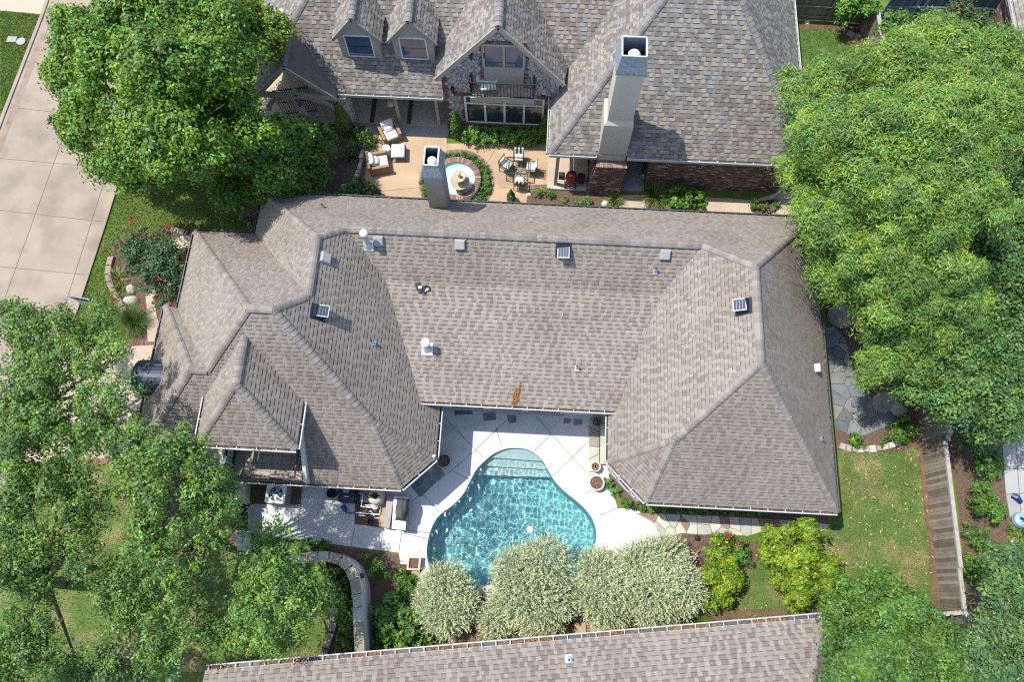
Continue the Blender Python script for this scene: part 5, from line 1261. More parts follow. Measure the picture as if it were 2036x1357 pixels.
# ------------------------------------------------------------ beds, small things on the ground
def ball_light(label, px, py): o = MB().lathe([(.0,.0),(.1,.05),(.12,.12),(.09,.19),(0,.22)], at(px, py), 14).build('garden_light', 'black', smooth=True); tag(o, label, 'garden light', 'black globe garden lights')
ball_light('black globe light between two small round shrubs', 1259, 1011); ball_light('black globe light beside the brown rose bed', 1385, 1071)
pvb = garden('stepping_stones', 'row of square tan stepping stones below the silver shrubs', 'stepping stones', at(1180,1250))
for x, y, s_ in [(1096,1261,.22),(1154,1253,.22),(1184,1249,.22),(1206,1247,.22),(1239,1243,.22)]:
    c = at(x, y); o = MB().obox((c[0], c[1], .015), (1,.12,0), (-.12,1,0), U, s_, s_*1.1, .03).build('paver', 'conc_tan', pvb); v = random.uniform(.8, 1.05); o.color = (v, v*.95, v*.85, 1)
o = MB().tube([Vector(at(780+x/3.18, 1060+y/3.18, .03)) for x, y in smooth_open([(335,705),(430,715),(520,718),(640,680),(780,655),(950,662),(1150,655),(1280,632),(1380,622),(1550,625)], 5)], .018, 6).build('irrigation_hose', 'gutter'); tag(o, 'long pale hose lying on the red soil along the southern eave', 'hose')
dw = MB(); dw.tube([at(1395,1125,.08), at(1388,1108,.2), at(1378,1097,.25), at(1367,1090,.2)], [.05,.045,.035,.02], 7); dw.tube([at(1384,1102,.22), at(1390,1096,.26), at(1396,1094,.2)], [.035,.03,.02], 6); o = dw.build('driftwood', 'bark'); o.color = (1.9,1.6,1.5,1); tag(o, 'forked piece of driftwood on the bed beside the yellow green bush', 'driftwood')
# real estate sign seen from above
sg = thing('yard_sign', 'dark yard sign on a white post by the street', 'sign', at(176,598)); p = Vector(at(134,588,1.55)); q = Vector(at(185,600,1.35)); d = (q-p); d.z = 0; d.normalize(); p.z = q.z = 1.35; nrm = Vector((-d.y, d.x, 0))
MB().bar(p, q, .03, .62).build('sign_panel', 'metal_blue', sg); MB().bar(p-U*.25-nrm*.02, q-U*.25-nrm*.02, .012, .10).bar(p+U*.28-nrm*.02, q+U*.28-nrm*.02, .012, .05).build('sign_stripe', 'white', sg)
for a in (.12, .88): c = p+(q-p)*a; MB().bar(Vector((c.x,c.y,0)), Vector((c.x,c.y,1.6)), .05, .05).build('sign_post', 'white', sg)
for lb, x, y in (('square pale utility box lid in the far lawn', 24, 78), ('round pale utility cover in the far lawn', 42, 82)):
    o = (MB().box(-.25,.25,-.18,.18,-.02,.03) if x < 30 else MB().lathe([(.24,-.02),(.24,.03),(.07,.05),(0,.05)], (0,0,0), 18)).build('utility_cover', 'conc_grey'); o.location = at(x, y); tag(o, lb, 'utility cover')
o = MB().lathe([(0,0),(.28,.02),(.3,.3),(.3,.75),(.26,.85),(0,.88)], (0,0,0), 18).build('barrel', 'blue_l'); o.location = at(124,1345); tag(o, 'blue plastic barrel under the oak in the bottom left', 'barrel')
o = MB().lathe([(0,0),(.25,.02),(.34,.25),(.3,.42),(.2,.5),(.16,.5),(.1,.42)], (0,0,0), 18).build('glazed_pot', 'metal'); o.location = at(2020,1036); o.color=(.7,1,1.15,1); tag(o, 'blue grey glazed pot in the garden on the far right', 'pot')
o = MB().lathe([(0,0),(.18,.02),(.25,.2),(.2,.4),(.14,.46),(.1,.4)], (0,0,0), 18).build('glazed_pot', 'metal'); o.location = at(1279,352); o.color=(.5,.75,1.0,1); tag(o, 'blue and white glazed pot in the passage by the brick wall', 'pot')
fw = thing('far_patio', '', '', at(2010, 960)); fw['kind'] = 'structure'; del fw['label']; del fw['category']
slab_field(fw, 'slab', 'conc_grey', P([(1992,868),(2120,840),(2120,1040),(2012,1052),(2000,980)]), [], [(at2(1985,935),at2(2140,925)),(at2(1985,985),at2(2140,975)),(at2(2018,850),at2(2032,1060))], .03, -.1, .0)
o = MB().tube([at(2012,985,.05), at(2022,990,.12), at(2030,1000,.1)], [.12,.14,.1], 8).build('blue_clog', 'blue'); o.color = (.35,.35,.35,1); tag(o, 'blue object left on the grey patio at the far right', 'toy')
# fallen leaves on the back lawn
mb = MB(); ol = P([(1675,900),(1690,1040),(1500,1190),(1440,1240),(1860,1225),(1850,1020),(1830,890)])
for i in range(230):
    while True:
        p = (random.uniform(8, 19), random.uniform(-2, 8))
        if inside(p, ol): break
    a = random.uniform(0, 3.1); l_, w_ = random.uniform(.03, .085), random.uniform(.012, .028); c_, s_ = math.cos(a), math.sin(a); v = random.uniform(.8, 1.5)
    mb.poly([(p[0]-c_*l_, p[1]-s_*l_, .01), (p[0]+s_*w_, p[1]-c_*w_, .025), (p[0]+c_*l_, p[1]+s_*l_, .01), (p[0]-s_*w_, p[1]+c_*w_, .025)], (v, v*.95, v*.9))
mb.build('fallen_leaves', 'pale_leaf')['kind'] = 'stuff'

# stray leaves on the brown roof
mb = MB()
for i in range(150):
    pl = random.choice([S2b, S2b, S2a, SE, WE, EE, S1]); px, py = {0:(random.uniform(820,1220),random.uniform(560,790))}.get(0) if pl is S2b else (random.uniform(800,1290),random.uniform(470,550)) if pl is S2a else (random.uniform(1360,1640),random.uniform(880,990)) if pl is SE else (random.uniform(1330,1490),random.uniform(560,720)) if pl is WE else (random.uniform(1560,1650),random.uniform(560,960)) if pl is EE else (random.uniform(620,760),random.uniform(860,950))
    c = onp(px, py, pl); h, u, n = on_slope(pl); a = random.uniform(0, 3.1); l_ = random.uniform(.02, .05); d = h*math.cos(a)+u*math.sin(a); w_ = n.cross(d)*l_*.5; v = random.uniform(.5, 1.3); p = c+n*.05
    mb.poly([p-d*l_, p-w_, p+d*l_, p+w_], (v, v*.9, v*.8))
mb.build('fallen_leaves', 'pale_leaf')['kind'] = 'stuff'

# ------------------------------------------------------------ the courtyard of the northern neighbour
cy = thing('courtyard', '', '', at(950, 330)); cy['kind'] = 'structure'; del cy['label']; del cy['category']
CO = P([(728,258),(735,244),(888,262),(888,285),(1095,287),(1103,296),(1104,372),(1050,376),(1040,450),(730,450),(760,392),(722,352)])
fcx, fcy = at2(908, 362)
circ = lambda r, n=40, x=fcx, y=fcy: [(x+r*math.cos(2*math.pi*i/n), y+r*math.sin(2*math.pi*i/n)) for i in range(n)]
sheet('patio_joint', 'joint', CO, -.012, parent=cy, kind=None)
slab_field(cy, 'slab', 'conc_patio', CO, [circ(1.86)], [(at2(889,250),at2(889,318)), (at2(1020,235),at2(925,400)), (at2(730,383),at2(900,366)), (at2(1000,372),at2(1120,388))], .02, -.1, .0, .04)
def brick_ring(par, r, n, w, l, z, h=.06):
    for i in range(n):
        a = 2*math.pi*i/n; key = ('ring', r); mw = Matrix.Translation((fcx+r*math.cos(a), fcy+r*math.sin(a), z)) @ Matrix.Rotation(a, 4, 'Z')
        if key not in BRK: o = MB().box(-l/2, l/2, -w/2, w/2, 0, h).build('brick', 'brick', par, mw=mw); BRK[key] = o.data
        else: o = link('brick', BRK[key], par, mw=mw)
        v = random.uniform(.8, 1.7); o.color = (v*1.05, v*1.2, v*1.2, 1)
brick_ring(cy, 1.80, 96, .10, .2, -.05)
for pts in ([(1107,297),(1105,374)], ): brick_band(cy, at2(*pts[0]), at2(*pts[1]), .24, .10, .02)
brick_band(cy, at2(728,268), at2(722,350), .2, .1, .02); brick_band(cy, at2(1050,372), at2(1100,370), .22, .1, .02)
fo = thing('fountain', 'tiered sandstone fountain in a round brick edged basin', 'fountain', (fcx, fcy, 0))
MB().lathe([(1.22,-.02),(1.22,.30),(.93,.30),(.93,.02),(0,.02)], (fcx,fcy,0), 40).build('basin', 'white', fo); brick_ring(fo, 1.07, 56, .105, .30, .30, .07)
M['fwater'] = bpy.data.materials.new('fountain_water'); fm_ = M['fwater']; fm_.use_nodes = True; b_ = fm_.node_tree.nodes['Principled BSDF']; b_.inputs['Base Color'].default_value = (.42,.72,.76,1); b_.inputs['Roughness'].default_value = .05; b_.inputs['Alpha'].default_value = .55
MB().lathe([(.935,.2),(0,.2)], (fcx,fcy,0), 40).build('basin_water', 'fwater', fo)
px_, py_ = at2(916, 378); MB().box(px_-.24,px_+.24,py_-.24,py_+.24,.02,.22).box(px_-.17,px_+.17,py_-.17,py_+.17,.22,.62).build('pedestal', 'sand', fo)
MB().lathe([(.14,.6),(.3,.66),(.46,.78),(.49,.84),(.45,.86),(.40,.8),(0,.74)], (px_,py_,0), 30).build('lower_bowl', 'sand', fo, smooth=True)
MB().lathe([(.1,.74),(.08,1.1),(.2,1.16),(.31,1.24),(.33,1.29),(.29,1.30),(.25,1.25),(0,1.22)], (px_,py_,0), 26).build('upper_bowl', 'sand', fo, smooth=True)
MB().lathe([(.07,1.2),(.05,1.36),(.1,1.44),(.09,1.54),(.03,1.62),(0,1.64)], (px_,py_,0), 14).build('finial', 'white', fo, smooth=True)
def cushion(par, c, ax, ay, az, hx, hy, hz, m='cushion', name='cushion', tint=None):
    ax, ay, az = Vector(ax).normalized(), Vector(ay).normalized(), Vector(az).normalized(); c = Vector(c); n = 6; vs = []; fs = []
    for s in (1, -1):
        for i in range(n+1):
            for j in range(n+1):
                a, b = 2*i/n-1, 2*j/n-1; e = (max(0, 1-abs(a)**4)*max(0, 1-abs(b)**4))**.35
                vs.append(c+ax*hx*a*(.93+.07*e)+ay*hy*b*(.93+.07*e)+az*hz*s*(.35+.65*e))
    o_ = (n+1)**2
    for i in range(n):
        for j in range(n):
            q = (i*(n+1)+j, (i+1)*(n+1)+j, (i+1)*(n+1)+j+1, i*(n+1)+j+1); fs.append(q); fs.append(tuple(o_+k for k in q[::-1]))
    for k in range(n):
        for a, b in (((k,0),(k+1,0)),((k+1,n),(k,n)),((0,k+1),(0,k)),((n,k),(n,k+1))):
            i0, i1 = a[0]*(n+1)+a[1], b[0]*(n+1)+b[1]; fs.append((i0, o_+i0, o_+i1, i1))
    return MB().add(vs, fs).build(name, m, par, smooth=True)
def armchair(label, px, py, rz):
    t = thing('patio_armchair', label, 'armchair', (0,0,0), 'wicker patio armchairs')
    MB().box(-.42,.42,-.42,.42,.06,.30).build('base', 'wicker', t)
    for s in (-1, 1): MB().box(s*.42-.07, s*.42+.07, -.45, .45, .05, .62).build('arm', 'wicker', t)
    MB().add([(-.5,.36,.05),(.5,.36,.05),(.5,.52,.05),(-.5,.52,.05),(-.5,.46,.8),(.5,.46,.8),(.5,.58,.8),(-.5,.58,.8)], [(0,1,5,4),(1,2,6,5),(2,3,7,6),(3,0,4,7),(4,5,6,7)]).build('back', 'wicker', t)
    cushion(t, (0,-.06,.40), (1,0,0), (0,1,0), (0,0,1), .34, .40, .11, name='seat_cushion'); cushion(t, (0,.30,.66), (1,0,0), (0,.35,1), (0,-1,.35), .34, .28, .12, name='back_cushion'); cushion(t, (0,.08,.58), (1,0,0), (0,.6,.8), (0,-.8,.6), .24, .14, .08, name='pillow')
    t.location = at(px, py); t.rotation_euler.z = rz; return t
armchair('brown wicker armchair with white cushions at the porch step', 778, 272, R(28)); armchair('brown wicker armchair with white cushions near the silver side table', 757, 331, R(105))
ot = thing('ottoman', 'square white cushioned ottoman between the armchairs', 'ottoman', (0,0,0)); cushion(ot, (0,0,.40), (1,0,0), (0,1,0), U, .36, .40, .11); f = MB()
for sx in (-1, 1):
    for sy in (-1, 1): f.bar((sx*.34,sy*.38,0),(sx*.33,sy*.36,.34),.035,.035)
for s in (-1, 1): f.bar((-.35,s*.38,.32),(.35,s*.38,.32),.03,.03).bar((s*.35,-.38,.32),(s*.35,.38,.32),.03,.03)
f.build('frame', 'metal_dark', ot); ot.location = at(794, 309); ot.rotation_euler.z = R(4)
o = MB().lathe([(.0,0),(.18,0),(.2,.04),(.19,.25),(.2,.5),(.2,.54),(0,.55)], (0,0,0), 22).build('side_table', 'white'); o.location = at(771, 306); tag(o, 'white drum side table between the armchairs', 'side table')
# dining set
tb_ = thing('dining_table', 'dark framed glass dining table in the courtyard', 'table', (0,0,0)); f = MB(); hw, hd, hh_ = .53, .45, .72
for sx in (-1, 1):
    for sy in (-1, 1): f.bar((sx*hw,sy*hd,0),(sx*hw,sy*hd,hh_),.04,.04)
for s in (-1, 1): f.bar((-hw,s*hd,hh_),(hw,s*hd,hh_),.05,.04); f.bar((s*hw,-hd,hh_),(s*hw,hd,hh_),.05,.04)
f.bar((-hw,-hd,.1),(hw,hd,.1),.02,.02); f.bar((-hw,hd,.1),(hw,-hd,.1),.02,.02); f.build('frame', 'metal_dark', tb_)
M['clear'] = bpy.data.materials.new('clear_glass'); m_ = M['clear']; m_.use_nodes = True; nn_ = m_.node_tree; nn_.nodes.clear(); o_ = nn_.nodes.new('ShaderNodeOutputMaterial'); t_ = nn_.nodes.new('ShaderNodeBsdfTransparent'); t_.inputs[0].default_value = (.93,.97,.96,1); g_ = nn_.nodes.new('ShaderNodeBsdfGlossy'); g_.inputs['Roughness'].default_value = .02; fr_ = nn_.nodes.new('ShaderNodeFresnel'); fr_.inputs[0].default_value = 1.45; mx_ = nn_.nodes.new('ShaderNodeMixShader')
nn_.links.new(fr_.outputs[0], mx_.inputs[0]); nn_.links.new(t_.outputs[0], mx_.inputs[1]); nn_.links.new(g_.outputs[0], mx_.inputs[2]); nn_.links.new(mx_.outputs[0], o_.inputs[0])
MB().box(-hw+.02,hw-.02,-hd+.02,hd-.02,hh_+.012,hh_+.022).build('glass_top', 'clear', tb_); tb_.location = at(1029, 345)
def dining_chair(label, px, py, rz, striped):
    t = thing('dining_chair', label, 'chair', (0,0,0), 'dark metal dining chairs'); f = MB()
    for sx in (-1, 1):
        f.bar((sx*.25,-.24,0),(sx*.25,-.24,.62),.03,.03); f.bar((sx*.25,.24,0),(sx*.25,.30,.92),.03,.03); f.bar((sx*.25,-.24,.62),(sx*.25,.26,.62),.035,.03); f.bar((sx*.25,-.24,.40),(sx*.25,.24,.40),.03,.03)
    f.bar((-.25,-.24,.4),(.25,-.24,.4),.03,.03); f.bar((-.25,.24,.4),(.25,.24,.4),.03,.03); f.build('frame', 'metal_dark', t); l = MB()
    for k in range(5): l.bar((-.25,.25+k*.012,.5+k*.1),(.25,.25+k*.012,.5+k*.1),.015,.02)
    for k in range(1, 6): l.bar((-.25+k*.083,.245,.45),(-.25+k*.083,.30,.92),.015,.015)
    l.build('back_lattice', 'metal_dark', t)
    cushion(t, (0,-.01,.46), (1,0,0), (0,1,0), U, .24, .24, .07, name='seat_cushion')
    if striped:
        for k in range(5): MB().obox((-.18+k*.09,.22,.66), (1,0,0), (0,-1,.3), (0,.3,1), .044, .05, .17).build('back_stripe', 'cushion' if k % 2 == 0 else 'black', t)
    else: cushion(t, (0,.22,.66), (1,0,0), (0,.15,1), (0,-1,.15), .2, .18, .06, name='back_cushion')
    t.location = at(px, py); t.rotation_euler.z = rz
dining_chair('dining chair with black striped back at the hedge side', 1031, 322, 0, True); dining_chair('dining chair with white cushion nearest the fountain', 1007, 338, R(60), False)
dining_chair('dining chair with white cushion nearest the grill', 1056, 343, R(-92), False); dining_chair('dining chair with black striped back nearest the brown roof', 1032, 370, R(180), True)
# red ceramic grill with shelves
kg = thing('ceramic_grill', 'red egg shaped ceramic grill on a black stand with side shelves', 'grill', (0,0,0)); MB().lathe([(.16,.25),(.24,.35),(.28,.5),(.28,.62)], (0,0,0), 24).build('lower_body', 'red', kg, smooth=True)
MB().lathe([(.29,.63),(.29,.72),(.25,.88),(.17,.98),(.07,1.02)], (0,0,0), 24).build('lid', 'red', kg, smooth=True); MB().lathe([(.29,.6),(.3,.62),(.3,.65),(.29,.66)], (0,0,0), 24).build('band', 'black', kg); MB().lathe([(.07,1.0),(.07,1.1),(0,1.11)], (0,0,0), 12).bar((-.15,.02,1.08),(.15,.02,1.08),.03,.03).build('vent_cap', 'black', kg)
f = MB()
for a in (45,135,225,315): c_, s_ = math.cos(R(a)), math.sin(R(a)); f.tube([(.2*c_,.2*s_,.5),(.33*c_,.33*s_,.3),(.36*c_,.36*s_,.0)], .03, 6)
f.lathe([(.3,.28),(.32,.3),(.3,.32)], (0,0,0), 20).build('stand', 'black', kg)
for s in (-1, 1):
    sh_ = MB()
    for k in range(4): sh_.box(s*.32 if s > 0 else -.62, .62 if s > 0 else -.32, -.2+k*.11, -.11+k*.11, .68, .71)
    sh_.build('side_shelf', 'metal_dark', kg)
kg.location = (*at2(1134, 366, .1), .1)
bn = thing('trash_bin', 'small grey lidded bin next to the red grill', 'bin', (0,0,0)); MB().add([(-.12,-.1,0),(.12,-.1,0),(.12,.1,0),(-.12,.1,0),(-.16,-.14,.5),(.16,-.14,.5),(.16,.14,.5),(-.16,.14,.5)], [(0,1,5,4),(1,2,6,5),(2,3,7,6),(3,0,4,7)]).build('bin_body', 'black', bn); MB().box(-.17,.17,-.15,.15,.5,.56).build('bin_lid', 'metal_blue', bn); bn.location = (*at2(1155, 362, .1), .1)
# balcony furniture
wc = thing('balcony_armchair', 'white woven armchair on the balcony', 'armchair', (0,0,0)); vs = []; fs = []; n = 12
for k in range(n+1):
    a = math.pi*(-.12+1.24*k/n); hgt = .5+.42*max(0, math.sin(a))**1.5; vs += [(.36*math.cos(a), .32*math.sin(a), .0), (.37*math.cos(a), .34*math.sin(a), .3), (.42*math.cos(a), .42*math.sin(a), hgt), (.36*math.cos(a), .36*math.sin(a), hgt-.02), (.30*math.cos(a), .28*math.sin(a), .36)]
for k in range(n):
    for j in range(4): fs.append((k*5+j, (k+1)*5+j, (k+1)*5+j+1, k*5+j+1))
MB().add(vs, fs).build('shell', 'white', wc, smooth=True); MB().box(-.31,.31,-.32,.26,.28,.38).build('seat', 'cushion', wc); wc.scale = (1.2,1.2,1.15); wc.location = (bx0+.72, by0+.5, bzf); wc.rotation_euler.z = R(12)
o = MB().lathe([(.1,0),(.13,.03),(.13,.06),(.02,.08),(0,.08)], (0,0,0), 14).obox((.1,-.08,.05),(1,-.6,0),(.6,1,0),U,.12,.05,.05).build('watering_can', 'metal'); o.location = (bx0+1.75, by0+.35, bzf); tag(o, 'small grey blue can lying on the balcony floor', 'can')
# flag on a pole by the porch
fg = thing('flag', 'red white and blue striped flag hanging on a slanted pole at the porch', 'flag', at(590, 200)); A0 = Vector(at(577,199,2.15)); A1 = Vector(at(590,187,2.55)); 
MB().tube([A0+(A0-A1)*.4, A1+(A1-A0)*.6], .02, 8).build('pole', 'taupe2', fg)
FW_, FH_ = 1.5, .62; e1_ = (A1-A0).normalized(); dn = Vector(at(617,232,1.2))-Vector(at(590,187,2.55)); L2 = dn.length; dn.normalize()
def fp_(a, b): return A0+e1_*((A1-A0).length*a)+dn*(L2*b)+e1_.cross(dn)*(.05*math.sin(b*7+a*3)*b)+Vector((.12*(1-a)*b, 0, 0))
for k in range(13):
    mb = MB(); b0 = .42 if k >= 6 else 0
    for j in range(10):
        t0, t1 = b0+(1-b0)*j/10, b0+(1-b0)*(j+1)/10; mb.poly([fp_(k/13,t0), fp_((k+1)/13,t0), fp_((k+1)/13,t1), fp_(k/13,t1)])
    o = mb.build('stripe', 'cushion', fg); o.color = (.52,.03,.06,1) if k % 2 == 0 else (.95,.95,1,1)
mb = MB()
for j in range(6): mb.poly([fp_(6/13,.42*j/6), fp_(1,.42*j/6), fp_(1,.42*(j+1)/6), fp_(6/13,.42*(j+1)/6)])
o = mb.build('canton', 'cushion', fg); o.color = (.03,.04,.16,1); nrm = (fp_(.9,.2)-fp_(.7,.2)).cross(fp_(.7,.4)-fp_(.7,.2)).normalized(); nrm = nrm if nrm.z > 0 else -nrm; mb = MB()
for r_ in range(9):
    for c_ in range(6 if r_ % 2 == 0 else 5):
        cx_ = 6/13+(7/13)*(r_+.7)/9.4; cy_ = .42*((c_+.5+(0 if r_ % 2 == 0 else .5))/6.2); p = fp_(cx_, cy_)+nrm*.006
        u_ = (fp_(cx_+.02, cy_)-fp_(cx_, cy_)).normalized(); v_ = nrm.cross(u_); mb.poly([p+u_*math.cos(t)*q+v_*math.sin(t)*q for t, q in [(math.pi*i/5, .022 if i % 2 == 0 else .009) for i in range(10)]])
mb.build('stars', 'cushion', fg)

# ------------------------------------------------------------ plants
def leaf_cloud(name, m, C_, N_, size, aspect, parent=None, tints=None, seed=0, fold=.25, sizevar=.35, dirs=None, **kw):
    """C_ leaf centres, N_ leaf normals; each leaf a folded four-cornered blade"""
    r = np.random.default_rng(seed); n = len(C_); N_ = N_/np.linalg.norm(N_, axis=1, keepdims=True)
    t = r.normal(size=(n, 3)) if dirs is None else dirs
    t = t-N_*np.sum(t*N_, 1, keepdims=True); t /= np.linalg.norm(t, axis=1, keepdims=True)+1e-9; b = np.cross(N_, t)
    s = size*(1+r.uniform(-sizevar, sizevar, (n, 1))); w = s*aspect
    V = np.stack([C_-t*s, C_-b*w+N_*w*fold, C_+t*s, C_+b*w+N_*w*fold], 1).reshape(-1, 3)
    F = np.arange(4*n).reshape(n, 4)
    return fastmesh(name, V, F, m, tints, parent, **kw)
def tint_arr(r, n, base=1., var=.25, hue=.12, tips=None, frac=0.):
    v = base*(1+r.uniform(-var, var, (n, 1))); h = r.uniform(-hue, hue, (n, 1)); T = np.concatenate([v*(1+h), v, v*(1-h)], 1)
    if tips is not None:
        k = r.random(n) < frac; T[k] = np.array(tips)*v[k]
    return T
def sphere_dirs(r, n, up=.0):
    d = r.normal(size=(n, 3)); d /= np.linalg.norm(d, axis=1, keepdims=True); d[:, 2] = np.where(d[:, 2] < up-.9, -d[:, 2], d[:, 2]); return d
def crown_points(r, lobes, per_m2, clump_r, leaves, flat=.6, shell=(.72, 1.06), up=.35, low=-.35, inner=.45, sub=True):
    """leaf sprays on mounds: each lobe carries smaller mounds on its upper side, plus inner sprays that close the crown from within"""
    Cs = []; Ns = []; tone = []
    def spray(c, dd, q, k, tn):
        p = r.normal(size=(k, 3))*np.array([q, q, q*flat])*.55; p[:, 2] -= .55*(p[:, 0]**2+p[:, 1]**2)/q
        Cs.append(c+p); Ns.append(p/q*.75+dd*.45+np.array([0, 0, up+.35])+r.normal(size=(k, 3))*.5); yy = r.random(); h_ = (1.32, 1.18, .9) if yy < .24 else (.74, .84, .95) if yy > .68 else (1., 1., 1.); tone.append(np.tile(np.array([h_])*tn, (k, 1)))
    for (x, y, z, R_) in lobes:
        c0_ = np.array([x, y, z]); mounds = [(c0_, R_)]
        if sub and R_ > .55:
            k = int(5+3.2*R_); d = sphere_dirs(r, k*3); d = d[d[:, 2] > max(low, -.15)][:k]; mounds = [(c0_+dd*R_*.72*np.array([1, 1, .75]), R_*r.uniform(.34, .5)) for dd in d]
        for mc, mr in mounds:
            n = max(3, int(per_m2*mr*mr*(1.9 if sub and R_ > .55 else 1))); d = sphere_dirs(r, n*2); d = d[d[:, 2] > low][:n]; mt = r.uniform(.84, 1.16)
            for dd in d: spray(mc+dd*mr*r.uniform(*shell)*np.array([1, 1, .8]), dd, clump_r*r.uniform(.55, 1.05), int(leaves*r.uniform(.5, 1.2)), mt*r.uniform(.85, 1.15))
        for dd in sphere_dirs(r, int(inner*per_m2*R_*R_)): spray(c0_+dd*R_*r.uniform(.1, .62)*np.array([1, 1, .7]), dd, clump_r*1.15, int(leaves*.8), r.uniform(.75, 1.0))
    return np.concatenate(Cs), np.concatenate(Ns), np.concatenate(tone)
def limbs(par, base, lobes, r0, m='bark', twigs=2, seed=1):
    r = random.Random(seed); mb = MB(); b = Vector(base); zc = min(l[2] for l in lobes)*.55; cx_ = sum(l[0] for l in lobes)/len(lobes); cy_ = sum(l[1] for l in lobes)/len(lobes)
    fork = Vector((b.x*.7+cx_*.3, b.y*.7+cy_*.3, max(.6, zc))); mb.tube([b-U*.1, b.lerp(fork, .5)+Vector((r.uniform(-.1,.1), r.uniform(-.1,.1), 0)), fork], [r0*1.25, r0, r0*.8], 10); tr_ = mb.build('trunk', m, par, smooth=True)
    for (x, y, z, R_) in lobes:
        e = Vector((x, y, z-.1*R_)); mid = fork.lerp(e, .5)+Vector((r.uniform(-.3,.3), r.uniform(-.3,.3), r.uniform(.1,.5)))*(R_*.3); mb = MB(); mb.tube([fork, mid, e], [r0*.5, r0*.34, r0*.16], 7)
        for k in range(twigs+2):
            a = r.uniform(0, 6.28); f = e+Vector((math.cos(a), math.sin(a), r.uniform(-.1,.7)))*R_*.8; s_ = mid.lerp(e, r.uniform(.3, 1)); mb.tube([s_, s_.lerp(f, .5)+Vector((0,0,.1)), f], [r0*.15, r0*.09, r0*.03], 5, cap=False)
        mb.build('branch', m, par, smooth=True)
SEED = [100]
def tree(name, label, cat, base, lobes, m, leaf, aspect, per_m2, clump_r, leaves, r0=.16, group=None, var=.28, hue=.14, tips=None, frac=0., flat=.6, up=.35, fold=.25, blade=False, trunk=True, low=-.35, base_tint=1., shell=(.72, 1.06), inner=.45):
    SEED[0] += 1; r = np.random.default_rng(SEED[0])
    lobes = [(*at2(px, py, z), z, R_) for px, py, z, R_ in lobes]
    b = at(*base) if len(base) == 2 else base; t = thing(name, label, cat, (b[0], b[1], 0), group)
    if trunk: limbs(t, (b[0], b[1], 0), lobes, r0, seed=SEED[0])
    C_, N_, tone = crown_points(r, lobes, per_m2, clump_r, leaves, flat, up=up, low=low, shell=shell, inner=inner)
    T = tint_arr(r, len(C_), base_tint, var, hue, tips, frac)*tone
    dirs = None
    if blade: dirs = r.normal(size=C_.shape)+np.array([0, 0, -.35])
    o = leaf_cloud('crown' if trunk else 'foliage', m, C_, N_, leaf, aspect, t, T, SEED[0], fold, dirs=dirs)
    return t, lobes, r
YT = (2.3, 1.45, .8)
# the big maple at the street
tm_, lb_, r_ = tree('maple_tree', 'large bright green maple spreading over the street and front lawn', 'tree', (395,250), [(190,60,5.5,1.7),(290,50,7,2.0),(400,60,7.5,2.0),(160,150,4.8,1.3),(245,150,7,2.0),(350,150,8.6,2.2),(450,150,7.2,1.7),(190,235,5,1.5),(280,260,6.6,2.0),(380,255,7.6,2.1),(250,320,4.6,1.4),(330,325,5,1.2),(470,250,6.4,1.6),(570,272,5.0,1.0),(430,325,4.6,1.2),(510,325,5,1.4),(590,318,4.4,1.15),(505,372,3.4,.9),(580,372,3.2,.8),(450,380,3.6,.7),(360,20,6.5,1.8),(140,70,4.6,.9),(120,140,4.2,.7),(145,262,4.2,.7),(108,148,4.3,.45),(150,215,4.3,.5),(128,240,4.1,.45),(172,300,4.1,.5),(218,338,4,.5),(150,45,4.8,.6),(120,60,4.6,.5),(300,355,4,.5)],
     'maple', .074, .62, 9.5, .48, 130, r0=.24, tips=YT, frac=.06, shell=(.75, 1.12), inner=.15)
tree('maple_tree', 'slender maple limb with orange tips beside the far roof', 'tree', (480,170), [(470,60,6.2,1.2),(495,90,5.6,1.0),(525,55,6.0,.9),(545,60,6.2,.7),(535,100,5.2,.8),(500,30,6,.8)], 'maple', .072, .62, 12, .42, 90, r0=.1, tips=(3.4,1.15,.7), frac=.16)
tree('holly_tree', 'dark leafy small tree between the maple and the porch', 'tree', (625,290), [(615,262,2.6,.8),(620,300,2.6,.9),(605,345,2.4,.9),(625,350,2.0,.7),(640,285,1.8,.6)], 'dk', .075, .6, 34, .34, 50, r0=.07, base_tint=1.15)
# live oaks on the left and bottom left
OK_ = dict(m='oak', leaf=.058, aspect=.5, per_m2=9.5, clump_r=.34, leaves=76, shell=(.72, 1.14), inner=.15, tips=(2.1,1.7,.9), frac=.03, var=.3)
tree('oak_tree', 'airy oak over the driveway with ground showing through', 'tree', (60,860), [(45,690,5.4,1.4),(110,690,5.6,1.5),(175,690,5.2,1.4),(215,715,7.0,1.0),(70,780,6.4,1.7),(150,780,6,1.6),(215,800,7.4,1.1),(30,850,5.6,1.5),(100,870,6.4,1.7),(185,870,7.2,1.2),(235,870,7.4,.9),(150,940,5,1.3),(60,640,4.8,.8),(210,640,4.2,.8),(30,620,4.8,.6)], r0=.2, group='oaks on the shaded lawn', **OK_)
tree('oak_tree', 'oak filling the bottom left corner above the shaded grass', 'tree', (120,1160), [(40,960,5.4,1.5),(110,990,5.6,1.4),(190,1010,5.0,1.2),(60,1060,5.6,1.6),(150,1080,5.2,1.3),(30,1150,5.0,1.5),(90,1150,4.6,1.1),(40,1250,4.4,1.3),(90,1310,4.6,1.2),(30,1330,4.4,1.2),(150,1320,4,1.0),(205,1130,4.6,.9)], r0=.2, group='oaks on the shaded lawn', base_tint=.95, **OK_)
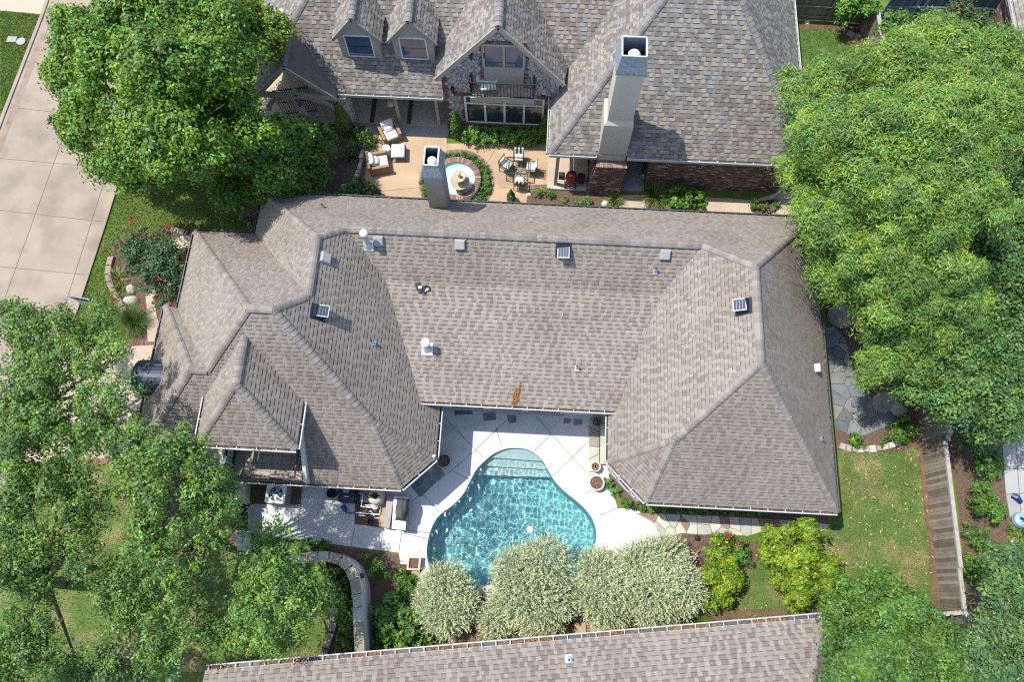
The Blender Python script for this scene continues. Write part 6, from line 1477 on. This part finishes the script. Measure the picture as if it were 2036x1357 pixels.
tree('oak_tree', 'oak leaning over the terrace and the second air conditioner', 'tree', (415,1085), [(345,905,8.6,1.05),(320,950,8.2,.95),(385,925,8.0,.85),(330,1000,8.2,1.1),(400,1010,7.8,1.0),(290,1060,7.4,1.1),(365,1070,7.6,1.3),(300,890,8.4,.8),(425,955,7.8,.8),(430,1010,7.2,.8),(270,930,8,.7),(430,1060,4.6,1.0),(300,1140,5,1.2),(380,1160,5,1.3),(245,1190,4.4,1.1),(310,1220,4.6,1.2),(390,1240,4.0,.9),(330,1290,4.0,1.0),(250,1270,4,.9),(450,970,4.2,.6)], r0=.17, group='oaks on the shaded lawn', **OK_)
tree('oak_tree', 'light green oak standing beside the curved garden wall', 'tree', (560,1190), [(540,1070,5.2,.9),(555,1120,5.4,1.2),(505,1150,5.2,1.1),(590,1160,5.2,1.2),(545,1200,5.6,1.3),(620,1190,4.6,.8),(500,1215,4.8,1.0),(575,1240,4.6,1.0),(490,1265,4.4,.8),(530,1265,4.4,.7)], r0=.13, group='oaks on the shaded lawn', base_tint=1.12, **OK_)
tree('oak_tree', 'low bluish oak at the bottom edge by the blue barrel', 'tree', (220,1345), [(190,1345,3.4,1.0),(250,1340,3.4,1.0),(310,1350,3.2,.8),(180,1390,3.2,.9)], r0=.08, group='oaks on the shaded lawn', **{**OK_, 'm': 'blueg'})
# pistache and elms on the right
tree('pistache_tree', 'huge light green tree with narrow drooping leaflets over the eastern yard', 'tree', (1830,420), [(1640,200,7,1.6),(1720,170,8,1.7),(1800,150,8.4,1.8),(1880,130,8.4,1.8),(1960,130,8,1.7),(1610,290,6.2,1.3),(1680,280,8.2,1.9),(1770,260,9.4,2.1),(1870,250,9.6,2.1),(1960,250,9,2.0),(1630,380,6.4,1.4),(1700,390,7.8,1.7),(1790,370,9.2,2.1),(1890,370,9,2.0),(1680,480,6.8,1.4),(1760,480,8,1.8),(1850,480,8.2,1.7),(1720,565,6.4,1.3),(1790,575,7,1.5),(1860,570,7,1.4),(1690,560,5.6,.9),(1750,655,5.4,1.1),(1820,650,6,1.3),(1900,610,6,1.2),(1595,340,5.6,.8),(1730,730,4.6,.8),(1790,700,5.2,1.0),(1850,80,7.4,1.2),(2000,180,7.6,1.4),(1630,455,7.4,1.2),(1645,540,6.4,.8)],
     'pist', .088, .2, 11, .46, 185, r0=.3, shell=(.75, 1.08), blade=True, fold=.1, var=.3, up=.55, tips=(1.8,1.25,.8), frac=.03)
tree('elm_tree', 'dark green elm behind the pistache at the right edge', 'tree', (2000,640), [(1990,400,6.2,1.4),(2020,470,6.2,1.5),(1970,520,6,1.3),(2020,560,6,1.5),(2040,640,5.6,1.4),(1990,700,5.2,1.2),(2030,740,5,1.3),(2050,330,6.2,1.4),(1960,450,6.4,1.1)], 'elm', .066, .5, 12, .42, 85, r0=.22, group='elms along the eastern fence')
tree('elm_tree', 'elm with greyish green leaves hanging over the plank fence', 'tree', (1930,760), [(1830,700,4.6,1.2),(1890,690,5,1.3),(1950,720,5.2,1.4),(1860,760,4.6,1.2),(1930,790,4.8,1.3),(2000,800,4.6,1.2),(1800,745,4,.8),(1985,850,4,.9),(1880,820,3.8,.7),(2025,830,4.4,.9)], 'elm', .066, .5, 13, .40, 85, r0=.16, group='elms along the eastern fence', base_tint=1.12)
tree('dark_tree', 'dark green bushy tree at the corner of the southern roof', 'tree', (1780,1290), [(1690,1210,3.6,1.0),(1750,1195,4,1.1),(1720,1270,4.4,1.3),(1790,1260,4.6,1.3),(1845,1290,4.4,1.2),(1690,1330,4,1.2),(1770,1340,4.4,1.3),(1850,1350,4.2,1.2),(1740,1165,3,.6),(1900,1320,3.8,.9),(1665,1240,3,.6)], 'dk', .066, .55, 15, .38, 80, r0=.12, base_tint=1.1)
tree('bluish_tree', 'blue green tree in the bottom right corner beyond the fence', 'tree', (2010,1240), [(2010,1150,4.6,1.1),(1985,1210,4.6,1.0),(2030,1230,4.8,1.2),(1990,1280,4.8,1.1),(2030,1320,4.6,1.2),(1960,1330,4.4,1.0),(1920,1345,4.2,.9),(1990,1355,4.4,1.0),(1955,1250,3.8,.5)], 'blueg', .075, .4, 30, .34, 50, r0=.12, base_tint=1.1)
tree('vine_thicket', 'dense vines and shrubs behind the northern fence', 'vines', (1830,90), [(1780,50,1.8,.8),(1840,70,2,.9),(1800,100,2,.9),(1870,100,2,.9),(1900,70,1.8,.8),(1760,100,1.6,.6),(1790,140,2,.8)], 'mid', .07, .6, 36, .3, 46, trunk=False)
tree('crape_bush', 'straggly reddish bush against the brick corner', 'shrub', (1930,50), [(1920,25,1.8,.7),(1950,50,1.8,.7),(1900,15,1.6,.5),(1965,30,1.6,.5)], 'crape', .07, .5, 30, .3, 40, trunk=False, tips=(5,1.2,1.2), frac=.12)
tree('corner_shrub', 'rounded bright shrub in the corner of the northern lawn', 'shrub', (1700,35), [(1690,15,1.8,.6),(1715,5,1.9,.7),(1680,35,1.2,.4),(1735,15,1.8,.5)], 'mid', .06, .6, 44, .24, 44, r0=.05, base_tint=1.25)
def shrub(label, px, py, z, R_, m, leaf=.045, aspect=.55, per=60, cr=.2, lv=40, name='shrub', group=None, lobes=None, **k): return tree(name, label, 'shrub', (px, py), lobes or [(px, py, z, R_)], m, leaf, aspect, per, cr, lv, trunk=False, group=group, low=-.8, **k)
GR = 'small round shrubs under the eave'
labs = ['round shrub beside the large cream bowl pot', 'round shrub between two others below the angled wall', 'round shrub left of the black globe light', 'bright round shrub right of the black globe light', 'round shrub at the corner of the angled eave'] + [w_+' small round shrub from the west in the shaded row under the southern eave' for w_ in ('first','second','third','fourth','fifth','sixth','seventh','eighth')]
for (px, py), lb in zip([(1209,961),(1223,979),(1247,1001),(1273,1009),(1299,1010),(1323,1012),(1349,1013),(1377,1013),(1402,1015),(1434,1015),(1458,1016),(1489,1018),(1515,1020)], labs): shrub(lb, px, py, .18, .25, 'dk', .03, .5, 330, .07, 30, 'round_shrub', GR, base_tint=1.3)
shrub('clipped round shrub on the far side of the plank fence', 1952, 1003, .75, .85, 'mid', .055, .6, 46, .2, 44, base_tint=1.0); shrub('dark shrub above the clipped round shrub', 1962, 925, .8, .75, 'dk', .055, .6, 46, .2, 44); shrub('feathery shrub below the clipped round shrub', 1938, 1062, .5, .55, 'mid', .06, .3, 50, .2, 44); shrub('spreading low shrub by the fence and rocks', 1948, 1135, .5, .65, 'mid', .07, .25, 50, .22, 44); shrub('shady shrub next to the grey patio', 1975, 1090, .6, .6, 'dk', .06, .5, 44, .2, 40); shrub('dark shrub under the elm by the fence', 1935, 870, 1., .8, 'elm', .06, .5, 40, .24, 40)
shrub('bright leafy plant at the right edge near the pot', 2025, 1065, .4, .45, 'yel', .06, .5, 40, .2, 30)
shrub('round bright green shrub by the slate terrace and fence', 1798, 852, .5, .55, 'mid', .05, .6, 70, .16, 46, base_tint=1.15, lobes=[(1785,862,.45,.5),(1808,848,.5,.5)]); shrub('low green shrub at the foot of the slate terrace', 1706, 876, .3, .35, 'mid', .05, .6, 90, .14, 40, base_tint=1.1); shrub('tiny green shrub between white edging stones', 1757, 883, .2, .16, 'mid', .04, .6, 150, .1, 24)
shrub('round dark shrub on the mulch by the curved wall', 752, 1131, .4, .42, 'dk', .05, .5, 90, .16, 46, base_tint=1.3); shrub('round glossy shrub left of the first silver shrub', 805, 1166, .45, .6, 'mid', .055, .5, 60, .18, 46)
shrub('broad leaved bush spreading by the southern gutter', 790, 1240, .8, .8, 'mid', .10, .5, 34, .3, 34, lobes=[(775,1225,.8,.7),(815,1245,.8,.7),(780,1275,.7,.7),(845,1270,.6,.5),(760,1295,.5,.4)], base_tint=1.05); shrub('leafy perennial beside the side patio edge', 640, 1090, .3, .35, 'dk', .06, .5, 60, .16, 34, base_tint=1.3); shrub('second leafy perennial beside the side patio edge', 610, 1085, .3, .3, 'mid', .06, .5, 60, .16, 34); shrub('young shrub near the bend of the curved wall', 730, 1108, .3, .25, 'dk', .05, .5, 70, .14, 34, base_tint=1.4)
tree('hedge', 'low green hedge curving inside the garden wall', 'hedge', (690,1200), [(655,1145,.4,.4),(672,1165,.4,.45),(685,1195,.4,.5),(692,1230,.4,.5),(692,1262,.4,.45),(688,1285,.35,.4),(672,1135,.4,.4)], 'mid', .05, .6, 80, .16, 46, trunk=False, low=-.8, base_tint=.95)
# yellow green shrubs and roses by the back lawn
tree('yellow_bush', 'large yellow green bush on the back lawn', 'shrub', (1580,1130), [(1545,1075,1.9,.7),(1600,1060,2,.7),(1560,1120,2.2,.85),(1610,1110,2.2,.8),(1640,1140,2,.75),(1590,1165,2,.75),(1625,1175,1.8,.6),(1620,1060,1.6,.5),(1525,1100,1.6,.4),(1655,1160,1.6,.4),(1580,1200,1.4,.4)], 'yel', .055, .65, 50, .22, 44, r0=.06, tips=(1.3,1.1,.6), frac=.1)
tree('yellow_bush', 'upright yellow green bush beside the last silver shrub', 'shrub', (1430,1150), [(1425,1095,1.2,.55),(1430,1135,1.4,.65),(1440,1170,1.3,.6),(1415,1195,1,.45),(1450,1150,1.2,.5)], 'yel', .055, .65, 60, .2, 46, r0=.05, base_tint=.95, tips=(1.5,1.2,.5), frac=.12)
trs, lbs, rr_ = tree('rose_bush', 'rose bush with pink blooms above the yellow green bush', 'shrub', (1445,1085), [(1440,1075,.7,.4),(1465,1085,.7,.45),(1480,1105,.7,.4)], 'dk', .05, .55, 60, .18, 36, trunk=False, base_tint=1.2)
def blooms(par, pts, r0, n, m='red_leaf', seed=5, name='blossom', tint=None):
    r = np.random.default_rng(seed); P_ = np.array(pts); k = len(P_); C_ = np.repeat(P_, n, 0)+r.normal(size=(k*n, 3))*r0; N_ = r.normal(size=(k*n, 3))+np.array([0, 0, .8]); leaf_cloud(name, m, C_, N_, .035, .8, par, tint_arr(r, k*n, 1, .35, .1) if tint is None else tint_arr(r, k*n, 1, .2, .05)*np.array(tint), seed)
blooms(trs, [at(x, y, 1.1) for x, y in [(1444,1064),(1441,1076),(1434,1082),(1450,1068),(1470,1080)]], .06, 26, tint=(1.3,1.5,1.8))
# crape myrtle in the front bed
crp, lbs, rr_ = tree('crape_myrtle', 'crape myrtle with dark leaves and red blossom in the front bed', 'tree', (300,560), [(255,490,2.3,.6),(290,500,2.6,.8),(330,510,2.6,.8),(300,545,2.8,.8),(345,545,2.5,.7),(270,530,2.2,.6),(320,580,2.2,.6),(350,500,2.2,.5),(285,470,2.2,.4),(325,470,2.2,.4),(350,580,1.8,.45)], 'crape', .06, .5, 40, .26, 34, r0=.07, base_tint=1.35)
blooms(crp, [at(x+random.uniform(-6,6), y+random.uniform(-6,6), random.uniform(2.4,3.1)) for x, y in [(215,498),(225,488),(240,485),(262,440),(268,450),(262,462),(280,470),(330,452),(340,446),(290,492),(275,505),(300,520),(265,535),(250,545),(310,560),(330,570),(240,560),(345,600),(290,605),(315,590),(232,495),(255,500),(300,470),(360,520),(235,600),(270,520),(305,535),(285,560),(340,480),(320,455)]], .075, 26)
# silver shrubs by the pool: shoots with small leaves
def silver(label, px, py, z, R_, n, lobes=None, seed=1):
    r = np.random.default_rng(seed); lob = lobes or [(px, py, z, R_)]; b = at(px, py); t = thing('silver_shrub', label, 'shrub', (b[0], b[1], 0), 'silver shrubs along the pool'); Cs = []; Ns = []; Ds = []; Ts = []
    A_ = sum(l[3]**2 for l in lob)
    for (x, y, zz, q) in lob:
        c = np.array(at(x, y, zz)); k = int(n*q*q/A_); d = sphere_dirs(r, k); d[:, 2] = np.abs(d[:, 2])*1.1-.25; d /= np.linalg.norm(d, axis=1, keepdims=True)
        base = c+d*q*r.uniform(.45, .92, (k, 1))*np.array([1, 1, .85]); ax_ = d+r.normal(size=(k, 3))*.38+np.array([0, 0, .18]); ax_ /= np.linalg.norm(ax_, axis=1, keepdims=True); ln = r.uniform(.26, .5, (k, 1)); tn = r.uniform(.62, 1.2, (k, 1))
        for j in range(10):
            f = j/9; p = base+ax_*ln*f; o = r.normal(size=(k, 3)); o -= ax_*np.sum(o*ax_, 1, keepdims=True); o /= np.linalg.norm(o, axis=1, keepdims=True)
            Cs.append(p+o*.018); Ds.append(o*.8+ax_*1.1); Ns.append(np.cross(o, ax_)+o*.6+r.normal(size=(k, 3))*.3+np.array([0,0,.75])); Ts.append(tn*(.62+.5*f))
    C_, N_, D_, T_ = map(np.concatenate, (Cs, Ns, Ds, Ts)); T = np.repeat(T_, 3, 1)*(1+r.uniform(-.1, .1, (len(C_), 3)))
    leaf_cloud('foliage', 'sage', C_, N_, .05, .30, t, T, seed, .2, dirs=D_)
    lobz = [(*at2(l[0], l[1], l[2]), l[2], l[3]) for l in lob]; mb = MB()
    for (x, y, zz, q) in lobz:
        for k in range(7): a = r.uniform(0, 6.28); mb.tube([(b[0], b[1], 0), (x+.3*q*math.cos(a), y+.3*q*math.sin(a), zz*.6), (x+.75*q*math.cos(a), y+.75*q*math.sin(a), zz+.2*q)], [.03,.02,.008], 5, cap=False)
    mb.build('stems', 'bark', t)
silver('silver green shrub nearest the square planter', 885, 1200, .9, 1.1, 3000, [(885,1170,1.0,.95),(885,1215,.9,1.0),(860,1195,.7,.75),(912,1200,.8,.75)], 1)
silver('small silver green shrub between two larger ones', 985, 1235, .5, .6, 900, None, 2)
silver('tall silver green shrub overhanging the pool', 1060, 1180, 1.3, 1.5, 5200, [(1030,1140,1.4,1.0),(1085,1120,1.5,1.0),(1060,1185,1.4,1.3),(1020,1190,1.0,.9),(1100,1190,1.1,.9),(1075,1235,.9,.8)], 3)
silver('silver green shrub in the middle of the row', 1200, 1170, 1.1, 1.1, 3400, [(1190,1140,1.2,.9),(1215,1160,1.2,1.0),(1185,1185,1,.9),(1210,1215,.8,.8)], 4)
silver('broad silver green shrub at the end of the row by the deck', 1310, 1160, 1.2, 1.4, 4600, [(1270,1125,1.2,.95),(1320,1115,1.2,1.0),(1350,1165,1.1,1.0),(1300,1175,1.3,1.1),(1345,1195,.8,.7),(1265,1185,.9,.9),(1300,1215,.7,.7)], 5)
# grassy clumps
def blades(label, px, py, n, length, w, m, spread=.25, name='ornamental_grass', cat='grass clump', droop=.6, seed=1, base_tint=1., group=None, up=1.):
    r = np.random.default_rng(seed); c = np.array(at(px, py)); a = r.uniform(0, 2*np.pi, n); out = np.stack([np.cos(a), np.sin(a), np.zeros(n)], 1); q = np.sqrt(r.random(n))[:, None]*spread; b0 = c+out*q; L = length*r.uniform(.6, 1.15, (n, 1)); tilt = r.uniform(.15, 1.0, (n, 1)); V = []; side = np.stack([-np.sin(a), np.cos(a), np.zeros(n)], 1); K = 5
    for k in range(K+1):
        f = k/K; p = b0+out*L*tilt*f*(.5+.5*f)+np.array([0, 0, 1])*up*L*(f*(1.1-.4*tilt)-droop*tilt*f*f); ww = w*(1-f**2)*.5+.0015; V.append(p-side*ww); V.append(p+side*ww)
    V = np.stack(V, 1); n_ = 2*(K+1); F = []
    for k in range(K): F.append(np.stack([np.arange(n)*n_+2*k+i for i in (0, 1, 3, 2)], 1))
    F = np.concatenate(F); T = np.tile(tint_arr(r, n, base_tint, .3, .12), (K, 1)); o = fastmesh(name, V.reshape(-1, 3), F, m, T); tag(o, label, cat, group); return o
blades('fountain grass drooping over the front path', 268, 640, 900, .95, .012, 'blade', .28, seed=1); blades('light green lily clump left of the big boulder', 243, 575, 90, .5, .035, 'lily', .25, 'lily', 'lily', seed=2, group='lily clumps of the front bed'); blades('light green lily clump above the fountain grass', 248, 598, 90, .5, .035, 'lily', .25, 'lily', 'lily', seed=3, group='lily clumps of the front bed'); blades('light green lily clump at the curve of the edging', 236, 553, 90, .5, .035, 'lily', .25, 'lily', 'lily', seed=4, group='lily clumps of the front bed')
blades('wide lily clump below the armchair with pillows', 698, 315, 110, .7, .05, 'lily', .2, 'lily', 'lily', seed=5, base_tint=.75); blades('striped lily clump with long dark blades by the brick wall', 1300, 392, 240, 1.0, .035, 'blade', .25, 'lily', 'lily', seed=6); blades('yellow green lily clump south of the brick chimney', 1222, 400, 160, .6, .03, 'lily', .2, 'lily', 'lily', seed=7); blades('dark grass clump at the corner of the southern eave', 1380, 1225, 500, .8, .014, 'blade', .3, seed=8, base_tint=.8); blades('loose grass clump under the last silver shrub', 1290, 1232, 160, .5, .03, 'blade', .2, seed=9)
# plants of the courtyard
shrub('clipped hedge under the row of windows', 1000, 270, .4, .4, 'mid', .05, .6, 70, .16, 46, 'hedge', lobes=[(936+i*16.5, 265+.4*i, .5, .5) for i in range(9)], base_tint=1.45)
def cone(label, px, py, h, r_, m='mid', bt=1.1, n=2600, name='conical_shrub', group='narrow evergreens of the courtyard', leaf=.04, top=.15):
    SEED[0] += 1; r = np.random.default_rng(SEED[0]); b = np.array(at(px, py)); f = r.random(n)**.8; a = r.uniform(0, 6.28, n); q = r_*np.minimum(1, (1-f)*1.6+top)*r.uniform(.8, 1.05, n); C_ = b+np.stack([q*np.cos(a), q*np.sin(a), .05+h*f], 1); N_ = np.stack([np.cos(a), np.sin(a), .5+0*a], 1)+r.normal(size=(n, 3))*.5; o = leaf_cloud(name, m, C_, N_, leaf, .5, None, tint_arr(r, n, bt, .3, .12), SEED[0]); tag(o, label, 'shrub', group); return o
cone('narrow evergreen left of the row of windows', 909, 268, 1.9, .33); cone('narrow evergreen right of the row of windows', 1083, 272, 1.9, .33); cone('tall narrow evergreen climbing the stone pillar', 690, 262, 2.3, .4, n=3400)
cone('small bluish conifer below the fountain patio', 1016, 398, .95, .2, 'blueg', 1.0, 1200, top=.05); cone('slim bluish conifer beside the white flower pot', 750, 390, 1.1, .2, 'blueg', 1.0, 1200, top=.05)
shrub('leafy bush with pale leaves south of the armchairs', 715, 375, .5, .55, 'mid', .08, .6, 44, .22, 34, lobes=[(690,378,.5,.45),(715,372,.5,.5),(735,385,.5,.45),(672,392,.4,.4)]); shrub('dark bush at the end of the porch step', 728, 262, .6, .55, 'dk', .06, .5, 50, .2, 40, lobes=[(715,258,.6,.5),(730,275,.5,.5),(705,285,.5,.45)]); shrub('pale green leafy plant left of the tall narrow evergreen', 655, 262, .4, .4, 'yel', .07, .5, 50, .2, 30, base_tint=.8)
tree('fountain_hedge', 'ring of low clipped green plants round the fountain', 'hedge', (968,362), [(908+60*math.cos(t), 362+52*math.sin(t)*-1, .12, .30) for t in np.linspace(-.9, 4.0, 22)], 'mid', .045, .4, 110, .14, 40, trunk=False, low=-.5, base_tint=1.05)
shrub('bushy plant with round green leaves by the brick wall', 1350, 395, .5, .6, 'mid', .07, .7, 50, .22, 40, lobes=[(1340,385,.5,.5),(1365,392,.5,.5),(1385,395,.45,.45),(1345,405,.4,.45)], base_tint=1.15); shrub('low green plant beside the drain hose', 1508, 410, .25, .3, 'mid', .05, .6, 90, .14, 30, lobes=[(1500,408,.22,.25),(1515,414,.22,.25)]); shrub('small plant inside the drain hose bend', 1540, 406, .25, .25, 'dk', .05, .6, 80, .14, 26, base_tint=1.3)
shrub('mixed perennials below the courtyard bricks', 1080, 385, .25, .3, 'mid', .05, .5, 70, .16, 26, lobes=[(1070,384,.25,.25),(1085,380,.3,.25),(1100,392,.25,.25),(1120,398,.25,.22)], base_tint=1.1); shrub('dark green mound south of the alcove', 1160, 405, .2, .35, 'dk', .045, .5, 90, .14, 34, lobes=[(1150,405,.2,.28),(1168,402,.22,.28)], base_tint=1.4)
o = MB().lathe([(.1,0),(.13,.3),(.14,.34),(.1,.34),(.08,.2),(0,.2)], (0,0,0), 14).build('flower_pot', 'white'); o.location = at(686, 378); tag(o, 'white flower pot in the bushes by the courtyard', 'pot')
for lb, px, py in (('dark ivy strip along the northwest wall of the house', 505, 420), ):
    tree('ivy_bed', lb, 'ivy', (px, py), [(480,400,.3,.5),(495,425,.3,.45),(505,450,.3,.35),(470,380,.4,.5),(520,385,.4,.5),(550,375,.5,.5)], 'dk', .06, .6, 50, .2, 40, trunk=False, low=-.5)
# brick planter and pergola at the northwest corner
bp_ = thing('brick_planter', 'low dark brick planter wall at the northwest corner of the house', 'planter', at(500,430)); pA = Vector(at(488,443)); 
for i in range(5):
    for j in range(12):
        o = MB().box(0,.2,0,.085,0,.6).build('brick', 'brick', bp_, mw=Matrix.Translation((pA.x+.05+i*.21+j*.03, pA.y+j*.1, 0))); v = random.uniform(.35,.7); o.color = (v, v*1.2, v*1.3, 1)
fr_ = thing('timber_frame', 'grey timber frame by the wall behind the ridge corner', 'frame', at(560,365)); f0, f1, f2 = Vector(at(536,360,1.6)), Vector(at(584,360,1.6)), Vector(at(590,382,1.6))
for a, b in ((f0,f1),(f1,f2)): MB().bar(a, b, .16, .1).build('beam', 'wood', fr_)
for a in (f0, f1, f2): MB().bar(Vector((a.x,a.y,0)), a, .1, .1).build('post', 'wood', fr_)
# short grass blades over the lawns
def lawn_blades(outline, n, m, seed, z=-.012, h=.05, tints=1.):
    r = np.random.default_rng(seed); xs = [p[0] for p in outline]; ys = [p[1] for p in outline]; x = r.uniform(min(xs), max(xs), n*2); y = r.uniform(min(ys), max(ys), n*2); k = in_poly_np(x, y, outline); x, y = x[k][:n], y[k][:n]; n = len(x); a = r.uniform(0, 6.28, n); w = .02; hh = h*r.uniform(.5, 1.3, n); lx, ly = r.normal(0, .03, n), r.normal(0, .03, n)
    V = np.stack([np.stack([x-w*np.cos(a), y-w*np.sin(a), np.full(n, z)], 1), np.stack([x+w*np.cos(a), y+w*np.sin(a), np.full(n, z)], 1), np.stack([x+lx, y+ly, z+hh], 1)], 1).reshape(-1, 3)
    o = fastmesh('grass_blades', V, np.arange(3*n).reshape(n, 3), m, tint_arr(r, n, tints, .35, .15)); o['kind'] = 'stuff'
lawn_blades(P([(240,345),(330,300),(520,380),(505,470),(330,455),(240,480),(250,620),(300,670),(140,690),(150,615),(200,460)]), 26000, 'blade', 1)
lawn_blades(P([(0,20),(86,30),(12,220),(0,225)]), 9000, 'blade', 2)
lawn_blades(P([(1575,48),(1715,52),(1730,210),(1600,235)]), 9000, 'blade', 3, tints=.9)
lawn_blades(P([(1680,900),(1825,890),(1858,1130),(1868,1215),(1440,1240),(1400,1200),(1560,1085),(1650,1050)]), 22000, 'blade', 4, tints=.95)
lawn_blades(P([(0,1000),(250,930),(520,1100),(640,1170),(640,1310),(0,1350)]), 16000, 'blade', 5, tints=.9)
